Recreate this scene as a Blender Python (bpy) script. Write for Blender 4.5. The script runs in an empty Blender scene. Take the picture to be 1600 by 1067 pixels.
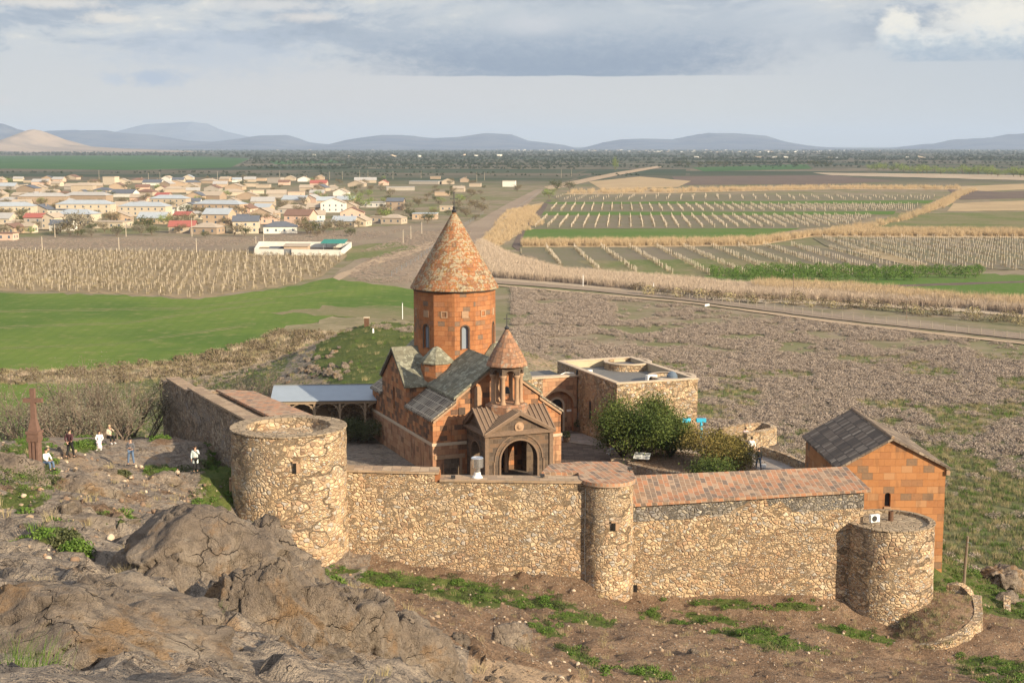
import bpy, bmesh, math, random
import numpy as np
from mathutils import Vector, Matrix
from mathutils.geometry import tessellate_polygon
R = math.radians
random.seed(7)
rng = np.random.default_rng(11)
S = bpy.context.scene
# ---------------------------------------------------------------- camera
F = 2222.0; CAMZ = 38.0; PITCH = R(7.82)
cam = bpy.data.cameras.new('camera'); camo = bpy.data.objects.new('camera', cam)
S.collection.objects.link(camo); S.camera = camo
cam.sensor_width = 36.0; cam.lens = F * 36.0 / 1600.0
cam.clip_start = 0.5; cam.clip_end = 90000
camo.location = (0, 0, CAMZ); camo.rotation_euler = (R(90) - PITCH, 0, 0)
# ---------------------------------------------------------------- light and view
S.view_settings.view_transform = 'Standard'; S.view_settings.look = 'None'
EXPO = 0.76; S.view_settings.exposure = EXPO; S.view_settings.gamma = 1.0
SUN_AZ, SUN_EL = 50.0, 21.0            # azimuth: degrees to the right of straight behind the camera
sd = bpy.data.lights.new('sun', 'SUN'); so = bpy.data.objects.new('sun', sd); S.collection.objects.link(so)
sd.energy = 5.0; sd.angle = R(0.5); sd.color = (1.0, 0.84, 0.60)
sdir = Vector((math.sin(R(SUN_AZ)) * math.cos(R(SUN_EL)), -math.cos(R(SUN_AZ)) * math.cos(R(SUN_EL)), math.sin(R(SUN_EL))))
so.rotation_euler = sdir.to_track_quat('Z', 'Y').to_euler(); so.location = (60, -40, 90)

# ---------------------------------------------------------------- node helpers
class NT:
    def __init__(s, nt): s.nt = nt
    def n(s, typ, ins=None, **kw):
        nd = s.nt.nodes.new(typ)
        for k, v in kw.items(): setattr(nd, k, v)
        for k, v in (ins or {}).items():
            sock = nd.inputs[k]
            if isinstance(v, bpy.types.NodeSocket): s.nt.links.new(v, sock)
            elif isinstance(v, bpy.types.Node): s.nt.links.new(v.outputs[0], sock)
            else:
                if isinstance(v, (tuple, list)) and len(v) == 3 and sock.type == 'RGBA': v = (*v, 1)
                sock.default_value = v
        return nd
    def m(s, op, a, b=0.0, c=None, clamp=False):
        i = {0: a, 1: b}
        if c is not None: i[2] = c
        return s.n('ShaderNodeMath', i, operation=op, use_clamp=clamp).outputs[0]
    def mix(s, f, a, b, blend='MIX'):
        nd = s.n('ShaderNodeMix', None, data_type='RGBA', blend_type=blend)
        for k, v in ((0, f), (6, a), (7, b)):
            if isinstance(v, bpy.types.NodeSocket): s.nt.links.new(v, nd.inputs[k])
            else: nd.inputs[k].default_value = (*v, 1) if isinstance(v, (tuple, list)) and len(v) == 3 else v
        return nd.outputs[2]
    def ss(s, x, a, b):                 # smoothstep of x between a and b
        nd = s.n('ShaderNodeMapRange', {0: x, 1: a, 2: b, 3: 0.0, 4: 1.0}, interpolation_type='SMOOTHSTEP')
        return nd.outputs[0]
    def noise(s, vec, scale, detail=3, rough=0.55, dim='3D', dist=0.0):
        return s.n('ShaderNodeTexNoise', {'Vector': vec, 'Scale': scale, 'Detail': detail, 'Roughness': rough, 'Distortion': dist}, noise_dimensions=dim).outputs[0]
    def ramp(s, x, stops, interp='LINEAR'):
        nd = s.n('ShaderNodeValToRGB', {0: x}); cr = nd.color_ramp; cr.interpolation = interp
        while len(cr.elements) < len(stops): cr.elements.new(0.5)
        for e, (p, c) in zip(cr.elements, stops): e.position = p; e.color = (*c, 1)
        return nd.outputs[0]
    def scalev(s, vec, sc):
        return s.n('ShaderNodeVectorMath', {0: vec, 1: sc}, operation='MULTIPLY').outputs[0]
    def addv(s, a, b):
        return s.n('ShaderNodeVectorMath', {0: a, 1: b}, operation='ADD').outputs[0]

MATS = {}
def material(name, fn, rough=0.9, spec=0.25, metallic=0.0):
    m = bpy.data.materials.new(name); m.use_nodes = True; nt = m.node_tree; nt.nodes.clear()
    N = NT(nt); out = N.n('ShaderNodeOutputMaterial')
    b = N.n('ShaderNodeBsdfPrincipled', {'Roughness': rough, 'Metallic': metallic})
    b.inputs['Specular IOR Level'].default_value = spec
    nt.links.new(b.outputs[0], out.inputs[0])
    col, height, hd = fn(N)
    if isinstance(col, bpy.types.NodeSocket): nt.links.new(col, b.inputs['Base Color'])
    else: b.inputs['Base Color'].default_value = (*col, 1)
    if height is not None:
        bp = N.n('ShaderNodeBump', {'Strength': 1.0, 'Distance': hd, 'Height': height})
        nt.links.new(bp.outputs[0], b.inputs['Normal'])
    MATS[name] = m
    return m
def coordO(N): return N.n('ShaderNodeTexCoord').outputs['Object']
def coordUV(N): return N.n('ShaderNodeTexCoord').outputs['UV']
def coordW(N): return N.n('ShaderNodeNewGeometry').outputs['Position']

# ---------------------------------------------------------------- world: Nishita sky with broken cloud
w = bpy.data.worlds.new('World'); S.world = w; w.use_nodes = True; w.node_tree.nodes.clear()
N = NT(w.node_tree)
wo = N.n('ShaderNodeOutputWorld'); bg = N.n('ShaderNodeBackground', {'Strength': 0.12})
w.node_tree.links.new(bg.outputs[0], wo.inputs[0])
sky = N.n('ShaderNodeTexSky', None, sky_type='NISHITA', sun_disc=False, sun_elevation=R(SUN_EL), sun_rotation=R(180 - SUN_AZ), air_density=1.0, dust_density=2.0, ozone_density=1.0)
d = N.n('ShaderNodeTexCoord').outputs['Generated']
sep = N.n('ShaderNodeSeparateXYZ', {0: d})
dx, dy, dz = sep.outputs
AZ = N.m('MULTIPLY', N.m('ARCTAN2', dx, dy), 57.2958)          # degrees right of +Y
EL = N.m('MULTIPLY', N.m('ARCSINE', dz), 57.2958)
ae = N.n('ShaderNodeCombineXYZ', {0: AZ, 1: EL, 2: 0.0}).outputs[0]
v1 = N.scalev(ae, (0.2, 0.6, 1)); n1 = N.noise(v1, 1.0, 9, 0.64, '2D', .3)
v2 = N.scalev(N.addv(ae, (31, 7, 0)), (0.5, 1.3, 1)); n2 = N.noise(v2, 1.0, 6, 0.6, '2D')
n3 = N.noise(N.scalev(ae, (1.6, 3.2, 1)), 1.0, 8, 0.66, '2D')
def pix(px, py): return ((px - 800) / F * 57.2958 * 0.975, (228 - py) / F * 57.2958)
def blob(px, py, rx, ry, soft=0.5, amp=0.9, nz=None):
    a0, e0 = pix(px, py); ra = rx / F * 57.3; re = ry / F * 57.3
    u = N.m('DIVIDE', N.m('SUBTRACT', AZ, a0), ra); v = N.m('DIVIDE', N.m('SUBTRACT', EL, e0), re)
    r2 = N.m('SQRT', N.m('ADD', N.m('MULTIPLY', u, u), N.m('MULTIPLY', v, v)))
    r2 = N.m('ADD', r2, N.m('MULTIPLY', N.m('SUBTRACT', nz or n3, 0.5), amp * 2))
    return N.ss(r2, 1.0 + soft / 2, 1.0 - soft)
def above(py, jit=0.0, soft=0.15):        # 1 above the height of that line
    e0 = (228 - py) / F * 57.3
    return N.ss(N.m('ADD', EL, N.m('MULTIPLY', N.m('SUBTRACT', n2, 0.5), jit)), e0, e0 + soft)
g = 1.0 / 0.12 / 2 ** EXPO
def C(r, gg, b): return tuple(((c / 255) ** 2.2) * g for c in (r, gg, b))
base = N.ramp(N.m('DIVIDE', EL, 8.0), [(0.0, C(222, 218, 208)), (0.18, C(216, 214, 208)), (0.35, C(208, 209, 210)), (0.7, C(196, 203, 213)), (1.0, C(188, 199, 214))])
warm = blob(560, 170, 420, 60, 1.0, 0.2)
c = N.mix(N.m('MULTIPLY', warm, 0.45), base, C(216, 208, 206))
rt = N.ss(AZ, 5.0, 22.0); c = N.mix(N.m('MULTIPLY', rt, 0.55), c, C(184, 196, 208))
# high broken deck
deckcol = N.ramp(n1, [(0.34, C(150, 163, 182)), (0.46, C(168, 178, 193)), (0.53, C(196, 201, 207)), (0.63, C(214, 214, 212)), (0.71, C(242, 236, 222))])
dk = N.m('MULTIPLY', above(96, 2.6, 0.55), N.m('SUBTRACT', 1.0, N.m('MULTIPLY', blob(1230, 70, 120, 80, 0.9, 0.3), 0.8)))
c = N.mix(N.m('MULTIPLY', dk, 0.92), c, deckcol)
# flat based dark cloud
dark = N.m('MULTIPLY', blob(890, 78, 330, 78, 0.5, 0.28), above(123, 0.12, 0.06))
dcol = N.ramp(N.ss(N.m('ADD', EL, N.m('MULTIPLY', N.m('SUBTRACT', n3, 0.5), 1.2)), 2.7, 5.4), [(0.0, C(124, 142, 168)), (0.45, C(154, 167, 186)), (1.0, C(194, 200, 207))])
c = N.mix(dark, c, dcol)
for (px, py, rx, ry, col, am, op) in [(250, 128, 42, 14, C(166, 182, 206), .9, .9), (185, 130, 20, 9, C(182, 194, 212), .9, .7), (330, 85, 170, 40, C(182, 193, 210), 1.0, .6),
        (95, 22, 90, 9, C(232, 224, 214), .8, .85), (185, 42, 45, 10, C(236, 228, 216), .8, .9), (420, 18, 100, 9, C(222, 218, 214), .9, .8), (480, 36, 50, 8, C(228, 220, 212), .8, .8), (15, 163, 26, 8, C(222, 214, 208), .8, .7),
        (830, 45, 60, 16, C(214, 214, 218), .9, .6)]:
    c = N.mix(N.m('MULTIPLY', blob(px, py, rx, ry, 0.8, am), op), c, col)
cum = N.m('MULTIPLY', N.m('MAXIMUM', N.m('MAXIMUM', blob(1395, 62, 34, 36, 0.35, 0.5), blob(1450, 82, 75, 30, 0.4, 0.5)), blob(1560, 60, 130, 62, 0.6, 0.5)), above(107, 0.1, 0.1))
ccol = N.ramp(N.ss(N.m('ADD', EL, N.m('MULTIPLY', N.m('SUBTRACT', n3, 0.5), 1.6)), 3.1, 4.9), [(0.0, C(166, 182, 200)), (0.35, C(196, 206, 214)), (0.7, C(232, 232, 228)), (1.0, C(250, 244, 230))])
c = N.mix(cum, c, ccol)
# overhead, out of view, bright cloud and blue are added as fill light
over = N.ss(N.m('ADD', EL, N.m('MULTIPLY', n1, 10)), 12.0, 40.0)
c = N.mix(N.m('MULTIPLY', over, 0.9), c, N.mix(N.ss(n1, .42, .6), N.mix(0.5, sky.outputs[0], (3.2, 3.7, 4.7)), (6.1, 6.0, 5.8)))
c = N.mix(0.06, c, sky.outputs[0])
w.node_tree.links.new(c, bg.inputs[0])
w.cycles.sampling_method = 'MANUAL'; w.cycles.sample_map_resolution = 512

# ---------------------------------------------------------------- measuring and object helpers
ct, st = math.cos(PITCH), math.sin(PITCH)
def P(px, py, z=None, D=None):
    """point on the ray through a photo pixel, at height z or at ground distance D"""
    u = (px - 800) / F; v = (533.5 - py) / F
    dr = Vector((u, ct + v * st, -st + v * ct))
    t = (z - CAMZ) / dr.z if z is not None else D / dr.y
    return Vector((dr.x * t, dr.y * t, CAMZ + dr.z * t))
def G(px, py, z=0.0): return P(px, py, z=z)
def proj(x, y, z):
    dep = y * ct - (z - CAMZ) * st; up = y * st + (z - CAMZ) * ct
    return 800 + F * x / dep, 533.5 - F * up / dep
COL = S.collection
def tag(o, label=None, cat=None, group=None, kind=None):
    if label: o['label'] = label
    if cat: o['category'] = cat
    if group: o['group'] = group
    if kind: o['kind'] = kind
    return o
def thing(name, label, cat, loc=(0, 0, 0), rz=0.0, group=None):
    o = bpy.data.objects.new(name, None); COL.objects.link(o); o.location = loc; o.rotation_euler = (0, 0, rz)
    o.empty_display_size = 0.3
    return tag(o, label, cat, group)
def copy_tree(o, parent=None):
    c = o.copy(); COL.objects.link(c)
    if parent: c.parent = parent
    for ch in o.children: copy_tree(ch, c)
    return c
class MB:
    def __init__(s): s.v = []; s.f = []; s.uv = {}
    def add(s, vs, fs):
        k = len(s.v); s.v += [Vector(a) for a in vs]; s.f += [tuple(i + k for i in f) for f in fs]; return s
    def box(s, x0, x1, y0, y1, z0, z1):
        return s.add([(x0, y0, z0), (x1, y0, z0), (x1, y1, z0), (x0, y1, z0), (x0, y0, z1), (x1, y0, z1), (x1, y1, z1), (x0, y1, z1)],
                     [(0, 3, 2, 1), (4, 5, 6, 7), (0, 1, 5, 4), (1, 2, 6, 5), (2, 3, 7, 6), (3, 0, 4, 7)])
    def hexa(s, b, t):                  # four bottom points, four top points
        return s.add(list(b) + list(t), [(0, 3, 2, 1), (4, 5, 6, 7), (0, 1, 5, 4), (1, 2, 6, 5), (2, 3, 7, 6), (3, 0, 4, 7)])
    def slab(s, outline, holes=(), o=(0, 0, 0), ux=(1, 0, 0), uy=(0, 0, 1), th=0.3):
        """flat outline (with holes) in the plane o+ux,uy, thickened by th along -(ux x uy)"""
        o, ux, uy = Vector(o), Vector(ux), Vector(uy); n = ux.cross(uy).normalized()
        loops = [list(outline)] + [list(h) for h in holes]
        flat = [p for l in loops for p in l]
        tris = tessellate_polygon([[Vector((p[0], p[1], 0)) for p in l] for l in loops])
        a = [o + ux * p[0] + uy * p[1] for p in flat]; b = [p - n * th for p in a]; k = len(a)
        fs = []
        for t in tris:
            p, q, r = (flat[i] for i in t)
            if (q[0] - p[0]) * (r[1] - p[1]) - (q[1] - p[1]) * (r[0] - p[0]) < 0: t = (t[0], t[2], t[1])
            fs += [tuple(t), (t[0] + k, t[2] + k, t[1] + k)]
        i0 = 0
        for li, l in enumerate(loops):
            ar = sum(l[i][0] * l[(i + 1) % len(l)][1] - l[(i + 1) % len(l)][0] * l[i][1] for i in range(len(l)))
            for i in range(len(l)):
                x, y = i0 + i, i0 + (i + 1) % len(l)
                f = (x, x + k, y + k, y)
                if (ar < 0) != (li > 0): f = f[::-1]
                if li > 0: f = f[::-1]
                fs.append(f)
            i0 += len(l)
        return s.add(a + b, fs)
    def prism(s, pts, z0, z1):
        n = len(pts)
        return s.add([(p[0], p[1], z0) for p in pts] + [(p[0], p[1], z1) for p in pts],
                     [tuple(range(n))[::-1], tuple(range(n, 2 * n))] + [(i, (i + 1) % n, n + (i + 1) % n, n + i) for i in range(n)])
    def lathe(s, prof, n=24, c=(0, 0), a0=0.0, cap=True):
        k = len(s.v)
        for (r, z) in prof:
            for i in range(n):
                a = a0 + 2 * math.pi * i / n; s.v.append(Vector((c[0] + r * math.cos(a), c[1] + r * math.sin(a), z)))
        for j in range(len(prof) - 1):
            for i in range(n):
                i2 = (i + 1) % n
                s.f.append((k + j * n + i, k + j * n + i2, k + (j + 1) * n + i2, k + (j + 1) * n + i))
        if cap:
            s.f.append(tuple(k + i for i in range(n))[::-1]); s.f.append(tuple(k + (len(prof) - 1) * n + i for i in range(n)))
        return s
    def tube(s, pts, rads, n=6):
        pts = [Vector(p) for p in pts]; k = len(s.v)
        if not hasattr(rads, '__len__'): rads = [rads] * len(pts)
        for j, p in enumerate(pts):
            t = (pts[min(j + 1, len(pts) - 1)] - pts[max(j - 1, 0)]).normalized()
            a = t.cross(Vector((0, 0, 1)) if abs(t.z) < .9 else Vector((1, 0, 0))).normalized(); b = t.cross(a)
            for i in range(n):
                an = 2 * math.pi * i / n; s.v.append(p + (a * math.cos(an) + b * math.sin(an)) * rads[j])
        for j in range(len(pts) - 1):
            for i in range(n):
                i2 = (i + 1) % n; s.f.append((k + j * n + i2, k + j * n + i, k + (j + 1) * n + i, k + (j + 1) * n + i2))
        s.f.append(tuple(k + i for i in range(n))); s.f.append(tuple(k + (len(pts) - 1) * n + i for i in range(n))[::-1])
        return s
    def build(s, name, mat, parent=None, smooth=False, label=None, loc=None):
        me = bpy.data.meshes.new(name)
        me.from_pydata([tuple(v) for v in s.v], [], s.f)
        me.validate(); me.update()
        uvl = me.uv_layers.new(name='UVMap')
        nf = len(me.polygons); co = np.empty(len(me.vertices) * 3); me.vertices.foreach_get('co', co); co = co.reshape(-1, 3)
        nr = np.empty(nf * 3); me.polygons.foreach_get('normal', nr); nr = nr.reshape(-1, 3)
        lt = np.empty(nf, int); me.polygons.foreach_get('loop_total', lt)
        lv = np.empty(len(me.loops), int); me.loops.foreach_get('vertex_index', lv)
        nn = np.repeat(nr, lt, axis=0)
        u = np.stack([-nn[:, 1], nn[:, 0], np.zeros(len(nn))], 1); ln = np.linalg.norm(u, axis=1)
        u[ln < .02] = (1, 0, 0); ln[ln < .02] = 1; u /= ln[:, None]
        vv = np.cross(nn, u); cc = co[lv]
        uv = np.stack([(cc * u).sum(1), (cc * vv).sum(1)], 1)
        uvl.data.foreach_set('uv', uv.ravel().astype(np.float32))
        if smooth: me.polygons.foreach_set('use_smooth', [True] * nf)
        if mat: me.materials.append(mat if not isinstance(mat, str) else MATS[mat])
        o = bpy.data.objects.new(name, me); COL.objects.link(o)
        if parent: o.parent = parent
        if loc is not None: o.location = loc
        if label: o['label'] = label
        return o
def npmesh(name, V, Fq, mat, smooth=False):
    me = bpy.data.meshes.new(name); V = np.asarray(V, np.float32); Fq = np.asarray(Fq, np.int32)
    me.vertices.add(len(V)); me.vertices.foreach_set('co', V.ravel())
    n, k = Fq.shape; me.loops.add(n * k); me.loops.foreach_set('vertex_index', Fq.ravel())
    me.polygons.add(n); me.polygons.foreach_set('loop_start', np.arange(0, n * k, k, dtype=np.int32)); me.polygons.foreach_set('loop_total', np.full(n, k, np.int32))
    if smooth: me.polygons.foreach_set('use_smooth', np.ones(n, bool))
    me.update(calc_edges=True)
    if mat: me.materials.append(MATS[mat] if isinstance(mat, str) else mat)
    return me
def npobj(name, me, parent=None, link=True):
    o = bpy.data.objects.new(name, me)
    if link: COL.objects.link(o)
    if parent: o.parent = parent
    return o
# ---------------------------------------------------------------- numpy value noise
def _h(ix, iy, iz, seed):
    with np.errstate(over='ignore'):
        h = (ix.astype(np.uint32) * np.uint32(374761393) + iy.astype(np.uint32) * np.uint32(668265263) + iz.astype(np.uint32) * np.uint32(2147483647) + np.uint32(seed * 1013904223 % 4294967295))
        h = (h ^ (h >> np.uint32(13))) * np.uint32(1274126177); h ^= h >> np.uint32(16)
        h = h * np.uint32(2246822519); h ^= h >> np.uint32(15)
    return h.astype(np.float64) / 4294967295.0
def vnoise(p, seed=0):
    p = np.asarray(p, float)
    if p.shape[1] == 2: p = np.c_[p, np.zeros(len(p))]
    i = np.floor(p).astype(np.int64); f = p - i; f = f * f * (3 - 2 * f); r = 0
    for a in (0, 1):
        for b in (0, 1):
            for c_ in (0, 1):
                wgt = (f[:, 0] if a else 1 - f[:, 0]) * (f[:, 1] if b else 1 - f[:, 1]) * (f[:, 2] if c_ else 1 - f[:, 2])
                r = r + wgt * _h((i[:, 0] + a) & 0xffffffff, (i[:, 1] + b) & 0xffffffff, (i[:, 2] + c_) & 0xffffffff, seed)
    return r
def cellv(p, seed):
    i = np.floor(p).astype(np.int64); best = np.full(len(p), 9e9); val = np.zeros(len(p)); sec = best.copy(); tilt = val.copy()
    for a in (-1, 0, 1):
        for b in (-1, 0, 1):
            for c_ in (-1, 0, 1):
                j = i + (a, b, c_); m_ = [j[:, k] & 0xffffffff for k in range(3)]
                f = np.stack([_h(*m_, seed + k) for k in range(3)], 1); rel = p - j - f; d = (rel ** 2).sum(1); v = _h(*m_, seed + 5)
                tv = (rel * np.stack([_h(*m_, seed + 7 + k) - .5 for k in range(3)], 1)).sum(1)
                n_ = d < best; sec = np.where(n_, best, np.minimum(sec, d)); val = np.where(n_, v, val); tilt = np.where(n_, tv, tilt); best = np.where(n_, d, best)
    return val, np.sqrt(sec) - np.sqrt(best), tilt
def fbm(p, scale, octv=4, seed=0, gain=0.5):
    p = np.asarray(p, float) * scale; a = 1; s = 0; t = 0
    for o in range(octv): s = s + a * vnoise(p, seed + o); t += a; a *= gain; p = p * 2.03 + 17.3
    return s / t
# ================================================================ materials
def plain(name, col, rough=0.85, var=0.12, sc=3.0, bump=0.0, spec=0.25, metallic=0.0):
    def fn(N):
        n = N.noise(coordO(N), sc, 4)
        c = N.mix(n, tuple(x * (1 - var * 1.6) for x in col), tuple(min(1, x * (1 + var * 1.6)) for x in col))
        return c, (n if bump else None), bump
    return material(name, fn, rough, spec, metallic)
def rubble(name, stones, mortar, size=0.36, grey=0.0, bump=0.12, low=0.0):
    def fn(N):
        o = coordO(N)
        wv = N.scalev(N.n('ShaderNodeVectorMath', {0: N.n('ShaderNodeTexNoise', {'Vector': o, 'Scale': 2.2, 'Detail': 2}).outputs['Color'], 1: (-.5, -.5, -.5)}, operation='ADD').outputs[0], (.32, .32, .22))
        p = N.scalev(N.addv(o, wv), (1, 1, 1.35))
        sm = N.m('MULTIPLY', N.ss(N.noise(N.scalev(o, (1, 1, 1.6)), .42, 2), .50, .54), 1.0)
        p = N.scalev(p, N.n('ShaderNodeCombineXYZ', {0: N.m('ADD', 1.0, N.m('MULTIPLY', sm, .45)), 1: N.m('ADD', 1.0, N.m('MULTIPLY', sm, .45)), 2: N.m('ADD', 1.0, N.m('MULTIPLY', sm, .8))}).outputs[0])
        vo = N.n('ShaderNodeTexVoronoi', {'Vector': p, 'Scale': 1 / size, 'Randomness': 0.95}, feature='F1')
        ed = N.n('ShaderNodeTexVoronoi', {'Vector': p, 'Scale': 1 / size, 'Randomness': 0.95}, feature='DISTANCE_TO_EDGE').outputs[0]
        v2 = N.n('ShaderNodeTexVoronoi', {'Vector': p, 'Scale': 2.1 / size, 'Randomness': 1.0}, feature='F1')
        big = N.ss(N.noise(o, .55, 2), .40, .62)
        r = N.n('ShaderNodeSeparateColor', {0: vo.outputs['Color']})
        st_ = N.ramp(r.outputs[0], stones, 'CONSTANT' if len(stones) > 6 else 'LINEAR')
        st_ = N.mix(N.m('MULTIPLY', N.m('SUBTRACT', N.n('ShaderNodeSeparateColor', {0: v2.outputs['Color']}).outputs[1], .3), .35, clamp=True), st_, (.36, .30, .22))
        fine = N.noise(o, 9, 4, .65)
        st_ = N.mix(N.m('MULTIPLY', N.ss(fine, .4, .75), .5), st_, (.15, .105, .07))
        patch = N.ss(N.noise(N.scalev(o, (1, 1, 2.2)), .35, 3), .5, .66)
        st_ = N.mix(N.m('MULTIPLY', patch, .3 + grey), st_, (.23, .215, .20))
        tone = N.noise(N.scalev(o, (1, 1, .7)), .22, 3, .6); st_ = N.mix(N.m('MULTIPLY', N.ss(tone, .52, .68), .35), st_, (.30, .17, .10)); st_ = N.mix(N.m('MULTIPLY', N.ss(tone, .46, .32), .3), st_, (.50, .42, .32))
        mz = N.ss(ed, 0.0, N.m('ADD', .05, N.m('MULTIPLY', fine, .06)))
        c = N.mix(mz, mortar, st_)
        h = N.m('ADD', N.m('MULTIPLY', N.ss(ed, 0.0, 0.22), 1.0), N.m('MULTIPLY', fine, .25))
        h = N.m('ADD', h, N.m('MULTIPLY', r.outputs[1], .3))
        return c, h, bump * .55
    return material(name, fn, 0.92, .15)
SAND = [(0.0, (.26, .16, .10)), (.08, (.49, .34, .205)), (.25, (.60, .435, .27)), (.40, (.42, .325, .235)), (.5, (.64, .485, .32)), (.62, (.46, .29, .175)), (.74, (.42, .38, .335)), (.84, (.57, .40, .24)), (.95, (.68, .555, .41))]
rubble('rubble_stone', SAND, (.36, .265, .17), .28)
rubble('rubble_stone_big', SAND, (.35, .255, .165), .32)
rubble('rubble_stone_grey', [(0.0, (.13, .12, .11)), (.2, (.24, .23, .22)), (.4, (.34, .31, .27)), (.55, (.18, .18, .19)), (.7, (.45, .38, .28)), (.85, (.28, .27, .27)), (.95, (.5, .45, .38))], (.2, .17, .13), .30, .1)
rubble('rubble_stone_dark', [(0.0, (.22, .15, .10)), (.2, (.36, .26, .18)), (.4, (.46, .35, .25)), (.6, (.30, .25, .22)), (.75, (.50, .39, .28)), (.88, (.38, .27, .18)), (.95, (.54, .45, .34))], (.27, .205, .15), .30)
def ashlar(name, ramp, bw=0.55, bh=0.36, mortar=(.16, .09, .05), msize=.012, uv=True, stain=0.35, bump=.02, offset=.5, squash=1.0, lichen=None, stc=(.05, .035, .03), swap=False):
    def fn(N):
        v = coordUV(N); o = coordO(N)
        if swap: sx_ = N.n('ShaderNodeSeparateXYZ', {0: v}).outputs; v = N.n('ShaderNodeCombineXYZ', {0: sx_[1], 1: N.m('ADD', sx_[0], N.m('MULTIPLY', sx_[1], .25))}).outputs[0]
        br = N.n('ShaderNodeTexBrick', {'Vector': v, 'Color1': (0, 0, 0), 'Color2': (1, 1, 1), 'Mortar': (0.5, .5, .5), 'Scale': 1.0, 'Mortar Size': msize, 'Mortar Smooth': .2, 'Bias': 0.0, 'Brick Width': bw, 'Row Height': bh}, offset=offset, squash=squash)
        rnd = N.n('ShaderNodeSeparateColor', {0: br.outputs['Color']}).outputs[0]
        c = N.ramp(rnd, ramp, 'CONSTANT')
        fine = N.noise(o, 6, 5, .65)
        c = N.mix(N.m('MULTIPLY', N.ss(fine, .3, .75), .35), c, (.42, .22, .11) if ramp[0][1][0] > .2 else (.16, .12, .09))
        # rain streaks and soot with a shape of their own
        sn = N.noise(N.scalev(o, (1.6, 1.6, .35)), 1.3, 5, .62)
        c = N.mix(N.m('MULTIPLY', N.ss(sn, .52, .66), stain), c, stc)
        if lichen:
            ln = N.noise(o, lichen[1], 6, .7); l2 = N.noise(o, lichen[1] * .25, 3, .6)
            c = N.mix(N.m('MULTIPLY', N.ss(N.m('ADD', ln, N.m('MULTIPLY', N.m('SUBTRACT', l2, .5), .8)), lichen[2], lichen[2] + .06), lichen[3]), c, lichen[0])
            if len(lichen) > 4:
                ln = N.noise(N.addv(o, (9, 3, 5)), lichen[1] * .7, 5, .7)
                c = N.mix(N.m('MULTIPLY', N.ss(ln, .55, .62), .8), c, lichen[4])
        fac = br.outputs['Fac']
        c = N.mix(N.m('MULTIPLY', fac, .85), c, mortar)
        h = N.m('ADD', N.m('SUBTRACT', 1.0, fac), N.m('MULTIPLY', fine, .5))
        return c, h, bump
    return material(name, fn, .9, .15)
OR = [(0.0, (.30, .118, .05)), (.3, (.33, .135, .057)), (.5, (.285, .112, .05)), (.68, (.26, .12, .065)), (.8, (.345, .15, .068)), (.93, (.20, .115, .07)), (.97, (.15, .11, .085))]
ashlar('orange_tuff', OR, .62, .42, (.24, .11, .055), .008, stain=.3)
ashlar('church_tuff', [(0.0, (.36, .15, .07)), (.22, (.28, .12, .06)), (.42, (.40, .20, .10)), (.56, (.13, .08, .055)), (.70, (.34, .17, .09)), (.82, (.09, .06, .048)), (.91, (.24, .13, .08))], .62, .42, (.24, .13, .08), .010, stain=.6)
ashlar('church_plinth_tuff', [(0.0, (.36, .20, .12)), (.3, (.42, .25, .15)), (.55, (.30, .16, .10)), (.8, (.38, .23, .15)), (.93, (.20, .12, .08))], .7, .45, (.28, .17, .11), .008, stain=.55)
ashlar('dark_basalt', [(0.0, (.085, .06, .045)), (.3, (.12, .085, .06)), (.55, (.07, .052, .042)), (.75, (.16, .10, .065)), (.9, (.10, .075, .06))], .5, .34, (.22, .17, .13), .012, stain=.2)
ashlar('house_tuff', [(0.0, (.35, .155, .062)), (.28, (.39, .18, .075)), (.5, (.32, .14, .06)), (.68, (.265, .135, .07)), (.82, (.39, .21, .105)), (.92, (.18, .12, .08))], .78, .5, (.28, .13, .06), .008, stain=.28, offset=.42)
ashlar('cone_tuff', [(0.0, (.26, .115, .06)), (.4, (.20, .10, .06)), (.7, (.30, .125, .06)), (.88, (.13, .085, .06))], .5, .4, (.15, .09, .06), .010, stain=.3, lichen=((.34, .31, .215), 5.0, .485, .72, (.25, .12, .02)))
ashlar('lantern_tuff', [(0.0, (.30, .16, .10)), (.4, (.22, .13, .09)), (.7, (.34, .19, .11)), (.88, (.15, .11, .09))], .4, .35, (.16, .09, .06), .012, stain=.3, lichen=((.30, .27, .22), 4.0, .58, .6))
ashlar('mossy_slab_roof', [(0.0, (.17, .165, .12)), (.4, (.21, .205, .155)), (.7, (.15, .15, .115)), (.9, (.26, .25, .19))], .8, .5, (.11, .105, .08), .012, stain=.35, lichen=((.36, .36, .28), 3.0, .55, .6), stc=(.07, .07, .05))
ashlar('grey_slab_roof', [(0.0, (.17, .145, .12)), (.3, (.24, .21, .17)), (.55, (.14, .12, .10)), (.8, (.28, .25, .20)), (.93, (.10, .08, .07))], .45, .7, (.42, .36, .28), .045, stain=.3, bump=.03)
ashlar('house_slab_roof', [(0.0, (.17, .13, .10)), (.3, (.22, .17, .13)), (.55, (.125, .10, .08)), (.8, (.29, .23, .175)), (.93, (.36, .29, .22))], .42, .75, (.06, .05, .045), .02, stain=.3, bump=.04, offset=.3)
ashlar('terracotta_slab_roof', [(0.0, (.36, .20, .125)), (.18, (.25, .175, .125)), (.36, (.40, .20, .12)), (.52, (.19, .15, .12)), (.66, (.38, .27, .19)), (.80, (.33, .165, .10)), (.9, (.15, .125, .11))], .66, .36, (.46, .36, .27), .025, stain=.45, bump=.02, stc=(.10, .09, .08), swap=True)
ashlar('coping_stone', [(0.0, (.30, .23, .16)), (.3, (.36, .27, .19)), (.6, (.26, .20, .15)), (.8, (.40, .31, .22))], 1.1, .6, (.2, .15, .1), .015, stain=.4, stc=(.13, .11, .09))
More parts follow.
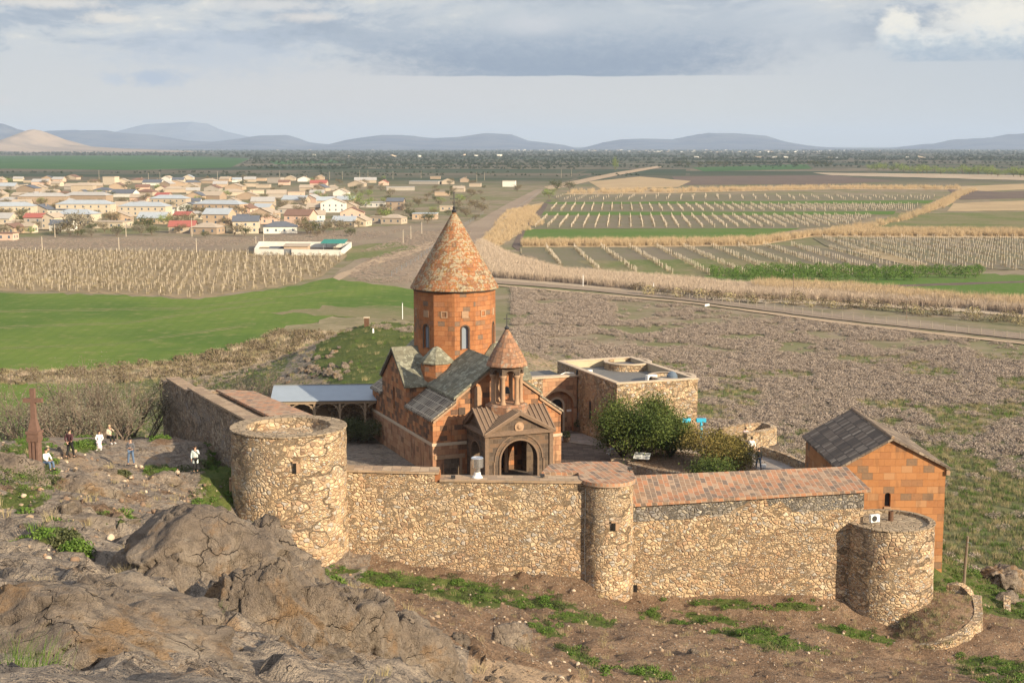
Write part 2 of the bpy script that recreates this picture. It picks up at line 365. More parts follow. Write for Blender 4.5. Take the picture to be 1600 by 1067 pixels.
ashlar('court_paving', [(0.0, (.10, .08, .07)), (.3, (.125, .10, .085)), (.6, (.085, .07, .06)), (.8, (.15, .12, .10))], .9, .6, (.055, .045, .04), .015, stain=.35)
ashlar('terrace_paving', [(0.0, (.24, .23, .22)), (.4, (.28, .27, .26)), (.8, (.22, .21, .2))], 1.2, .8, (.16, .15, .14), .01, stain=.2)
plain('pale_band_stone', (.48, .38, .28), .9, .15, 5); plain('dark_trim', (.09, .065, .05), .9, .2, 5); plain('carved_stone', (.20, .14, .10), .9, .2, 6, .02)
plain('porch_trim', (.17, .115, .08), .9, .25, 5, .03); plain('warm_trim', (.34, .22, .14), .9, .2, 5, .02)
plain('window_glass', (.10, .13, .17), .25, .1, 1, spec=.6); plain('pale_glass', (.22, .26, .31), .35, .1, 1, spec=.5); plain('dark_glass', (.03, .03, .035), .3, .1, spec=.5)
plain('black_opening', (.012, .010, .009), .9, .1); plain('dark_wood', (.045, .028, .018), .7, .3, 8); plain('bleached_wood', (.30, .22, .15), .8, .2, 6)
plain('roof_membrane', (.15, .145, .14), .8, .15, 1.2); plain('pale_plaster', (.46, .38, .26), .9, .1, 2); plain('blue_metal', (.26, .30, .35), .45, .08, 1, spec=.5, metallic=.0)
plain('white_paint', (.78, .78, .76), .5, .04, 2, spec=.4); plain('grey_metal', (.30, .31, .32), .4, .1, 3, metallic=.6); plain('steel', (.62, .63, .65), .25, .05, 3, metallic=.9)
plain('dark_metal', (.03, .03, .032), .5, .1, 3, spec=.4); plain('rust_metal', (.12, .065, .04), .8, .2, 6); plain('viewer_blue', (.05, .42, .62), .4, .05, 1, spec=.5); plain('cable_grey', (.42, .40, .36), .6, .05)
plain('clod_earth', (.21, .14, .095), .95, .2, 4); plain('red_cross_stone', (.16, .095, .072), .9, .18, 6, .02); plain('fence_grey', (.30, .26, .21), .9, .15, 3); plain('post_concrete', (.52, .44, .34), .9, .12, 2); plain('post_wood', (.20, .15, .11), .9, .2, 4)
plain('skin', (.50, .30, .21), .55, .05, 5); plain('hair_dark', (.022, .016, .013), .6, .1); plain('hair_blond', (.42, .32, .18), .6, .1)
for n_, c_ in dict(cloth_black=(.02, .02, .022), cloth_maroon=(.07, .03, .035), cloth_white=(.72, .70, .68), cloth_pink=(.70, .56, .60), cloth_blue=(.10, .15, .24), cloth_grey=(.12, .12, .13), cloth_mint=(.55, .62, .60), cloth_rose=(.45, .22, .2), shoe_dark=(.03, .028, .028), shoe_white=(.7, .7, .7), cloth_beige=(.5, .42, .32), cloth_lilac=(.62, .58, .66)).items(): plain(n_, c_, .85, .08, 8)
def rockfn(kind):
    def fn(N):
        p = coordO(N)
        a = N.noise(p, .9, 6, .62); b = N.noise(p, 5, 6, .7); f = N.noise(p, 34, 4, .75)
        c = N.ramp(a, [(.3, (.20, .157, .124)), (.45, (.29, .23, .182)), (.58, (.37, .298, .235)), (.72, (.45, .375, .30))])
        c = N.mix(N.m('MULTIPLY', N.ss(b, .42, .7), .45), c, (.125, .105, .09))
        li = N.ss(N.noise(N.addv(p, (4, 4, 4)), .7, 5, .65), .60 - .09 * kind, .70 - .04 * kind)
        c = N.mix(N.m('MULTIPLY', li, .55 + .15 * kind), c, (.36, .21, .095))
        wh = N.ss(N.noise(N.addv(p, (14, 4, 4)), 2.2, 5, .7), .62, .72); c = N.mix(N.m('MULTIPLY', wh, .4), c, (.48, .42, .34))
        dpv = N.addv(p, N.scalev(N.n('ShaderNodeTexNoise', {'Vector': p, 'Scale': 1.4, 'Detail': 4}).outputs['Color'], (1.1, 1.1, 1.1)))
        cr = N.n('ShaderNodeTexVoronoi', {'Vector': N.scalev(dpv, (1, 1.4, .8)), 'Scale': .62}, feature='DISTANCE_TO_EDGE').outputs[0]
        c2 = N.n('ShaderNodeTexVoronoi', {'Vector': N.scalev(dpv, (1.3, 1, .7)), 'Scale': 1.9}, feature='DISTANCE_TO_EDGE').outputs[0]
        gate = N.ss(N.noise(N.addv(p, (2, 9, 4)), .9, 3), .42, .6)
        k = N.m('SUBTRACT', 1.0, N.m('MULTIPLY', N.m('SUBTRACT', 1.0, N.m('MULTIPLY', N.ss(cr, 0.0, .014), N.m('ADD', .65, N.m('MULTIPLY', N.ss(c2, 0, .02), .35)))), gate))
        c = N.mix(k, (.085, .066, .05), c)
        def facet(sc, wv):
            q = N.addv(p, N.scalev(N.n('ShaderNodeTexNoise', {'Vector': p, 'Scale': sc * .8, 'Detail': 2}).outputs['Color'], (wv, wv, wv))); vn = N.n('ShaderNodeTexVoronoi', {'Vector': q, 'Scale': sc}, feature='F1')
            rel = N.n('ShaderNodeVectorMath', {0: q, 1: vn.outputs['Position']}, operation='SUBTRACT').outputs[0]; rc = N.n('ShaderNodeVectorMath', {0: vn.outputs['Color'], 1: (.5, .5, .5)}, operation='SUBTRACT').outputs[0]
            return N.n('ShaderNodeVectorMath', {0: rel, 1: rc}, operation='DOT_PRODUCT').outputs['Value']
        fa = N.m('ADD', N.m('MULTIPLY', facet(2.2, .3), 5.0), N.m('MULTIPLY', facet(6.5, .1), 6.0))
        h = N.m('ADD', N.m('MULTIPLY', k, .6), N.m('ADD', N.m('MULTIPLY', b, .8), N.m('ADD', N.m('MULTIPLY', f, .5), fa)))
        c = N.mix(N.m('MULTIPLY', N.ss(f, .5, .7), .25), c, (.40, .35, .29)); c = N.mix(N.m('MULTIPLY', N.ss(f, .46, .34), .35), c, (.10, .08, .065))
        return c, h, .22
    return fn
material('rock_grey', rockfn(0), .93, .15); material('rock_orange', rockfn(1), .93, .15)
def terr(N):
    o = coordW(N)
    z1 = N.n('ShaderNodeSeparateColor', {0: N.n('ShaderNodeAttribute', None, attribute_name='zones').outputs[0]}).outputs
    z2 = N.n('ShaderNodeSeparateColor', {0: N.n('ShaderNodeAttribute', None, attribute_name='zonesb').outputs[0]}).outputs
    a = N.noise(o, .35, 5, .6); b = N.noise(o, 2.2, 6, .68); f = N.noise(o, 9, 4, .7)
    c = N.ramp(a, [(.3, (.17, .108, .07)), (.5, (.24, .155, .10)), (.7, (.31, .215, .145))])
    c = N.mix(N.m('MULTIPLY', N.ss(b, .45, .68), .75), c, (.11, .072, .048)); c = N.mix(N.m('MULTIPLY', N.ss(f, .52, .68), .5), c, (.40, .30, .21)); c = N.mix(N.m('MULTIPLY', N.ss(f, .46, .34), .5), c, (.09, .06, .04))
    pv = N.n('ShaderNodeTexVoronoi', {'Vector': o, 'Scale': 5.5}); pr = N.n('ShaderNodeSeparateColor', {0: pv.outputs['Color']}).outputs
    peb = N.m('MULTIPLY', N.ss(pv.outputs['Distance'], .36, .26), N.ss(pr[0], .62, .66))
    c = N.mix(N.m('MULTIPLY', peb, .8), c, N.ramp(pr[1], [(0, (.28, .21, .16)), (.6, (.40, .33, .26)), (1, (.55, .48, .40))]))
    # dry scrub soil on the plain side
    dry = N.mix(N.ss(b, .4, .65), (.27, .21, .15), (.19, .155, .105)); dry = N.mix(N.ss(a, .45, .62), dry, (.33, .26, .18))
    c = N.mix(z2[0], c, dry)
    path = N.mix(N.ss(b, .4, .7), (.36, .265, .185), (.28, .205, .145)); c = N.mix(N.ss(N.m('ADD', z1[1], N.m('MULTIPLY', N.m('SUBTRACT', b, .5), .8)), .4, .6), c, path)
    rk = N.mix(N.ss(b, .42, .62), (.285, .235, .19), (.18, .148, .125)); rk = N.mix(N.ss(f, .5, .7), rk, (.38, .31, .24))
    ly = N.noise(N.scalev(o, (.5, .5, 5)), 1.2, 4, .6); rk = N.mix(N.m('MULTIPLY', N.m('MULTIPLY', N.ss(ly, .55, .62), .55), N.ss(N.n('ShaderNodeSeparateXYZ', {0: o}).outputs[1], 48., 58.)), rk, (.11, .085, .065))
    rs = N.n('ShaderNodeTexVoronoi', {'Vector': N.addv(o, N.scalev(N.n('ShaderNodeTexNoise', {'Vector': o, 'Scale': 2.0}).outputs['Color'], (.6, .6, .6))), 'Scale': 1.6}, feature='DISTANCE_TO_EDGE').outputs[0]; rk = N.mix(N.m('MULTIPLY', N.ss(rs, .03, .0), N.m('MULTIPLY', N.ss(a, .45, .6), .8)), rk, (.07, .052, .04))
    og = N.noise(N.addv(o, (5, 5, 5)), .8, 5, .65); rk = N.mix(N.m('MULTIPLY', N.ss(og, .56, .68), .5), rk, (.33, .20, .10))
    c = N.mix(N.ss(N.m('ADD', z2[1], N.m('MULTIPLY', N.m('SUBTRACT', a, .5), 1.0)), .42, .58), c, rk)
    gr = N.mix(N.ss(b, .35, .65), (.075, .105, .028), (.115, .135, .04)); gr = N.mix(N.ss(f, .5, .8), gr, (.17, .155, .07))
    c = N.mix(N.ss(N.m('ADD', z1[0], N.m('MULTIPLY', N.m('SUBTRACT', b, .5), 1.5)), .45, .62), c, gr)
    h = N.m('ADD', N.m('MULTIPLY', b, 1.0), N.m('ADD', N.m('MULTIPLY', f, .45), N.m('MULTIPLY', peb, .3)))
    return c, h, .30
material('hillside_ground', terr, .95, .1)
def fieldm(name, c1, c2, c3=None, rows=None, sc=.03, s2=.5):
    def fn(N):
        o = coordW(N); a = N.noise(o, sc, 5, .6); b = N.noise(o, s2, 5, .65)
        c = N.mix(N.ss(a, .38, .62), c1, c2)
        if c3: c = N.mix(N.m('MULTIPLY', N.ss(b, .5, .7), .8), c, c3)
        if rows:
            ang, per, col, amt = rows
            s = N.n('ShaderNodeSeparateXYZ', {0: N.addv(o, N.scalev(N.n('ShaderNodeTexNoise', {'Vector': o, 'Scale': .05}).outputs['Color'], (2, 2, 0)))}).outputs
            t = N.m('ADD', N.m('MULTIPLY', s[0], math.cos(R(ang)) / per), N.m('MULTIPLY', s[1], math.sin(R(ang)) / per))
            c = N.mix(N.m('MULTIPLY', N.ss(N.m('PINGPONG', t, .5), .25, .4), amt), c, col)
        return c, b, .15
    return material(name, fn, .95, .08)
fieldm('crop_green', (.125, .175, .036), (.082, .135, .028), (.18, .19, .065), (4, 2.6, (.06, .10, .02), .12), .02, .25)
fieldm('crop_far_shaded', (.045, .10, .035), (.06, .12, .04), (.08, .12, .05), None, .008, .05)  # darkened base colour holds the cloud shade of the far plain
fieldm('bright_green', (.085, .15, .03), (.11, .155, .045), (.15, .16, .07))
fieldm('vine_soil', (.20, .155, .125), (.17, .145, .10), (.13, .15, .06), (88, 3.0, (.12, .14, .06), .5))
fieldm('vine_soil_tan', (.32, .24, .155), (.25, .19, .12), (.17, .16, .08), (75, 3.0, (.20, .16, .09), .4))
fieldm('dry_grass', (.36, .27, .165), (.27, .21, .13), (.18, .17, .08), None, .12, .9)
fieldm('bank_ground', (.27, .22, .14), (.20, .17, .10), (.13, .14, .06), None, .15, .9)
fieldm('reed_bed', (.42, .31, .185), (.36, .265, .16), (.29, .22, .14))
fieldm('pale_reed', (.42, .34, .25), (.36, .28, .20), (.27, .2, .14))
fieldm('scrub_brown', (.22, .17, .13), (.26, .205, .15), (.15, .15, .075))
fieldm('dirt_road', (.26, .20, .15), (.30, .235, .175), (.2, .155, .12))
fieldm('dirt_track', (.42, .31, .21), (.36, .27, .19), (.28, .22, .15))
fieldm('ploughed', (.13, .10, .085), (.16, .12, .095), (.10, .085, .07))
fieldm('green_brown', (.12, .145, .05), (.19, .165, .09), (.26, .20, .13))
def plainfn(N):
    o = coordW(N); s = N.n('ShaderNodeSeparateXYZ', {0: o}).outputs
    rot = N.n('ShaderNodeVectorRotate', {'Vector': o, 'Angle': R(7)}, rotation_type='Z_AXIS').outputs[0]
    def bc(w_, h_, of):
        br = N.n('ShaderNodeTexBrick', {'Vector': N.addv(rot, of), 'Color1': (0, 0, 0), 'Color2': (1, 1, 1), 'Mortar': (.35, .35, .35), 'Scale': 1.0, 'Mortar Size': 3.0, 'Brick Width': w_, 'Row Height': h_, 'Bias': 0.0}, offset=.37)
        return N.n('ShaderNodeSeparateColor', {0: br.outputs[0]}).outputs[0]
    r1 = bc(420., 170., (0, 0, 0)); r2 = bc(900., 520., (130, 77, 0))
    c = N.ramp(N.m('ADD', N.m('MULTIPLY', r1, .6), N.m('MULTIPLY', r2, .4)), [(0, (.075, .085, .06)), (.2, (.11, .105, .075)), (.38, (.05, .07, .045)), (.52, (.15, .125, .095)), (.66, (.065, .085, .05)), (.82, (.18, .15, .11)), (.93, (.05, .09, .035))], 'CONSTANT')  # far patchwork: cloud shadow on the distant plain is put into these dark colours
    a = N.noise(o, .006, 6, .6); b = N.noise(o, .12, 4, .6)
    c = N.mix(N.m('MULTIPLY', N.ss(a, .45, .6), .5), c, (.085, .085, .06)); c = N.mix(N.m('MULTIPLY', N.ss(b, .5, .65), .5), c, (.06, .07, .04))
    near = N.mix(N.ss(b, .4, .65), (.25, .20, .145), (.18, .155, .095)); near = N.mix(N.m('MULTIPLY', N.ss(N.noise(o, .02, 4, .6), .45, .6), .7), near, (.14, .15, .065))
    gz = N.m('MULTIPLY', N.m('SUBTRACT', 1.0, N.ss(s[1], 135., 235.)), N.ss(s[0], 8., 22.)); near = N.mix(N.m('MULTIPLY', N.ss(N.m('ADD', gz, N.m('MULTIPLY', N.m('SUBTRACT', b, .5), 2.2)), .4, .7), .85), near, (.125, .13, .06))
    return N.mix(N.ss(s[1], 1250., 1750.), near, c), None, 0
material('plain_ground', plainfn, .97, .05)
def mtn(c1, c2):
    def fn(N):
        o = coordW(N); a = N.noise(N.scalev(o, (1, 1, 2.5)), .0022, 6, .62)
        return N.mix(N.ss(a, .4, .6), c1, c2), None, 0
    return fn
material('mountain_hazed', mtn((.10, .125, .18), (.14, .16, .20)), 1, 0); material('mountain_tan', mtn((.34, .27, .21), (.24, .20, .17)), 1, 0)  # far ranges carry part of the distance haze in their bluish base colour
def leafm(name, c1, c2, c3, sc=.6):
    def fn(N):
        rnd = N.n('ShaderNodeNewGeometry').outputs['Random Per Island']; n = N.noise(coordO(N), sc, 3)
        return N.mix(N.ss(n, .35, .65), N.mix(rnd, c1, c2), N.mix(rnd, c2, c3)), None, 0
    return material(name, fn, .75, .2)
leafm('leaf_dark_green', (.028, .048, .012), (.065, .095, .020), (.125, .145, .035)); leafm('leaf_olive', (.08, .075, .02), (.17, .14, .035), (.24, .17, .06))
leafm('leaf_green', (.06, .12, .02), (.10, .18, .03), (.15, .21, .05)); leafm('leaf_lime', (.14, .20, .05), (.20, .26, .07), (.24, .27, .10))
leafm('leaf_grey', (.14, .125, .085), (.20, .18, .125), (.26, .235, .18)); leafm('leaf_shrub', (.27, .215, .175), (.32, .26, .215), (.38, .315, .265)); leafm('leaf_dull', (.10, .115, .045), (.15, .155, .07), (.21, .195, .11))
leafm('leaf_reed', (.36, .265, .155), (.48, .36, .22), (.56, .44, .29)); leafm('leaf_pale_reed', (.36, .28, .21), (.48, .38, .29), (.58, .48, .38)); leafm('leaf_grass', (.05, .10, .015), (.09, .16, .025), (.14, .19, .045))
leafm('leaf_far_shaded', (.028, .04, .024), (.045, .06, .032), (.07, .08, .045), .01); leafm('leaf_bush_dark', (.04, .055, .02), (.08, .09, .035), (.12, .12, .06)); leafm('leaf_straw', (.30, .24, .13), (.40, .32, .19), (.20, .20, .08)); leafm('leaf_brown', (.13, .10, .065), (.2, .15, .1), (.16, .16, .07))  # distant foliage: cloud shadow put into its dark greens
plain('bark', (.11, .085, .065), .95, .2, 4); plain('twig', (.17, .13, .10), .95, .2, 4)
# ================================================================ the ground
CT = 11.2                                # courtyard level
TP = []
def tp(*a):
    for (px, py, D) in a: p = P(px, py, D=D); TP.append((p.x, p.y, p.z))
def tz(*a):
    for t in a: TP.append(t)
# foot of the walls
tp((545, 885, 86.5), (700, 905, 87.5), (910, 925, 87), (950, 945, 87.2), (1000, 932, 88.4), (1160, 942, 88), (1320, 955, 88.5), (1391, 990, 87), (1450, 990, 88.6))
tp((440, 893, 84.6), (360, 815, 86), (356, 735, 90))
# slope below them
tp((800, 1067, 62), (900, 1045, 61), (1200, 1067, 66), (1500, 1067, 71), (1600, 1067, 72), (1000, 1005, 74), (1300, 1020, 77), (1150, 990, 80), (1500, 1040, 79), (700, 960, 76), (560, 930, 76), (640, 980, 62))
tp((730, 1012, 43), (900, 1052, 49), (760, 1075, 38), (900, 1080, 44), (1000, 1075, 55), (1200, 1150, 55), (1500, 1150, 58), (1800, 1100, 60))
# near outcrop on the left
tp((0, 1090, 15), (200, 1110, 16), (400, 1110, 19), (600, 1110, 23), (720, 1110, 29), (0, 900, 27), (140, 890, 30), (300, 930, 27), (450, 960, 30), (-150, 1000, 20), (560, 1010, 33), (680, 1060, 31))
tp((0, 835, 38), (120, 840, 38), (230, 815, 44), (340, 850, 50), (420, 930, 62), (60, 770, 52), (0, 745, 56), (-120, 700, 60), (-300, 700, 55))
# rock ledge where the visitors stand
tp((57, 755, 74), (110, 722, 86), (205, 727, 92), (305, 747, 94), (277, 752, 92), (160, 700, 94), (320, 690, 101), (250, 686, 112), (130, 800, 66), (250, 790, 74), (330, 790, 80), (100, 745, 80), (30, 720, 82), (200, 760, 82))
tp((0, 700, 90), (240, 700, 105))
tz((-40, 118, 10), (-46, 108, 11), (-34, 128, 8), (-60, 100, 9), (-50, 130, 2), (-80, 120, 1))
# the right shoulder falling to the plain
tp((1470, 985, 86), (1500, 965, 89), (1512, 940, 92), (1545, 1010, 84.5), (1500, 1035, 82.6), (1440, 1035, 82.3), (1550, 960, 93.5))
tp((1440, 940, 93), (1480, 912, 98), (1520, 900, 101), (1560, 960, 93), (1600, 900, 112), (1530, 990, 88), (1575, 985, 88))
tz((46, 112, 1), (40, 122, 1), (55, 95, 2), (60, 75, 5), (38, 135, 0.5), (75, 60, 6), (34, 104, 5.5), (36, 112, 3))
# courtyard and the ridge behind it
for x, y in ((-16, 104), (-8, 96), (2, 96), (12, 96), (20, 96), (26, 100), (-20, 118), (-16, 132), (-4, 136), (8, 130), (20, 112), (4, 120), (23, 118), (-10, 112)): tz((x, y, CT))
tp((650, 560, 170), (560, 600, 158), (600, 540, 182), (575, 507, 200), (640, 508, 200), (850, 560, 180), (790, 540, 190))
tz((-45, 190, 3.5), (-60, 215, 0.8), (-30, 212, 7), (-12, 225, 5), (5, 215, 4), (14, 190, 4), (20, 170, 4.5), (26, 150, 4), (30, 136, 4.5), (-36, 160, 5), (-28, 145, 8), (-22, 150, 10.5), (-24, 175, 10.5), (-32, 195, 8.5), (18, 145, 7.5), (24, 128, 9.5), (-60, 150, 0), (-60, 180, 0), (0, 250, 0), (-30, 240, 0), (40, 150, 0), (30, 180, 0), (20, 220, 0))
# rim of the sheet, and the hill under the camera
for x in range(-130, 131, 26): tz((x, 300, -.6), (x, 268, -.4))
for y in range(150, 300, 30): tz((-130, y, -.6), (-95, y, -.4), (80, y, -.4), (130, y, -.6))
tz((90, 120, -.3), (130, 110, -.5), (70, 105, .3), (-100, 110, 0), (-130, 120, -.5), (130, 60, 3), (130, 20, 12), (60, 20, 22), (60, 45, 12), (-60, 20, 26), (-60, 50, 22), (-130, 20, 14), (-130, 70, 5), (-90, 80, 8), (0, 4, 35.6), (10, 4, 35), (-12, 4, 36), (4, 20, 28.5), (12, 30, 24), (30, 4, 31), (-40, 4, 33))
TPa = np.array(TP); K = len(TPa)
def _U(r2): return r2 * np.log(r2 + 1e-9) * 0.5
q = TPa[:, :2] / 50.0
A = np.zeros((K + 3, K + 3)); A[:K, :K] = _U(((q[:, None] - q[None]) ** 2).sum(-1)) + np.eye(K) * 2e-3
A[:K, K] = 1; A[:K, K + 1:] = q; A[K, :K] = 1; A[K + 1:, :K] = q.T
sol = np.linalg.solve(A, np.r_[TPa[:, 2], 0, 0, 0])
def inpoly(x, y, poly):
    r = np.zeros(x.shape, bool); n = len(poly)
    for i in range(n):
        x1, y1 = poly[i]; x2, y2 = poly[(i + 1) % n]
        c_ = ((y1 > y) != (y2 > y)) & (x < (x2 - x1) * (y - y1) / (y2 - y1 + 1e-12) + x1); r ^= c_
    return r
def edist(x, y, poly):                   # distance to the polygon's rim
    dmin = np.full(x.shape, 1e9); n = len(poly)
    for i in range(n):
        x1, y1 = poly[i]; x2, y2 = poly[(i + 1) % n]; L = (x2 - x1) ** 2 + (y2 - y1) ** 2
        t = np.clip(((x - x1) * (x2 - x1) + (y - y1) * (y2 - y1)) / L, 0, 1)
        dmin = np.minimum(dmin, np.hypot(x - x1 - t * (x2 - x1), y - y1 - t * (y2 - y1)))
    return dmin
COURT = [(-11, 90.5), (24, 91), (24.5, 100), (25.5, 112), (22.5, 124), (16, 130), (-2, 137), (-20, 134), (-27, 118), (-17, 92)]
def hraw(x, y):
    out = np.empty(len(x))
    for s_ in range(0, len(x), 20000):
        p = np.c_[x[s_:s_ + 20000], y[s_:s_ + 20000]] / 50.0
        out[s_:s_ + 20000] = _U(((p[:, None] - q[None]) ** 2).sum(-1)) @ sol[:K] + sol[K] + p @ sol[K + 1:]
    return out
def height(x, y):
    x = np.asarray(x, float); y = np.asarray(y, float); h = hraw(x, y)
    ins = inpoly(x, y, COURT); ed = edist(x, y, COURT)
    f = np.where(ins, 1.0, np.clip(1 - ed / 1.5, 0, 1)); f = f * f * (3 - 2 * f)
    p = np.c_[x, y]
    amp = np.clip(h / 3.0, 0, 1) * np.clip((300 - y) / 60, 0, 1)
    n = (fbm(p, .09, 4, 3) - .5) * 1.3 + (fbm(p, .45, 4, 9) - .5) * .55 + (np.abs(fbm(p, 1.4, 3, 19) - .5)) * .28
    nr_ = np.clip((50 - y) / 6, 0, 1)
    if nr_.max() > 0: ct_ = cellv(np.c_[x * .55 + fbm(p, .8, 3, 2), y * .55 + fbm(p, .8, 3, 5), np.zeros(len(x))], 61); cu_ = cellv(np.c_[x * 1.7 + fbm(p, 2, 2, 2) * .6, y * 1.7, np.zeros(len(x))], 67); n = n + nr_ * ((fbm(p, 2.2, 4, 41) - .5) * .25 + (ct_[2] * .75 + (ct_[0] - .5) * .3) * np.clip((y - 12) / 14, .25, 1) + cu_[2] * .42 + (cu_[0] - .5) * .12 - np.clip(1 - cu_[1] / .08, 0, 1) * .06)
    ms_ = np.clip((y - 48) / 6, 0, 1) * np.clip((92 - y) / 4, 0, 1)
    if ms_.max() > 0: n = n + ms_ * ((fbm(p, 1.5, 4, 51) - .5) * .55 + (.5 - np.abs(fbm(p, .8, 4, 53) - .5) * 2) * .25)
    lx, ly = proj(x, y, h)
    ledge = np.clip(1 - np.hypot((lx - 230) / 150, (ly - 730) / 75), 0, 1)     # stepped strata
    stp = fbm(p, .35, 3, 31) * 3 + y * .05
    n2 = (np.floor(stp * 3) / 3 - stp) * 1.1 * np.clip(ledge * 3, 0, 1)
    return (h + (n + n2) * amp) * (1 - f) + CT * f
def hz(x, y): return float(height(np.array([x]), np.array([y]))[0])
xs = np.concatenate([np.arange(-130, -40, .9), np.arange(-40, -13, .45), np.arange(-13, 4, .2), np.arange(4, 34, .45), np.arange(34, 130.5, .9)]); ys = np.concatenate([np.arange(3, 12, .6), np.arange(12, 45, .2), np.arange(45, 110, .4), np.arange(110, 300.5, .9)])
X, Y = np.meshgrid(xs, ys); Z = height(X.ravel(), Y.ravel()); nx, ny = len(xs), len(ys)
V = np.c_[X.ravel(), Y.ravel(), Z]
i = (np.arange(ny - 1)[:, None] * nx + np.arange(nx - 1)[None]).ravel()
me = npmesh('hillside', V, np.c_[i, i + 1, i + nx + 1, i + nx], 'hillside_ground', True)
hill = npobj('hillside', me); tag(hill, kind='structure')
# zones by region (where grass, path, bare rock, dry soil lie)
PX, PY = proj(V[:, 0], V[:, 1], V[:, 2])
def em(cx, cy, rx, ry, rot=0.0, soft=.5):
    a = R(rot); u = (PX - cx) * math.cos(a) + (PY - cy) * math.sin(a); v = -(PX - cx) * math.sin(a) + (PY - cy) * math.cos(a)
    return np.clip((1 - np.hypot(u / rx, v / ry)) / soft, 0, 1)
vx, vy = V[:, 0], V[:, 1]
front = (vy < 90) | ((vy < 100) & (vx > 26))
g = np.zeros(len(V)); pth = g.copy(); dry = g.copy(); rk = g.copy()
for e in [(600, 905, 130, 14, 8), (760, 930, 210, 24, 9), (880, 960, 110, 16, 12), (1180, 945, 160, 10, 3), (1110, 975, 150, 18, 10), (1200, 1000, 110, 16, 14), (900, 1020, 80, 12, 35), (860, 990, 60, 14, 40), (1340, 990, 90, 10, 12), (1560, 1050, 90, 30, 10), (1010, 1050, 60, 10, 10), (1590, 930, 60, 40, 0), (500, 915, 50, 20, 10)]:
    g = np.maximum(g, em(*e) * front)
g *= front * np.clip(.35 + (fbm(V[:, :2], .5, 4, 88) - .36) * 4.5, 0, 1.1)
for e in [(355, 745, 60, 75, 20), (330, 790, 80, 25, -20), (245, 738, 30, 14, 0), (175, 810, 60, 12, 0), (30, 780, 60, 25, 0), (85, 835, 55, 18, 0), (130, 700, 40, 10, 0), (40, 720, 60, 40, 0)]:
    g = np.maximum(g, em(*e) * (vx < -9) * .85)
behind = (vy > 137) & (vy < 262)
g = np.maximum(g, behind * (vx < 14) * (.42 + .42 * (em(600, 560, 110, 60) > 0)))
g = np.maximum(g, (vy > 90) * (vx > 25) * .66); g = np.maximum(g, ((vy > 100) & (vx < -30)) * .6)
rk = np.maximum(rk, em(470, 560, 90, 38, -25) * behind * .9); rk = np.maximum(rk, (vx < -9) * (vy < 118) * (vy > 40) * .58); rk = np.maximum(rk, em(560, 580, 60, 14, 0) * behind * .5)
rk = np.maximum(rk, (vy < 42) * .8 * (PX < 735)); rk = rk * ~((PX > 735) & (vy < 60)); rk = np.maximum(rk, em(1570, 900, 60, 60) * .8)
rk = np.maximum(rk, ((vy > 91) & (vx < -8)) * (inpoly(vx, vy, COURT)) * .8)
pth = np.maximum(pth, em(150, 735, 130, 28, 0) * (vx < -10)); pth = np.maximum(pth, em(330, 760, 45, 50, 30) * (vx < -10) * .7); pth = np.maximum(pth, em(840, 550, 45, 26, 30) * behind * 1.0); pth = np.maximum(pth, em(820, 1060, 200, 26, 12) * (vy < 60))
dry = np.clip((vy - 120) / 20, 0, 1) * 1.0; dry = np.maximum(dry, (vx > 34) * np.clip((vy - 84) / 10, 0, 1))
for nm, ch in (('zones', (g, pth, g * 0)), ('zonesb', (dry, rk, g * 0))):
    at = me.color_attributes.new(nm, 'FLOAT_COLOR', 'POINT')
    at.data.foreach_set('color', np.stack([*ch, np.ones(len(V))], 1).astype(np.float32).ravel())

# the plain: one sheet to the horizon
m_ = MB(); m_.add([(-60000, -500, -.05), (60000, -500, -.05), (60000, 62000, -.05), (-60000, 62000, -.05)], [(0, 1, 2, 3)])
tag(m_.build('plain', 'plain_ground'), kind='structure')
def poly(name, pts, mat, z, label=None, px=True):
    c = [G(a, b, z) if px else Vector((a, b, z)) for a, b in pts]
    o = MB().slab([(p.x, p.y) for p in c], o=(0, 0, z), ux=(1, 0, 0), uy=(0, 1, 0), th=.05)
    return tag(o.build(name, mat), label, kind='structure')
def ragged(pts, amp=3.0, step=14, seed=0):          # irregular field edge
    out = []; rr = random.Random(seed)
    for i in range(len(pts)):
        a, b = Vector(pts[i]), Vector(pts[(i + 1) % len(pts)]); n = max(1, int((b - a).length / step))
        for k in range(n):
            p = a.lerp(b, k / n); s = amp * (0 if k == 0 else 1)
            s *= min(1, max(.12, (p.y - 228) / 200)); out.append((p.x + rr.uniform(-s, s) * 2, p.y + rr.uniform(-s, s) * .6))
    return out
z_ = .0
def fld(name, pts, mat, amp=2.5, z=None):
    global z_
    z_ += .003; return poly(name, ragged(pts, amp, 14, int(z_ * 1000)), mat, z if z is not None else .02 + z_)
fld('scrub_strip', [(-60, 372), (400, 368), (620, 352), (760, 345), (640, 440), (520, 432), (560, 400), (540, 392), (-60, 398)], 'scrub_brown')
fld('vineyard_field', [(-60, 390), (400, 393), (545, 398), (505, 430), (460, 444), (300, 466), (180, 458), (-60, 452)], 'vine_soil_tan')
fld('dry_strip', [(-60, 430), (200, 432), (300, 442), (200, 446), (-60, 446)], 'dry_grass')
fld('crop_field', [(-60, 456), (180, 461), (310, 468), (470, 446), (520, 434), (640, 452), (720, 462), (720, 500), (600, 497), (520, 494), (440, 520), (380, 548), (240, 572), (100, 580), (-60, 584)], 'crop_green')
for (a, b, c_) in (((-60, 512), (200, 503), (430, 470)), ((-60, 545), (180, 536), (400, 505)), ((-60, 486), (300, 480), (520, 452))):
    for o_ in (0, 2.2): fld('wheel_track', [(a[0], a[1] + o_), (b[0], b[1] + o_), (c_[0], c_[1] + o_), (c_[0], c_[1] + o_ + .7), (b[0], b[1] + o_ + .7), (a[0], a[1] + o_ + .8)], 'green_brown', .3)
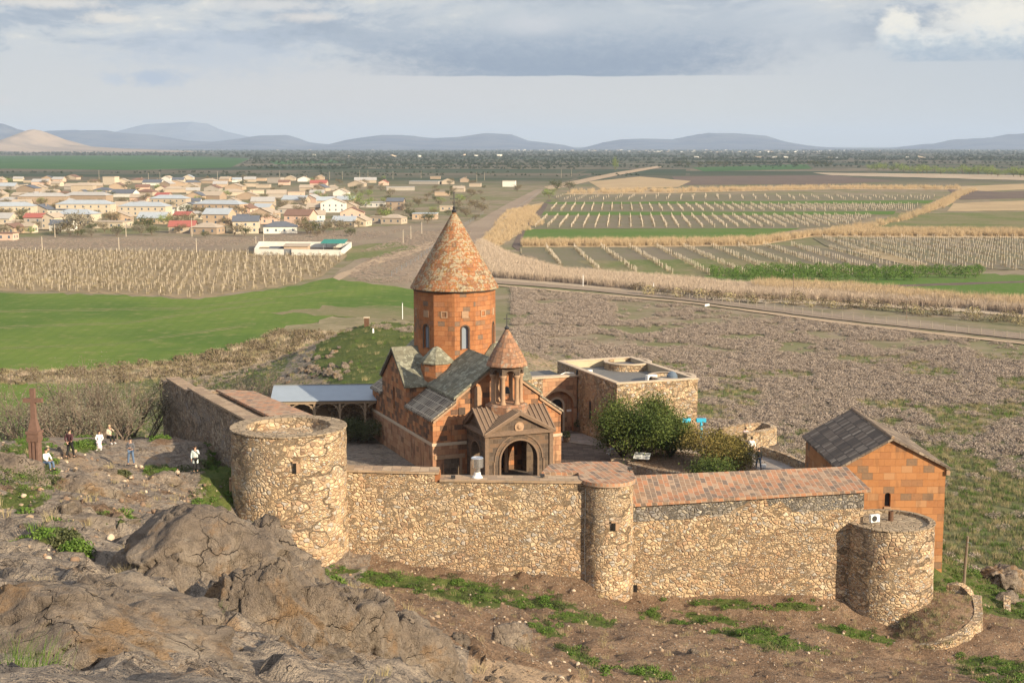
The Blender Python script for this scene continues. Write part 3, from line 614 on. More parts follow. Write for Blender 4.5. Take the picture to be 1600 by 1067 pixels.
fld('pale_patch', [(420, 488), (520, 478), (720, 482), (720, 508), (560, 496)], 'green_brown', 4)
fld('grass_field', [(-60, 598), (150, 596), (250, 600), (260, 700), (-60, 700)], 'crop_green')
fld('dry_bank', [(-60, 580), (140, 578), (250, 570), (380, 544), (440, 516), (520, 494), (640, 502), (640, 520), (520, 524), (440, 560), (400, 600), (240, 600), (-60, 598)], 'bank_ground', 6)
fld('field_track', [(520, 434), (560, 414), (640, 386), (700, 372), (705, 378), (650, 394), (560, 424), (530, 438)], 'dirt_track')
fld('meadow', [(545, 386), (620, 378), (655, 386), (600, 400), (540, 408)], 'green_brown')
fld('railway_bed', [(610, 430), (700, 372), (790, 320), (838, 296), (850, 296), (818, 326), (760, 372), (700, 420), (690, 436)], 'dirt_road', 1)
fld('far_road', [(850, 292), (960, 270), (1030, 259), (1036, 261), (965, 274), (860, 297)], 'dirt_track', .6)
fld('reed_patch', [(790, 330), (850, 316), (835, 335), (850, 350), (800, 372), (760, 400), (740, 392)], 'reed_bed')
fld('canal', [(800, 385), (812, 360), (838, 332), (856, 312), (862, 313), (846, 336), (824, 364), (810, 392)], 'ploughed', 1)
fld('vineyard_field', [(860, 306), (1100, 304), (1462, 306), (1448, 318), (1100, 314), (880, 317)], 'vine_soil')
fld('green_strip', [(850, 316), (1460, 313), (1452, 318), (860, 319)], 'bright_green', .8)
fld('vineyard_field', [(856, 319), (1440, 319), (1424, 331), (850, 331)], 'vine_soil', .8)
fld('green_strip', [(850, 331), (1180, 331), (1400, 330), (1396, 335), (1100, 336), (846, 336)], 'bright_green', .8)
fld('vineyard_field', [(840, 337), (1370, 336), (1330, 352), (1250, 357), (830, 357)], 'vine_soil', .8)
fld('green_strip', [(822, 358), (1250, 357), (1180, 372), (816, 374)], 'bright_green', .8)
fld('reed_band', [(820, 376), (1080, 375), (1180, 372), (1320, 357), (1600, 360), (1680, 360), (1680, 372), (1270, 370), (1180, 384), (1000, 386), (816, 386)], 'reed_bed', 1)
fld('reed_band', [(1300, 358), (1400, 342), (1455, 318), (1480, 306), (1500, 296), (1530, 294), (1500, 308), (1480, 322), (1420, 342), (1350, 358)], 'reed_bed', 2)
fld('reed_band', [(1490, 292), (1680, 284), (1680, 292), (1520, 300)], 'reed_bed', 1)
fld('reed_band', [(1490, 318), (1680, 310), (1680, 328), (1480, 330)], 'reed_bed', 1.5)
fld('reed_band', [(900, 298), (1300, 290), (1500, 292), (1500, 297), (1300, 296), (1000, 303), (880, 304)], 'reed_bed', 1.5)
fld('ploughed_field', [(1050, 276), (1300, 274), (1400, 283), (1280, 288), (1060, 289)], 'ploughed', 1)
fld('ploughed_field', [(1480, 296), (1560, 300), (1680, 296), (1680, 308), (1500, 312)], 'ploughed', 1)
fld('dry_field', [(1270, 270), (1500, 272), (1680, 276), (1680, 284), (1300, 274)], 'pale_reed', 1.5)
fld('dry_field', [(920, 284), (1000, 276), (1080, 283), (1060, 292), (940, 296)], 'reed_bed', 1.5)
fld('mixed_field', [(1400, 334), (1680, 330), (1680, 358), (1350, 357)], 'green_brown', 1)
fld('vineyard_field', [(812, 388), (1100, 386), (1270, 384), (1440, 420), (1300, 440), (1100, 432), (960, 430), (880, 420), (814, 398)], 'vine_soil')
fld('vineyard_field', [(1270, 372), (1680, 373), (1680, 424), (1500, 418), (1440, 420), (1290, 384)], 'vine_soil')
fld('dry_strip', [(1350, 388), (1450, 412), (1440, 420), (1330, 392)], 'dry_grass', 1)
fld('vine_green', [(900, 408), (1120, 404), (1400, 418), (1300, 440), (1100, 432), (960, 428)], 'green_brown', 2)
fld('green_field', [(1100, 430), (1300, 428), (1540, 428), (1680, 432), (1680, 470), (1500, 462), (1380, 446), (1100, 438)], 'bright_green')
fld('canal', [(1380, 446), (1680, 436), (1680, 439), (1390, 449)], 'ploughed', .6)
fld('reed_strip', [(750, 372), (800, 400), (880, 424), (1000, 434), (1150, 446), (1350, 452), (1500, 470), (1680, 478), (1680, 506), (1500, 486), (1300, 476), (1100, 470), (900, 448), (770, 440), (740, 400)], 'pale_reed')
fld('dirt_road', [(770, 442), (900, 452), (1080, 470), (1300, 498), (1600, 530), (1700, 542), (1700, 534), (1600, 521), (1300, 490), (1080, 464), (900, 447), (770, 437)], 'dirt_road', .6)
fld('wheel_track', [(771, 446), (1080, 474), (1300, 504), (1700, 549), (1700, 546), (1300, 501), (1080, 472), (771, 444)], 'dirt_track', .5)
fld('far_crop', [(-60, 244), (250, 243), (390, 248), (360, 262), (200, 266), (-60, 263)], 'crop_far_shaded', .6)
fld('far_crop', [(1080, 262), (1260, 257), (1270, 264), (1100, 268)], 'crop_far_shaded', .6)
fld('far_crop', [(420, 252), (520, 250), (540, 254), (430, 257)], 'crop_far_shaded', .5)

# mountains: ridged ranges standing beyond the plain
def ridge(name, prof, D, mat, depth=2600.0, seed=1, label=None):
    k = 140; x0 = (prof[0][0] - 800) / F * D; x1 = (prof[-1][0] - 800) / F * D
    xs_ = np.linspace(x0, x1, k); pxs = 800 + xs_ / D * F
    hh = np.interp(pxs, [p[0] for p in prof], [max(0, (229.5 - p[1])) / F * D for p in prof])
    rows = 26; Vv = []
    for j in range(rows):
        t = j / (rows - 1) * 2 - 1; fall = (1 - abs(t)) ** 1.15
        yy = D + t * depth
        nn = fbm(np.c_[xs_ / 420, np.full(k, yy / 420)], 1, 5, seed)
        rr_ = 1 - np.abs(fbm(np.c_[xs_ / 700, np.full(k, yy / 700)], 1, 4, seed + 5) - .5) * 2
        z = hh * fall * (.72 + .5 * nn * rr_) if abs(t) > .02 else hh
        if t < 0: z = hh * (fall * (.35 + .9 * nn * rr_) * (1 - fall) + fall * fall)
        Vv.append(np.c_[xs_, np.full(k, yy), z + (fall > 0) * 0 - 2])
    Vv = np.concatenate(Vv); i = (np.arange(rows - 1)[:, None] * k + np.arange(k - 1)[None]).ravel()
    return tag(npobj(name, npmesh(name, Vv, np.c_[i, i + 1, i + k + 1, i + k], mat, True)), label, kind='structure')
ridge('mountain_range', [(-250, 205), (-120, 190), (-20, 184), (0, 183), (20, 186), (38, 197), (70, 204), (95, 212), (130, 221), (180, 228)], 12500, 'mountain_hazed', 2300, 3)
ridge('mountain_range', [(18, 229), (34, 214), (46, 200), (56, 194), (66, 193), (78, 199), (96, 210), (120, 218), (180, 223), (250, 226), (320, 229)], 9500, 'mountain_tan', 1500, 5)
ridge('mountain_range', [(40, 205), (90, 199), (140, 199), (175, 198), (200, 202), (250, 206), (280, 211), (300, 215), (340, 217), (380, 212), (410, 207), (455, 206), (490, 218), (518, 221), (545, 214), (570, 210), (600, 206), (630, 206), (680, 211), (720, 209), (760, 203), (800, 205), (825, 215), (850, 218), (880, 222), (905, 229)], 16000, 'mountain_hazed', 3000, 9)
ridge('mountain_range', [(905, 229), (940, 218), (970, 213), (1000, 212), (1050, 213), (1085, 206), (1100, 203), (1140, 203), (1190, 207), (1220, 217), (1260, 224), (1310, 228)], 16500, 'mountain_hazed', 3000, 21)
ridge('mountain_range', [(1420, 229), (1480, 215), (1505, 212), (1530, 211), (1560, 209), (1590, 203), (1640, 199), (1750, 206)], 17000, 'mountain_hazed', 3000, 33)
ridge('mountain_range', [(150, 215), (200, 200), (240, 190), (280, 188), (310, 187), (345, 199), (400, 212), (470, 218)], 26000, 'mountain_hazed', 3000, 40)

# ================================================================ scattering of uncountable ground cover
def gn_group(name, protos):
    ng = bpy.data.node_groups.new(name, 'GeometryNodeTree'); ng.interface.new_socket('Geometry', in_out='INPUT', socket_type='NodeSocketGeometry'); ng.interface.new_socket('Geometry', in_out='OUTPUT', socket_type='NodeSocketGeometry')
    n = ng.nodes; L = ng.links; gi = n.new('NodeGroupInput'); go = n.new('NodeGroupOutput'); join = n.new('GeometryNodeJoinGeometry')
    for k, pr in enumerate(protos):
        oi = n.new('GeometryNodeObjectInfo'); oi.inputs['Object'].default_value = pr
        ip = n.new('GeometryNodeInstanceOnPoints'); L.new(gi.outputs[0], ip.inputs['Points']); L.new(oi.outputs['Geometry'], ip.inputs['Instance'])
        kk = n.new('GeometryNodeInputNamedAttribute'); kk.data_type = 'INT'; kk.inputs[0].default_value = 'kind_id'
        cmpn = n.new('FunctionNodeCompare'); cmpn.data_type = 'INT'; cmpn.operation = 'EQUAL'; L.new(kk.outputs[0], cmpn.inputs[2]); cmpn.inputs[3].default_value = k; L.new(cmpn.outputs[0], ip.inputs['Selection'])
        ro = n.new('GeometryNodeInputNamedAttribute'); ro.data_type = 'FLOAT_VECTOR'; ro.inputs[0].default_value = 'rot'; L.new(ro.outputs[0], ip.inputs['Rotation'])
        sc = n.new('GeometryNodeInputNamedAttribute'); sc.data_type = 'FLOAT_VECTOR'; sc.inputs[0].default_value = 'scl'; L.new(sc.outputs[0], ip.inputs['Scale'])
        L.new(ip.outputs[0], join.inputs[0])
    L.new(join.outputs[0], go.inputs[0]); return ng
def scatter(name, pts, scl, protos, label, cat, tilt=.12):
    pts = np.asarray(pts, np.float32); n = len(pts); me = bpy.data.meshes.new(name); me.vertices.add(n); me.vertices.foreach_set('co', pts.ravel())
    a = me.attributes.new('rot', 'FLOAT_VECTOR', 'POINT'); a.data.foreach_set('vector', np.c_[rng.normal(0, tilt, n), rng.normal(0, tilt, n), rng.uniform(0, 6.283, n)].astype(np.float32).ravel())
    scl = np.asarray(scl, np.float32); scl = np.c_[scl, scl, scl] if scl.ndim == 1 else scl
    a = me.attributes.new('scl', 'FLOAT_VECTOR', 'POINT'); a.data.foreach_set('vector', scl.astype(np.float32).ravel())
    a = me.attributes.new('kind_id', 'INT', 'POINT'); a.data.foreach_set('value', rng.integers(0, len(protos), n).astype(np.int32))
    o = bpy.data.objects.new(name, me); COL.objects.link(o)
    md = o.modifiers.new('scatter', 'NODES'); md.node_group = gn_group(name, protos)
    return tag(o, label, cat, kind='stuff')
def blades(name, n, h, r, wd, mat, lean=.35, seed=0, segs=2):
    rr = np.random.default_rng(seed); V = []; Fs = []
    for i in range(n):
        a = rr.uniform(0, 6.283); rad = r * math.sqrt(rr.uniform()); x, y = rad * math.cos(a), rad * math.sin(a)
        hh = h * rr.uniform(.55, 1.1); l = hh * lean * rr.uniform(.1, 1); la = a + rr.normal(0, .8); w2 = wd * rr.uniform(.6, 1.2); pa = rr.uniform(0, 6.283)
        k = len(V)
        for s_ in range(segs + 1):
            t = s_ / segs; cx = x + l * t * t * math.cos(la); cy = y + l * t * t * math.sin(la); ww = w2 * (1 - t * .8)
            V += [(cx - ww * math.cos(pa), cy - ww * math.sin(pa), hh * t * (1 - .1 * t)), (cx + ww * math.cos(pa), cy + ww * math.sin(pa), hh * t * (1 - .1 * t))]
        for s_ in range(segs): Fs.append((k + 2 * s_, k + 2 * s_ + 1, k + 2 * s_ + 3, k + 2 * s_ + 2))
    return npobj(name, npmesh(name, V, Fs, mat), link=False)
def leafball(name, n, rx, rz, sz, mat, zc=None, seed=0, shell=.5, base=0.0):
    """a crown or bush of many small leaf faces spread through its volume"""
    rr = np.random.default_rng(seed); d = rr.normal(size=(n, 3)); d /= np.linalg.norm(d, axis=1)[:, None]
    rad = shell + (1 - shell) * rr.uniform(size=n) ** .5
    bump = .68 + .64 * fbm(d + seed * 7, 1.9, 3, seed); p = d * (rad * bump)[:, None] * (rx, rx, rz); p[:, 2] += zc if zc is not None else rz
    p = p[p[:, 2] > base]; return leaves(name, p, sz, mat, rr)
def leaves(name, p, sz, mat, rr, link=False, parent=None):
    n = len(p); a = rr.normal(size=(n, 3)); a /= np.linalg.norm(a, axis=1)[:, None]; b = np.cross(a, rr.normal(size=(n, 3))); b /= np.linalg.norm(b, axis=1)[:, None]
    s_ = sz * rr.uniform(.55, 1.25, n)[:, None]; V = np.stack([p - a * s_, p - b * s_ * .45, p + a * s_, p + b * s_ * .45], 1).reshape(-1, 3)
    return npobj(name, npmesh(name, V, np.arange(n * 4).reshape(-1, 4), mat), parent, link)
# ================================================================ the church
def gable_roof(mb_l, x0, x1, xm, ze, zr, y0, y1, th=.16, over=.22, axis='y'):
    """two roof slabs; axis = ridge direction. mb_l receives (x0 side, x1 side)"""
    for k, xe in enumerate((x0, x1)):
        s_ = -1 if k == 0 else 1; sl = (zr - ze) / abs(xm - xe)
        xo = xe + s_ * over; zo = ze - over * sl
        pts = [(xo, zo), (xm, zr), (xm, zr + th * 1.25), (xo, zo + th * 1.25)]
        if axis == 'y': b = [(p[0], y0, p[1]) for p in pts]; t = [(p[0], y1, p[1]) for p in pts]
        else: b = [(y0, p[0], p[1]) for p in pts]; t = [(y1, p[0], p[1]) for p in pts]
        mb_l[k].hexa(b, t) if False else mb_l[k].add(b + t, [(0, 1, 2, 3), (7, 6, 5, 4), (0, 4, 5, 1), (1, 5, 6, 2), (2, 6, 7, 3), (3, 7, 4, 0)])
def fixn(mb):          # make face winding of a builder consistent
    bm = bmesh.new(); vs = [bm.verts.new(v) for v in mb.v]
    for f in mb.f:
        try: bm.faces.new([vs[i] for i in f])
        except ValueError: pass
    bmesh.ops.recalc_face_normals(bm, faces=bm.faces[:]); bm.verts.index_update()
    mb.v = [v.co.copy() for v in bm.verts]; mb.f = [tuple(v.index for v in f.verts) for f in bm.faces]; bm.free(); return mb
def arch(cx, z0, w, zs, n=14, rise=None):   # arched opening outline, counter-clockwise
    r = w / 2; rise = rise or r
    return [(cx - r, z0), (cx + r, z0)] + [(cx + r * math.cos(math.pi * i / n), zs + rise * math.sin(math.pi * i / n)) for i in range(0, n + 1)]
def archband(mb, cx, zs, r0, r1, o, ux, uy, th, z0=None, n=18):
    out = [(cx + r1 * math.cos(math.pi * i / n), zs + r1 * math.sin(math.pi * i / n)) for i in range(n + 1)]
    inn = [(cx + r0 * math.cos(math.pi * i / n), zs + r0 * math.sin(math.pi * i / n)) for i in range(n + 1)][::-1]
    if z0 is not None: out = [(cx + r1, z0)] + out + [(cx - r1, z0)]; inn = [(cx - r0, z0)] + inn + [(cx + r0, z0)]
    return mb.slab(out + inn, o=o, ux=ux, uy=uy, th=th)
CH = thing('church', 'red tuff stone church with twelve sided drum, cone dome and bell porch', 'church', (-6.45, 113.7, CT), R(22))
W_, L_ = 11.4, 17.2
front = [(0, -.6), (W_, -.6), (W_, 4.7), (9.4, 6.1), (9.4, 6.45), (5.7, 9.15), (2, 6.45), (2, 6.1), (0, 4.7)]
hol = [arch(5.7, .1, 1.9, 2.3)]
mb = MB().slab(front, hol, o=(0, 0, 0), th=.9)
wl = fixn(mb).build('west_wall', 'church_tuff', CH)
mb = MB().slab(front, o=(0, .9, 0), th=6.1 - .003); fixn(mb).build('front_wall', 'church_tuff', CH)
MB().slab([(p[0], p[1]) for p in arch(5.7, .1, 1.5, 2.3)], o=(0, .7, 0), th=.1).build('door', 'dark_wood', CH)
side = [(7, -.6), (14, -.6), (14, 6.45), (10.5, 9.15), (7, 6.45)]
win = [arch(10.5, 3.9, .5, 5.6, 8)]
mb = MB().slab([(p[0] * -1, p[1]) for p in side][::-1], [[(-p[0], p[1]) for p in win[0]][::-1]], o=(-.012, 0, 0), ux=(0, -1, 0), uy=(0, 0, 1), th=.6); fixn(mb).build('arm_wall', 'church_tuff', CH)
mb = MB().slab([(p[0], p[1]) for p in side], o=(W_, 0, 0), ux=(0, 1, 0), uy=(0, 0, 1), th=W_ - .62); fixn(mb).build('arm_wall', 'church_tuff', CH)
MB().slab(arch(0, 0, .5, 1.7, 8), o=(.25, 10.5, 3.9), ux=(0, -1, 0), uy=(0, 0, 1), th=.05).build('window', 'dark_glass', CH)
mb = MB().slab(front, o=(0, 14.003, 0), th=3.2); fixn(mb).build('rear_wall', 'church_tuff', CH)
fixn(MB().slab([(2.003, 5), (9.397, 5), (9.397, 6.44), (5.7, 9.14), (2.003, 6.44)], o=(0, 6.95, 0), th=7.1)).build('nave_wall', 'church_tuff', CH)
# lighter plinth courses and the pale bands round the walls
pl_ = MB(); pl_.box(-.035, -.0, -.035, L_ + .02, -.6, 2.55); pl_.box(0, 2.2, -.035, 0, -.6, 2.55); pl_.box(8.9, W_ + .03, -.035, 0, -.6, 2.55); pl_.box(W_, W_ + .03, 0, L_, -.6, 2.55); pl_.build('plinth', 'church_plinth_tuff', CH)
bd = MB(); bd.box(-.10, -.036, -.10, L_, 2.555, 2.80); bd.box(-.036, 2.9, -.10, -.036, 2.555, 2.80); bd.box(8.5, W_ + .1, -.10, -.036, 2.555, 2.80); bd.box(W_, W_ + .1, -.036, L_, 2.555, 2.80); bd.build('stone_band', 'pale_band_stone', CH)
lt = MB(); lt.box(.1, 2.75, -.11, -.037, 1.45, 1.78); lt.box(2.3, 2.5, -.09, -.037, -.2, 1.45); lt.build('lintel', 'warm_trim', CH)
MB().box(.95, 2.25, -.06, -.036, -.2, 1.42).build('blocked_doorway', 'dark_basalt', CH)
# corner roofs
def leanto(x0, x1, z0, z1, y0, y1, mat='grey_slab_roof'):
    d = 1 if x1 > x0 else -1; sl = (z1 - z0) / abs(x1 - x0); xo = x0 - d * .2; zo = z0 - .2 * sl
    b = [(xo, y0, zo), (x1, y0, z1), (x1, y0, z1 + .16), (xo, y0, zo + .16)]; t = [(p[0], y1, p[2]) for p in b]
    m = MB().add(b + t, [(0, 1, 2, 3), (7, 6, 5, 4), (0, 4, 5, 1), (1, 5, 6, 2), (2, 6, 7, 3), (3, 7, 4, 0)]); return fixn(m).build('corner_roof', mat, CH)
leanto(0, 2, 4.74, 6.14, -.18, 6.98); leanto(W_, 9.4, 4.74, 6.14, -.18, 6.98); leanto(0, 2, 4.74, 6.14, 14.03, L_ + .15); leanto(W_, 9.4, 4.74, 6.14, 14.03, L_ + .15)
a, b = MB(), MB(); gable_roof((a, b), 2, 9.4, 5.7, 6.46, 9.17, -.2, L_ + .2)
fixn(a).build('nave_roof', 'mossy_slab_roof', CH); fixn(b).build('nave_roof', 'mossy_slab_roof', CH)
a, b = MB(), MB(); gable_roof((a, b), 7, 14, 10.5, 6.47, 9.18, -.22, W_ + .22, axis='x')
fixn(a).build('arm_roof', 'mossy_slab_roof', CH); fixn(b).build('arm_roof', 'mossy_slab_roof', CH)
# verge mouldings on the west front
vm = MB()
for (xa, za, xb, zb) in ((2, 6.42, 5.7, 9.12), (9.4, 6.42, 5.7, 9.12), (0, 4.66, 2, 6.06), (W_, 4.66, 9.4, 6.06)):
    vm.add([(xa, -.16, za - .22), (xb, -.16, zb - .22), (xb, -.16, zb), (xa, -.16, za), (xa, -.001, za - .22), (xb, -.001, zb - .22), (xb, -.001, zb), (xa, -.001, za)], [(0, 1, 2, 3), (7, 6, 5, 4), (0, 4, 5, 1), (3, 2, 6, 7), (0, 3, 7, 4), (1, 5, 6, 2)])
fixn(vm).build('verge_moulding', 'warm_trim', CH)
vs_ = MB()
for (ya, za, yb, zb) in ((7, 6.42, 10.5, 9.12), (14, 6.42, 10.5, 9.12)):
    vs_.add([(-.17, ya, za - .2), (-.17, yb, zb - .2), (-.17, yb, zb), (-.17, ya, za), (-.013, ya, za - .2), (-.013, yb, zb - .2), (-.013, yb, zb), (-.013, ya, za)], [(0, 1, 2, 3), (7, 6, 5, 4), (0, 4, 5, 1), (3, 2, 6, 7), (0, 3, 7, 4), (1, 5, 6, 2)])
fixn(vs_).build('verge_moulding', 'dark_trim', CH)
ni = MB(); ni.slab(arch(3.9, 4.3, .6, 7.0, 10), o=(0, -.004, 0), th=-.10); fixn(ni).build('blind_niche', 'warm_trim', CH)
for bx in ((2.25, 2.8, 5.0, 5.6), (8.0, 8.3, 4.6, 5.6)): MB().box(bx[0], bx[1], -.07, -.003, bx[2], bx[3]).build('carved_plaque', 'dark_trim', CH)
# drum
DC = (5.7, 10.5); DR = 3.62; A0 = -109.7
drum = MB(); glass = []; frames = []; orns = []
for k in range(12):
    a1, a2 = R(A0 + 30 * k), R(A0 + 30 * (k + 1))
    p1 = Vector((DC[0] + DR * math.cos(a1), DC[1] + DR * math.sin(a1), 6.6)); p2 = Vector((DC[0] + DR * math.cos(a2), DC[1] + DR * math.sin(a2), 6.6))
    ux = (p2 - p1).normalized(); wd = (p2 - p1).length; nrm = ux.cross(Vector((0, 0, 1)))
    hs = []
    if k % 2 == 0:
        hs = [arch(wd / 2, 2.75, .60, 4.45, 10)]
        glass.append((p1 - nrm * .22, ux, wd)); frames.append((p1, ux, wd, nrm))
    drum.slab([(0, 0), (wd, 0), (wd, 7.75), (0, 7.75)], hs, o=p1, ux=ux, uy=(0, 0, 1), th=.5)
    if k in (0, 1, 2, 10, 11, 3, 9):
        e = .30; q_ = p1 + nrm * .05; orn = MB(); orns.append(orn)
        orn.slab([(wd / 2 - e, 5.45), (wd / 2 + e, 5.45), (wd / 2 + e, 6.05), (wd / 2 - e, 6.05)], [[(wd / 2 - e + .1, 5.55), (wd / 2 + e - .1, 5.55), (wd / 2 + e - .1, 5.95), (wd / 2 - e + .1, 5.95)]] if k % 2 else [], o=q_, ux=ux, uy=(0, 0, 1), th=.048)
dr = drum.build('drum', 'orange_tuff', CH); [o_.build('square_ornament', 'warm_trim', dr) for o_ in orns]
for (p, ux, wd), (p1, _, _, nrm) in zip(glass, frames):
    MB().slab(arch(wd / 2, 2.72, .62, 4.45, 10), o=p, ux=ux, uy=(0, 0, 1), th=.04).build('window', 'pale_glass', dr)
    fr = archband(MB(), wd / 2, 4.45, .30, .42, p1 + nrm * .05, ux, (0, 0, 1), .049, z0=2.7); fr.build('window_surround', 'dark_trim', dr)
MB().lathe([(DR + .03, 14.2), (DR + .1, 14.28), (DR + .1, 14.42), (DR, 14.44)], 48, DC).build('cornice', 'dark_trim', dr)
cone = MB(); n_ = 48; prof = [(3.92, 14.38), (3.9, 14.5), (3.2, 15.72), (2.4, 17.1), (1.6, 18.5), (.8, 19.9), (.16, 21.0)]
cone.lathe(prof, n_, DC); co_ = cone.build('dome_roof', 'cone_tuff', CH)
for i, lp in enumerate(co_.data.loops):          # courses follow the cone
    v = co_.data.vertices[lp.vertex_index].co; an = math.atan2(v.y - DC[1], v.x - DC[0]) + R(180 + 109 - 360 * 0)
    an = (an + math.pi * 2) % (math.pi * 2)
    co_.data.uv_layers[0].data[i].uv = (an * 2.4, v.z * 1.15)
for pl in co_.data.polygons:                      # close the seam
    us = [co_.data.uv_layers[0].data[i].uv[0] for i in pl.loop_indices]
    if max(us) - min(us) > 7:
        for i in pl.loop_indices:
            if co_.data.uv_layers[0].data[i].uv[0] < 7: co_.data.uv_layers[0].data[i].uv[0] += math.pi * 2 * 2.4
cr = MB().lathe([(.17, 20.95), (.24, 21.15), (.10, 21.3), (.16, 21.42), (.05, 21.55)], 12, DC)
x_, y_ = DC; cr.box(x_ - .035, x_ + .035, y_ - .035, y_ + .035, 21.5, 22.7); cr.box(x_ - .36, x_ + .36, y_ - .03, y_ + .03, 22.15, 22.24); cr.box(x_ - .09, x_ + .09, y_ - .03, y_ + .03, 22.7, 22.78)
cr.build('cross', 'dark_metal', CH)
for cx_, cy_ in ((3.0, 7.7), (8.4, 7.7), (3.0, 13.3), (8.4, 13.3)):
    m = MB().lathe([(1.36, 5.5), (1.36, 8.28)], 8, (cx_, cy_), R(22.5)).build('corner_turret', 'orange_tuff', CH)
    MB().lathe([(1.5, 8.22), (1.52, 8.36), (.35, 9.5), (.1, 9.62)], 8, (cx_, cy_), R(22.5)).build('turret_roof', 'mossy_slab_roof', m)
# bell porch
PO = bpy.data.objects.new('bell_porch', None); COL.objects.link(PO); PO.parent = CH; PO.location = (5.7, -2.3, 0)
hw = 2.78; hd = 2.3
fo = [(-hw, -.6), (hw, -.6), (hw, 4.15), (0, 5.65), (-hw, 4.15)]
pw = MB(); pw.slab(fo, [arch(0, -.3, 3.1, 1.95, 20)], o=(0, -hd, 0), th=.75)
so_ = [(-hd + .003, -.6), (hd - .1, -.6), (hd - .1, 4.15), (0, 5.65), (-hd + .003, 4.15)]
pw.slab([(-p[0], p[1]) for p in so_][::-1], [[(-p[0], p[1]) for p in arch(0, -.3, 2.2, 2.1, 16)][::-1]], o=(-hw + .003, 0, 0), ux=(0, -1, 0), uy=(0, 0, 1), th=.7)
pw.slab(so_, [arch(0, -.3, 2.2, 2.1, 16)], o=(hw - .003, 0, 0), ux=(0, 1, 0), uy=(0, 0, 1), th=.7)
fixn(pw).build('porch_wall', 'dark_basalt', PO)
tr = MB(); archband(tr, 0, 1.95, 1.57, 1.72, (0, -hd - .10, 0), (1, 0, 0), (0, 0, 1), .099, z0=-.3)
archband(tr, 0, 1.95, 2.0, 2.12, (0, -hd - .07, 0), (1, 0, 0), (0, 0, 1), .069)
archband(tr, 0, 2.1, 1.12, 1.25, (-hw - .09, 0, 0), (0, -1, 0), (0, 0, 1), .09, z0=-.3)
for s_ in (-1, 1):
    tr.box(s_ * hw - .16, s_ * hw + .16, -hd - .12, -hd + .2, -.6, 4.0); tr.box(s_ * 2.15 - .06, s_ * 2.15 + .06, -hd - .08, -hd - .001, -.6, 1.9)
    z1 = 5.62; tr.add([(s_ * (hw + .25), -hd - .28, 3.98), (0, -hd - .28, z1 - .05), (0, -hd - .28, z1 + .16), (s_ * (hw + .25), -hd - .28, 4.2), (s_ * (hw + .25), -hd - .001, 3.98), (0, -hd - .001, z1 - .05), (0, -hd - .001, z1 + .16), (s_ * (hw + .25), -hd - .001, 4.2)], [(0, 1, 2, 3), (7, 6, 5, 4), (0, 4, 5, 1), (3, 2, 6, 7), (0, 3, 7, 4), (1, 5, 6, 2)])
    tr.add([(-hw - .28, s_ * (hd + .1), 3.98), (-hw - .28, 0, z1 - .05), (-hw - .28, 0, z1 + .16), (-hw - .28, s_ * (hd + .1), 4.2), (-hw - .001, s_ * (hd + .1), 3.98), (-hw - .001, 0, z1 - .05), (-hw - .001, 0, z1 + .16), (-hw - .001, s_ * (hd + .1), 4.2)], [(0, 1, 2, 3), (7, 6, 5, 4), (0, 4, 5, 1), (3, 2, 6, 7), (0, 3, 7, 4), (1, 5, 6, 2)])
fixn(tr).build('porch_moulding', 'porch_trim', PO)
MB().lathe([(.42, -hd - .0)], 1) if False else None
me_ = MB().lathe([(.40, 0), (.40, .09), (.24, .09), (.2, .12), (.12, .2)], 16); medal = me_.build('carved_medallion', 'warm_trim', PO); medal.rotation_euler = (R(90), 0, 0); medal.location = (0, -hd - .001, 4.62)
a, b = MB(), MB(); gable_roof((a, b), -hw, hw, 0, 4.2, 5.72, -hd - .3, hd + .2, th=.12, over=.3)
rf = MB(); rf.v = a.v + b.v; rf.f = a.f + [tuple(i + len(a.v) for i in f) for f in b.f]
c_, d_ = MB(), MB(); gable_roof((c_, d_), -hd, hd, 0, 4.21, 5.73, -hw - .3, hw + .3, th=.12, over=.3, axis='x')
for q2 in (c_, d_): rf.add(q2.v, q2.f)
rfo = fixn(rf).build('porch_roof', 'porch_trim', PO)
rb = MB()
def roll(p, q, ax):
    w_ = Vector((.06, 0, 0)) if ax == 'y' else Vector((0, .06, 0)); up = Vector((0, 0, .13)); p, q = Vector(p), Vector(q)
    rb.hexa([p - w_, p + w_, q + w_, q - w_], [p - w_ * .8 + up, p + w_ * .8 + up, q + w_ * .8 + up, q - w_ * .8 + up])
def rz_(t): return 5.84 - 1.53 * t
for s_ in (-1, 1):
    for k in range(-8, 9):          # each roll lies only on the part of its slope that stands above the crossing roof
        t = k / 7.2
        a_ = min(abs(t), 1.0)
        if abs(t) > 1: roll((s_ * (hw + .26), t * hd, rz_(1.09)), (s_ * .03, t * hd, rz_(0)), 'x'); roll((t * hw, s_ * (hd + .26), rz_(1.11)), (t * hw, s_ * .03, rz_(0)), 'y')
        elif k: roll((s_ * hw * a_, t * hd, rz_(a_)), (s_ * .03, t * hd, rz_(0)), 'x'); roll((t * hw, s_ * hd * a_, rz_(a_)), (t * hw, s_ * .03, rz_(0)), 'y')
fixn(rb).build('roof_roll', 'carved_stone', PO)
LC = (0, .3)
MB().lathe([(1.75, 4.6), (1.75, 5.98), (1.55, 6.12)], 8, LC, R(22.5)).build('lantern_base', 'lantern_tuff', PO)
for k in range(6):
    a1 = R(-90 + 60 * k + 22); cx_, cy_ = LC[0] + 1.14 * math.cos(a1), LC[1] + 1.14 * math.sin(a1)
    MB().lathe([(.27, 6.1), (.27, 6.2), (.20, 6.34), (.185, 6.5), (.175, 8.1), (.21, 8.24), (.29, 8.4), (.30, 8.52)], 12, (cx_, cy_)).build('column', 'warm_trim', PO, True)
ln = MB()
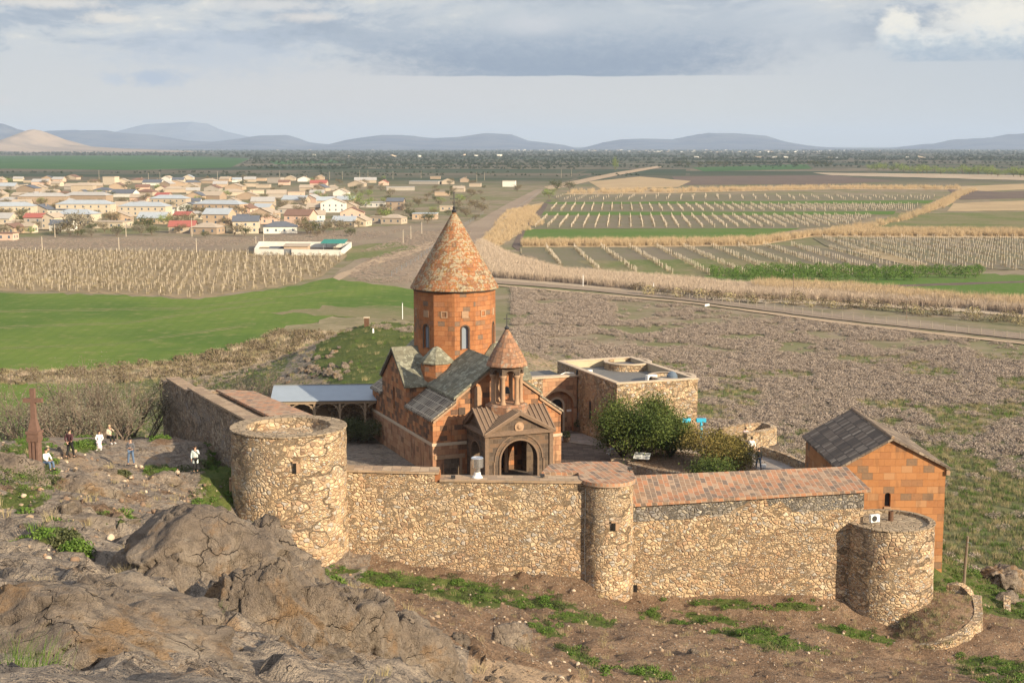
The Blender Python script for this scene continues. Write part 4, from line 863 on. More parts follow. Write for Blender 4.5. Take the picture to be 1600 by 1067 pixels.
for k in range(6):
    a1, a2 = R(-90 + 60 * k + 22), R(-30 + 60 * k + 22); rr_ = 1.40
    p1 = Vector((LC[0] + rr_ * math.cos(a1), LC[1] + rr_ * math.sin(a1), 8.5)); p2 = Vector((LC[0] + rr_ * math.cos(a2), LC[1] + rr_ * math.sin(a2), 8.5))
    ux = (p2 - p1).normalized(); wd = (p2 - p1).length
    o_ = [(0, 0), (wd / 2 - .40, 0)] + [(wd / 2 - .40 * math.cos(math.pi * i / 10), .40 * math.sin(math.pi * i / 10)) for i in range(1, 10)] + [(wd / 2 + .40, 0), (wd, 0), (wd, .85), (0, .85)]
    ln.slab(o_, o=p1, ux=ux, uy=(0, 0, 1), th=.42)
fixn(ln).build('lantern_arches', 'dark_basalt', PO)
lc = MB().lathe([(1.62, 9.18), (1.72, 9.24), (1.70, 9.36), (1.35, 10.05), (.9, 10.85), (.4, 11.7), (.14, 12.15)], 12, LC, R(22)).build('lantern_roof', 'lantern_tuff', PO)
cr = MB().lathe([(.14, 12.1), (.22, 12.25), (.08, 12.4), (.04, 12.5)], 10, LC); cr.box(-.03, .03, .27, .33, 12.45, 13.35); cr.box(-.26, .26, .275, .325, 12.95, 13.03); cr.build('cross', 'dark_metal', PO)
MB().lathe([(.28, 6.9), (.27, 7.0), (.2, 7.25), (.14, 7.4), (.05, 7.45)], 14, LC).build('bell', 'dark_metal', PO)
for cx_ in (-.55, .45):
    MB().lathe([(.22, -.3), (.22, 0), (.16, .1), (.15, 2.6), (.24, 2.8), (.26, 3.0)], 12, (cx_, 1.6)).build('portal_column', 'warm_trim', PO, True)

# ================================================================ fortress towers and walls
def tower(name, lab, c, r, z0, z1, mat, hollow=True, rim=.55, parapet=.9, bulge=0.0, slits=()):
    t = thing(name, lab, 'tower', (c[0], c[1], z0)); H = z1 - z0; n = 96
    m = MB(); k = 14; V = []
    zz = np.linspace(0, H, k); rr_ = r + bulge * (1 - zz / H)
    prof = [(rr_[i], zz[i]) for i in range(k)]
    if hollow: prof += [(r - rim, H - .02), (r - rim - .03, H - parapet)]
    m.lathe(prof, n)
    V = np.array([tuple(v) for v in m.v]); an = V[:, :2] / np.linalg.norm(V[:, :2], axis=1)[:, None].clip(1e-6)
    j = (fbm(np.c_[V + [c[0], c[1], 0]], 1.1, 3, 5) - .5) * .14; V[:, :2] += an * j[:, None]; topm = V[:, 2] > H - .05
    V[topm, 2] += (fbm(V[topm] * [1, 1, 0], 1.0, 3, 8) - .5) * .22
    m.v = [Vector(v) for v in V]
    o = m.build('wall', mat, t)
    if hollow:
        MB().lathe([(r - rim + .12, H + .02), (r + .06, H + .04), (r + .05, H + .12), (r - rim - .02, H + .13), (r - rim - .02, H - .1)], n, cap=False).build('rim', 'coping_rubble', t) if 'coping_rubble' in MATS else None
    for (ad, zc, w_, h_) in slits:
        a_ = R(ad); s_ = MB().box(-w_ / 2, w_ / 2, -.05, .25, -h_ / 2, h_ / 2).build('arrow_slit', 'black_opening', t)
        s_.location = ((r + .12) * math.sin(a_), -(r + .12) * math.cos(a_), zc); s_.rotation_euler = (0, 0, a_)
        f = MB(); f.box(w_ / 2, w_ / 2 + .2, -.04, .22, -h_ / 2, h_ / 2 - .05); f.box(-w_ / 2 - .05, w_ / 2 + .08, -.04, .22, h_ / 2, h_ / 2 + .1)
        f.build('surround', 'warm_trim', s_)
    return t
def copm(N):
    o = coordO(N); v = N.n('ShaderNodeTexVoronoi', {'Vector': o, 'Scale': 2.4}, feature='F1'); e = N.n('ShaderNodeTexVoronoi', {'Vector': o, 'Scale': 2.4}, feature='DISTANCE_TO_EDGE').outputs[0]
    c = N.mix(N.n('ShaderNodeSeparateColor', {0: v.outputs['Color']}).outputs[0], (.22, .17, .12), (.42, .33, .23)); n = N.noise(o, 2.0, 5, .65)
    c = N.mix(N.m('MULTIPLY', N.ss(n, .45, .6), .8), c, (.33, .25, .175)); return N.mix(N.ss(e, 0, .05), (.2, .15, .1), c), N.m('ADD', N.ss(e, 0, .1), n), .06
material('coping_rubble', copm, .93, .1)
C1 = (-14.15, 88.5); C2 = (6.12, 89.1); C3 = (24.6, 90.1)
tower('round_tower', 'biggest round rubble stone tower, hollow topped, at the left corner of the fortress', C1, 3.62, 10.5, 20.35, 'rubble_stone_big', True, .95, .5, .12, ((14, 8.05, .17, .62), (-82, 6.2, .3, .8)))
t2 = tower('round_tower', 'slim round stone tower standing in the middle of the front wall', C2, 1.64, 8.2, 16.7, 'rubble_stone', False, .3, .3, .08, ((10, 6.0, .22, .5),))
t3 = tower('round_tower', 'squat round stone tower with gravel top at the right end of the wall', C3, 2.8, 5.6, 13.8, 'rubble_stone_big', True, .3, .2, .1)
MB().lathe([(2.62, 7.6), (2.62, 8.13), (1.5, 8.17)], 48).build('gravel_top', 'coping_rubble', t3)
# flat slab roof of the slim tower that runs back over the wall
o2 = [(1.8 * math.cos(R(a)), 1.8 * math.sin(R(a))) for a in range(180, 361, 12)] + [(1.75, 3.0), (1.0, 4.6), (-1.5, 4.7), (-3.6, 3.9), (-4.2, 1.45), (-1.8, 1.45)]
m = MB().slab(o2, o=(0, 0, 8.78), ux=(1, 0, 0), uy=(0, 1, 0), th=.26); fixn(m).build('roof', 'terracotta_slab_roof', t2)
MB().slab([(1.66 * p[0] / 1.8, 1.66 * p[1] / 1.8) for p in o2[:16]] + [(1.6, 2.9), (.9, 4.4), (-1.4, 4.5), (-3.4, 3.8), (-4.0, 1.5)], o=(0, 0, 8.5), ux=(1, 0, 0), uy=(0, 1, 0), th=2.6).build('platform', 'rubble_stone', t2)
MB().tube([(-1.45, -.85, 8.3), (-1.48, -.9, 4), (-1.4, -1.05, 1.6), (-.9, -1.55, .9), (0, -2.1, .75), (.6, -2.4, .55)], .022, 5).build('cable', 'cable_grey', t2)
# flat top of the right tower gets gravel; pipe and air conditioner stand on it
p_ = MB().lathe([(.17, -.2), (.17, .8), (.13, .8), (.13, .3)], 12, cap=False); tag(p_.build('vent_pipe', 'rust_metal', None, loc=(24.75, 90.5, 13.6)), 'short rusty vent pipe on top of the right hand round tower', 'pipe')
def aircon(loc, rz, lab, s_=1.0, grp=None):
    t = thing('air_conditioner', lab, 'air conditioner', loc, rz, grp)
    MB().box(-.42 * s_, .42 * s_, -.16 * s_, .16 * s_, .08 * s_, .68 * s_).build('casing', 'white_paint', t)
    g_ = MB().lathe([(.25 * s_, 0), (.25 * s_, .012)], 20).build('fan_grille', 'dark_metal', t); g_.location = (-.1 * s_, -.163 * s_, .38 * s_); g_.rotation_euler = (R(90), 0, 0)
    for x_ in (-.36, .28): MB().box(x_ * s_, (x_ + .08) * s_, -.15 * s_, .15 * s_, 0, .079 * s_).build('foot', 'grey_metal', t)
    return t
aircon((23.35, 89.2, 13.98), R(20), 'white air conditioner unit on the edge of the right hand round tower', .78)
def fwall(name, lab, pts_top, th, z0, mat, cop='coping_stone', out=1, amp=.07):
    """rubble wall along (x, y, ztop) points; the outer face is displaced a little, th is its thickness towards the inside"""
    t = thing(name, lab, 'wall', (pts_top[0][0], pts_top[0][1], z0))
    base = Vector((pts_top[0][0], pts_top[0][1], z0)); P3 = [Vector(p) - base for p in pts_top]
    V = []; Fs = []; step = .5; cols = []
    for a_, b_ in zip(P3[:-1], P3[1:]):
        n = max(1, int((b_ - a_).length / step)); d = (b_ - a_); d2 = Vector((d.x, d.y, 0)).normalized(); nr_ = Vector((d2.y, -d2.x, 0)) * out
        if d2.length < .5: continue
        for k in range(n + 1): cols.append((a_.lerp(b_, k / n), nr_))
    rows = 14
    for (p, nr_) in cols:
        for j in range(rows):
            z = p.z * j / (rows - 1); q3 = Vector((p.x, p.y, z)) + nr_ * (.10 * (1 - j / (rows - 1)))
            V.append(q3)
        V.append(Vector((p.x, p.y, p.z)) - nr_ * th); V.append(Vector((p.x, p.y, 0)) - nr_ * th)
    H = rows + 2; Vn = np.array([tuple(v) for v in V]); wn = Vn + np.array(tuple(base)); dsp = (fbm(wn, 1.0, 3, 5) - .5) * 2 * amp
    nn = np.array([tuple(nr_) for (_, nr_) in cols for __ in range(H)]); mask = np.tile(np.r_[np.ones(rows), np.zeros(2)], len(cols)); Vn += nn * (dsp * mask)[:, None]
    m = MB(); m.v = [Vector(v) for v in Vn]
    for i in range(len(cols) - 1):
        for j in range(H - 1): m.f.append((i * H + j, (i + 1) * H + j, (i + 1) * H + j + 1, i * H + j + 1))
    m.f.append(tuple(range(H))[::-1]); m.f.append(tuple((len(cols) - 1) * H + j for j in range(H)))
    if out < 0: m.f = [f[::-1] for f in m.f]
    m.build('wall', mat, t)
    if cop:
        c2 = MB()
        for a_, b_ in zip(P3[:-1], P3[1:]):
            d = (b_ - a_); 
            if math.hypot(d.x, d.y) < .2: continue
            d2 = Vector((d.x, d.y, 0)).normalized(); nr_ = Vector((d2.y, -d2.x, 0)) * out
            o_ = nr_ * .13; i_ = -nr_ * (th + .08)
            c2.hexa([a_ + o_ + Vector((0, 0, .02)), b_ + o_ + Vector((0, 0, .02)), b_ + i_ + Vector((0, 0, .02)), a_ + i_ + Vector((0, 0, .02))], [a_ + o_ + Vector((0, 0, .17)), b_ + o_ + Vector((0, 0, .17)), b_ + i_ + Vector((0, 0, .17)), a_ + i_ + Vector((0, 0, .17))])
        fixn(c2).build('coping', cop, t)
    return t
wa = fwall('fortress_wall', 'tan rubble stone wall between the biggest tower and the slim middle tower', [(-10.9, 88.4, 17.5), (-4.65, 88.4, 17.35), (-4.6, 88.4, 16.85), (5.0, 88.4, 16.75)], 1.25, 8.5, 'rubble_stone')
MB().box(6.0, 6.32, .0, 1.25, 8.36, 8.86).build('end_block', 'orange_tuff', wa)
wb = fwall('fortress_wall', 'tan rubble stone wall under the long sloping slab roof, right of the slim tower', [(7.3, 89.2, 15.05), (15, 89.3, 15.5), (22.7, 89.5, 15.95)], .8, 7.5, 'rubble_stone', cop=None)
fixn(MB().hexa([(.0, -.04, 6.55), (7.8, .46, 6.95), (15.4, 1.06, 7.35), (15.4, 1.3, 7.35)][:0] or [(0, -.05, 6.5), (15.4, .25, 7.4), (15.4, .6, 7.4), (0, .3, 6.5)], [(0, -.05, 7.52), (15.4, .25, 8.42), (15.4, .6, 8.42), (0, .3, 7.52)])).build('upper_masonry', 'rubble_stone_grey', wb)
# long roof on the wall
rfm = MB(); a_ = [(-.15, -.3, 7.56), (15.75, .02, 8.48), (15.2, 4.5, 8.95), (-.1, 3.6, 8.5)]
fixn(rfm.hexa(a_, [(p[0], p[1], p[2] + .2) for p in a_])).build('roof', 'terracotta_slab_roof', wb)
fixn(MB().hexa([(.1, .6, 3), (15.3, .8, 3), (15.0, 4.2, 3), (.1, 3.3, 3)], [(.1, .6, 7.5), (15.3, .8, 8.35), (15.0, 4.2, 8.85), (.1, 3.3, 8.4)])).build('back_wall', 'rubble_stone', wb)
MB().box(.55, .8, -.12, .2, 1.75, 2.35).build('drain_hole', 'black_opening', wb)
fixn(MB().box(-.2, 15.5, -.3, 0, 0, .01)) if False else None
# left wall running away from the big tower
lw = [(-16.6, 90.6, 20.0), (-21.6, 101.4, 19.55), (-23.5, 105.5, 19.4), (-25.1, 109, 19.3), (-25.15, 109.05, 19.0), (-28.4, 115.7, 18.95), (-28.45, 115.8, 18.55), (-29.3, 117.6, 18.5)]
wc = fwall('fortress_wall', 'long brown stone wall running back from the biggest tower, with stepped far end', lw, .9, 12.0, 'rubble_stone_dark', out=-1, amp=.1)
fixn(MB().hexa([(-12.6, 26.9, 0), (-7, 28.5, 0), (-7, 29.3, 0), (-12.9, 27.7, 0)], [(-12.6, 26.9, 5.6), (-7, 28.5, 5.4), (-7, 29.3, 5.4), (-12.9, 27.7, 5.6)])).build('return_wall', 'rubble_stone_dark', wc)
dd = Vector((-5.0, 10.8, 0)).normalized(); nn_ = Vector((dd.y, -dd.x, 0))
def LP(s_, t_, z): p = Vector((-16.6, 90.6, 0)) + dd * s_ + nn_ * t_; return (p.x + 16.6, p.y - 90.6, z - 12)
a_ = [LP(1.2, 1.9, 19.8), LP(19.5, 1.9, 19.1), LP(19.5, 4.9, 18.75), LP(1.2, 5.6, 19.35)]
fixn(MB().hexa(a_, [(p[0], p[1], p[2] + .18) for p in a_])).build('lean_to_roof', 'terracotta_slab_roof', wc)
a_ = [LP(1.4, .85, 11.5), LP(19.3, .85, 11.5), LP(19.3, 4.6, 11.5), LP(1.4, 5.3, 11.5)]; b_ = [LP(1.4, .85, 19.75), LP(19.3, .85, 19.05), LP(19.3, 4.6, 18.72), LP(1.4, 5.3, 19.3)]
fixn(MB().hexa(a_, b_)).build('lean_to_wall', 'rubble_stone', wc)
MB().hexa([(-10.75, 20.6, 1.8), (-10.3, 21.6, 1.8), (-10.2, 21.5, 1.8), (-10.6, 20.5, 1.8)], [(-10.75, 20.6, 3.4), (-10.3, 21.6, 3.4), (-10.2, 21.5, 3.4), (-10.6, 20.5, 3.4)]) 
# dry stone terraces at the foot of the right tower
def curvewall(name, lab, pts, th, h0, h1, mat='rubble_stone'):
    t = thing(name, lab, 'wall', (pts[0][0], pts[0][1], h0)); m = MB(); n = len(pts); V = []
    P2 = [Vector((p[0], p[1], 0)) for p in pts]
    for i, p in enumerate(P2):
        d = (P2[min(i + 1, n - 1)] - P2[max(i - 1, 0)]).normalized(); nr_ = Vector((d.y, -d.x, 0)); zt = pts[i][2] - h0 if len(pts[i]) > 2 else h1 - h0; b0 = p - P2[0]
        V += [b0 + nr_ * .15, b0 + nr_ * .02 + Vector((0, 0, zt)), b0 - nr_ * th + Vector((0, 0, zt + .03)), b0 - nr_ * th]
    m.v = V
    for i in range(n - 1):
        for j in range(4): j2 = (j + 1) % 4; m.f.append((i * 4 + j, (i + 1) * 4 + j, (i + 1) * 4 + j2, i * 4 + j2))
    m.f += [(3, 2, 1, 0), tuple((n - 1) * 4 + j for j in range(4))]
    fixn(m).build('wall', mat, t); return t
def smoothpath(pts, k=6):
    out = []
    for i in range(len(pts) - 1):
        p0, p1, p2, p3 = (Vector(pts[max(0, min(len(pts) - 1, i + j))]) for j in (-1, 0, 1, 2))
        for s_ in range(k):
            t = s_ / k; out.append(tuple(.5 * ((2 * p1) + (p2 - p0) * t + (2 * p0 - 5 * p1 + 4 * p2 - p3) * t * t + (3 * p1 - p0 - 3 * p2 + p3) * t ** 3)))
    return out + [tuple(pts[-1])]
pa = [P(1428, 1008, D=84.2), P(1470, 1012, D=83.6), P(1510, 1000, D=84.5), P(1534, 975, D=87), P(1530, 945, D=91)]
curvewall('retaining_wall', 'low curved dry stone wall hugging the foot of the right tower', smoothpath([(p.x, p.y, p.z + z) for p, z in zip(pa, (.0, .35, .5, .55, .6))]), .5, 3.5, 8)
tf_ = smoothpath([(p.x, p.y, p.z + z) for p, z in zip(pa, (.0, .35, .5, .55, .6))]); tfm = MB(); cz = [Vector((24.6 + .6 * (p[0] - 24.6) * .55, 90.1 + .6 * (p[1] - 90.1) * .55, 9.6)) for p in tf_]; tv = []
for p, c0 in zip(tf_, cz):
    e_ = Vector((p[0], p[1], p[2] - .12)); d_ = (Vector((24.6, 90.1, e_.z)) - e_); e_ = e_ + d_.normalized() * .2
    for k_ in range(6):
        t_ = k_ / 5; q9 = e_.lerp(Vector((c0.x, c0.y, e_.z + .55)), t_); q9.z += math.sin(t_ * 3.14) * .25 + random.uniform(-.08, .08); tv.append(q9)
tfm.v = tv; tfm.f = [(i * 6 + j, i * 6 + j + 1, i * 6 + j + 7, i * 6 + j + 6) for i in range(len(tf_) - 1) for j in range(5)]
tag(tfm.build('terrace_fill', 'hillside_ground', None, True), kind='structure')
pa = [P(1478, 935, D=92), P(1500, 935, D=91.6), P(1525, 960, D=91), P(1533, 950, D=94)]
curvewall('retaining_wall', 'upper curved dry stone wall below the utility pole', smoothpath([(p.x, p.y, p.z + .9) for p in pa]), .5, 3.5, 8)
pa = [P(1532, 965, D=92), P(1560, 985, D=91), P(1576, 985, D=93), P(1578, 950, D=97)]
curvewall('retaining_wall', 'small separate dry stone wall farthest right below the house', smoothpath([(p.x, p.y, p.z + .9) for p in pa]), .45, 2.0, 8)

# ================================================================ the orange house at the right end
HS = thing('stone_house', 'tall orange tuff stone house with dark slab gable roof behind the right tower', 'house', (23.1, 98, 5.2), R(1))
HW, HL, HE, HR = 7.5, 10.8, 10.35, 12.35; xm_ = 3.6
mb = MB().slab([(0, 0), (HW, 0), (HW, HE), (xm_, HR), (0, HE)], [arch(3.45, 7.55, .42, 8.35, 10)], o=(0, 0, 0), th=.5); fixn(mb).build('gable_wall', 'house_tuff', HS)
mb = MB().slab([(.003, 0), (HW - .003, 0), (HW - .003, HE - .01), (xm_, HR - .01), (.003, HE - .01)], o=(0, .5, 0), th=HL - .5); fixn(mb).build('side_wall', 'house_tuff', HS)
MB().slab(arch(3.45, 7.52, .44, 8.35, 8), o=(0, .32, 0), th=.05).build('window', 'dark_glass', HS)
MB().box(3.2, 3.7, -.09, .0, 7.42, 7.55).build('window_sill', 'warm_trim', HS)
a, b = MB(), MB(); gable_roof((a, b), 0, HW, xm_, HE + .02, HR + .02, -.25, HL + .25, th=.14, over=.25)
fixn(a).build('roof', 'house_slab_roof', HS); fixn(b).build('roof', 'house_slab_roof', HS)
MB().box(HW - .004, HW + .25, -.2, .35, HE - .5, HE - .18).build('cornice', 'warm_trim', HS)
MB().tube([(xm_, -.25, HR + .22), (xm_, HL + .25, HR + .22)], .12, 8).build('ridge_roll', 'coping_stone', HS)

# ================================================================ refectory with flat roof and apses
RF = thing('refectory', 'flat roofed rubble stone building with rounded bays behind the courtyard trees', 'building', (9.3, 124.3, CT - .5), R(20))
RW, RD, RH = 8.0, 14.2, 6.4
m = MB().box(0, RW, 0, RD, 0, RH - .75); m.build('wall', 'rubble_stone_big', RF)
for nm_, bx in (('front', (0, RW, 0, .35)), ('back', (0, RW, RD - .35, RD)), ('left', (0, .35, .352, RD - .352)), ('right', (RW - .35, RW, .352, RD - .352))):
    MB().box(bx[0], bx[1], bx[2], bx[3], RH - .752, RH).build('parapet', 'rubble_stone_big', RF)
    MB().box(bx[0] - .07, bx[1] + .07, bx[2] - (.07 if nm_ != 'left' and nm_ != 'right' else -.08), bx[3] + (.07 if nm_ != 'left' and nm_ != 'right' else -.08), RH + .002, RH + .12).build('coping', 'pale_band_stone', RF)
MB().box(.36, RW - .36, .36, RD - .36, RH - .74, RH - .66).build('roof', 'roof_membrane', RF)
il = MB(); il.box(.352, RW - .352, .352, .40, RH - .65, RH - .02); il.box(.352, .40, .41, RD - .41, RH - .65, RH - .02); il.box(RW - .40, RW - .352, .41, RD - .41, RH - .65, RH - .02); il.box(.352, RW - .352, RD - .40, RD - .352, RH - .65, RH - .02); il.build('inner_lining', 'pale_plaster', RF)
for (cx_, cy_, r_) in ((RW - 1.35, 2.5, 2.15), (RW - 1.5, 11.9, 2.3)):
    ap = MB().lathe([(r_, 0), (r_, RH - .05), (r_ - .3, RH - .05), (r_ - .3, RH - .7)], 48, (cx_, cy_)).build('apse_wall', 'rubble_stone_big', RF)
    MB().lathe([(r_ - .31, RH - .75), (r_ - .31, RH - .3)], 48, (cx_, cy_)).build('apse_roof', 'roof_membrane', ap)
    MB().lathe([(r_ - .36, RH - .04), (r_ + .06, RH - .04), (r_ + .06, RH + .07), (r_ - .36, RH + .07)], 48, (cx_, cy_), cap=False).build('apse_coping', 'pale_band_stone', ap)
    if cy_ < 5: MB().lathe([(.55, RH - .3), (.5, RH + .05), (.3, RH + .35), (.05, RH + .45)], 20, (cx_, cy_)).build('roof_light', 'window_glass', ap)
wn_ = MB().slab(arch(0, 0, .55, 1.45, 10), o=(0, 0, 0), ux=(0, -1, 0), uy=(0, 0, 1), th=.04).build('window', 'dark_glass', RF, loc=(-.02, 5.9, 2.2))
archband(MB(), 0, 1.45, .28, .42, (0, 0, 0), (0, -1, 0), (0, 0, 1), .06, z0=0).build('window_frame', 'warm_trim', wn_, loc=(-.03, 0, 0))
MB().tube([(-.12, 9.0, .3), (-.12, 9.0, 6.0), (-.05, 9.05, 6.35)], .09, 8).build('drainpipe', 'dark_metal', RF)
def rfp(x, y, z): return Matrix.Rotation(R(20), 3, 'Z') @ Vector((x, y, z)) + Vector((9.3, 124.3, CT - .5))
for (px_, py_, lab, s_) in ((.9, 8.6, 'white air conditioner at the left parapet of the flat roof', .9), (4.6, 2.6, 'larger white air conditioner mid way on the flat roof', 1.25), (4.9, 1.0, 'small white air conditioner by the front parapet of the flat roof', 1.0)):
    aircon(rfp(px_, py_, RH - .66), R(20 + 10), lab, s_, 'air conditioners on the flat roof')
# gate wall with arched recess and door
GW = thing('gate_building', 'orange stone gate front with arched door between church and refectory', 'building', tuple(rfp(-6.5, 8.9, 0)), R(20))
GH = 5.75
m = MB().slab([(-1.6, 0), (6.4, 0), (6.4, GH), (-1.6, GH)], [arch(4.5, .3, 3.1, 2.9, 18)], o=(0, 0, 0), th=.5); fixn(m).build('wall', 'church_plinth_tuff', GW)
MB().slab([(-1.55, 0), (6.35, 0), (6.35, GH - .02), (-1.55, GH - .02)], [arch(4.5, .5, 1.25, 3.0, 14)], o=(0, .5, 0), th=.3).build('recess_wall', 'church_plinth_tuff', GW)
MB().box(1.0, 2.9, -.03, -.001, 3.3, GH).build('rubble_patch', 'rubble_stone', GW)
archband(MB(), 4.5, 2.9, 1.55, 1.85, (0, -.06, 0), (1, 0, 0), (0, 0, 1), .059).build('arch_moulding', 'warm_trim', GW)
archband(MB(), 4.5, 3.0, .62, .82, (0, .44, 0), (1, 0, 0), (0, 0, 1), .059, z0=.5).build('door_surround', 'pale_band_stone', GW)
MB().box(3.9, 5.1, .62, .7, .4, 3.0).build('door', 'dark_wood', GW)
MB().slab(arch(4.5, 3.05, 1.24, 3.06, 10), o=(0, .66, 0), th=.05).build('fanlight', 'dark_glass', GW)
MB().box(5.55, 6.0, .44, .499, 2.35, 2.55).build('plaque', 'white_paint', GW)
MB().box(-1.7, 6.5, -.12, .9, GH + .002, GH + .14).build('coping', 'pale_band_stone', GW)
MB().box(-1.6, 6.38, .82, 7.0, 0, GH - .5).build('rear_wall', 'rubble_stone', GW); MB().box(-1.5, 6.3, .95, 6.9, GH - .495, GH - .42).build('roof', 'roof_membrane', GW)
MB().tube([(6.2, .3, GH + .3), (5.5, .8, GH + .3), (4.9, .9, GH + .05), (4.6, 1.0, GH - .3)], .05, 6).build('roof_pipe', 'white_paint', GW)
# planters by the door
for k, (px, py, lab) in enumerate(((885, 688, 'stone plant pot just left of the gate front, beside the church'), (903, 671, 'plant pot with green leaves beside the arched door'))):
    g_ = G(px, py + 3, CT); t = thing('plant_pot', lab, 'plant pot', (g_.x, g_.y, CT))
    MB().lathe([(.22, 0), (.34, .45), (.38, .5), (.30, .5), (.28, .42)], 14).build('pot', 'carved_stone', t)
    lf = leafball('leaves', 260, .4, .35, .07, 'leaf_dark_green', .75, 50 + k); COL.objects.link(lf); lf.parent = t
# ================================================================ colonnade with blue metal roof
SH = thing('timber_shelter', 'open timber shelter with pale blue metal roof and carved brackets behind the left wall', 'shelter', tuple(P(455, 687, z=CT)), R(4))
SH.location = (-20.6, 128.3, CT)
fixn(MB().hexa([(-1.5, -.5, 3.7), (8.2, -.5, 3.7), (8.2, 3.0, 4.55), (-1.5, 3.0, 4.55)], [(-1.5, -.5, 3.76), (8.2, -.5, 3.76), (8.2, 3.0, 4.61), (-1.5, 3.0, 4.61)])).build('roof', 'blue_metal', SH)
fixn(MB().hexa([(-1.5, 3.02, 4.5), (8.2, 3.02, 4.5), (8.2, 6.2, 4.0), (-1.5, 6.2, 4.0)], [(-1.5, 3.02, 4.7), (8.2, 3.02, 4.7), (8.2, 6.2, 4.1), (-1.5, 6.2, 4.1)])).build('rear_roof', 'grey_metal', SH)
MB().box(-1.4, 8.1, -.35, -.2, 3.42, 3.66).build('beam', 'bleached_wood', SH)
for x_ in (0.2, 2.5, 4.8, 7.1):
    p = MB().box(x_ - .09, x_ + .09, -.36, -.18, 0, 3.4).build('post', 'bleached_wood', SH)
    for s_ in (-1, 1):
        br = MB()
        pts = [(x_ + s_ * (.09 + .75 * (1 - math.cos(t_))), -.27, 2.5 + .88 * math.sin(t_)) for t_ in np.linspace(0, math.pi / 2, 8)]
        br.tube(pts, .055, 5); br.tube([(x_ + s_ * .1, -.27, 3.1), (x_ + s_ * .35, -.27, 3.25), (x_ + s_ * .4, -.27, 3.0)], .04, 5); br.build('bracket', 'bleached_wood', p)
MB().box(-1.4, 8.1, 3.3, 3.7, -.3, 4.4).build('back_wall', 'rubble_stone_dark', SH)
MB().slab(arch(0, 0, 1.2, 1.9, 10), o=(2.9, 3.28, 0), th=.05).build('door', 'bleached_wood', SH)
MB().box(-1.4, 8.1, -.4, 3.3, -.3, .05).build('floor', 'court_paving', SH)
# courtyard paving, rock floor on the left, right hand terrace
pv_ = [G(x, y, CT) for x, y in ((862, 760), (1130, 760), (1135, 700), (1000, 690), (905, 668), (860, 670))]
fixn(MB().slab([(-5.9 + .0, 104), (-2, 96), (22, 94.5), (22.5, 104), (18, 118), (9.2, 124.2), (6, 132.5), (-1, 130.3), (4.3, 119.2), (-6, 114.4)], o=(0, 0, CT + .05), ux=(1, 0, 0), uy=(0, 1, 0), th=.3))
m = MB().slab([(-7.5, 112), (-7.5, 94.5), (22, 94.7), (22.3, 104), (18, 118), (9.4, 124.0), (5.9, 132.5), (-1.2, 130.3), (4.0, 118.6), (-6, 114)], o=(0, 0, CT + .05), ux=(1, 0, 0), uy=(0, 1, 0), th=.3)
tag(fixn(m).build('courtyard_paving', 'court_paving'), kind='structure')
# light stone path slabs in front of the refectory
m = MB().slab([tuple(G(x, y, CT)[:2]) for x, y in ((875, 690), (930, 697), (960, 693), (925, 684), (908, 678), (880, 680))], o=(0, 0, CT + .09), ux=(1, 0, 0), uy=(0, 1, 0), th=.1); tag(fixn(m).build('stone_path', 'terrace_paving'), kind='structure')
m = MB().slab([tuple(G(x, y, CT)[:2]) for x, y in ((1168, 745), (1290, 752), (1262, 732), (1196, 704), (1168, 715))], o=(0, 0, CT + .10), ux=(1, 0, 0), uy=(0, 1, 0), th=.4); tag(fixn(m).build('terrace_paving', 'terrace_paving'), kind='structure')
q1 = [G(x, y, CT) for x, y in ((1193, 712), (1225, 722), (1262, 738), (1290, 750))]
curvewall('parapet_wall', 'low stone parapet wall along the right edge of the paved terrace', [(p.x, p.y, CT + .85) for p in q1][::-1], .4, CT - 3.5, 0, 'rubble_stone')
# round bastion lookout
ba = [G(1120, 686, CT), G(1140, 679, CT)]; BC = G(1168, 695, CT); BC = Vector((BC.x, BC.y, 0))
bp = [P(x, y, D=D) for x, y, D in ((1122, 667, 126.5), (1150, 663, 128.3), (1185, 660, 129.5), (1206, 664, 128.6), (1213, 669, 126.8), (1198, 672, 125.6), (1167, 677, 124.2))]; BC = Vector((bp[2].x, 127.2, 0))
curvewall('bastion_wall', 'small stone lookout bastion at the rear right of the courtyard', smoothpath([(p.x, p.y, CT + 1.5) for p in bp])[::-1], .5, CT - 3.5, 0, 'rubble_stone')
fixn(MB())
m = MB().lathe([(1.5, -4), (1.5, 0.02)], 32, (0, 0)); bo = m.build('bastion_floor', 'court_paving', None, loc=(BC.x, BC.y, CT)); tag(bo, kind='structure')
cw_ = [G(1128, 700, CT), G(1150, 704, CT), G(1165, 712, CT)]
curvewall('rough_wall', 'dark rough stone wall between the olive coloured tree and the bastion', [(p.x, p.y, CT + 1.2) for p in cw_], .5, CT - .3, 0, 'rubble_stone_dark')
cw_ = [(9.6, 115.6), (11.5, 113.4), (14.0, 111.4), (15.4, 110.6)]
curvewall('planter_wall', 'low dark stone planter wall beneath the courtyard trees', [(x, y, CT + .75) for x, y in cw_], .5, CT - .3, 0, 'rubble_stone_dark')
m = MB().slab([(9.8, 115.8), (11.7, 113.7), (15.5, 111.0), (20.5, 110.5), (19.5, 117.5), (13, 121)], o=(0, 0, CT + .68), ux=(1, 0, 0), uy=(0, 1, 0), th=.8); tag(fixn(m).build('planting_bed', 'hillside_ground'), kind='structure')
MB_ = MB().box(-1.2, 1.2, -.25, .25, 0, .42); b = MB_.build('stone_bench', 'pale_band_stone', None, loc=(9.6, 118.6, CT + .05)); b.rotation_euler = (0, 0, R(8)); tag(b, 'long low pale stone bench slab in front of the refectory', 'bench')
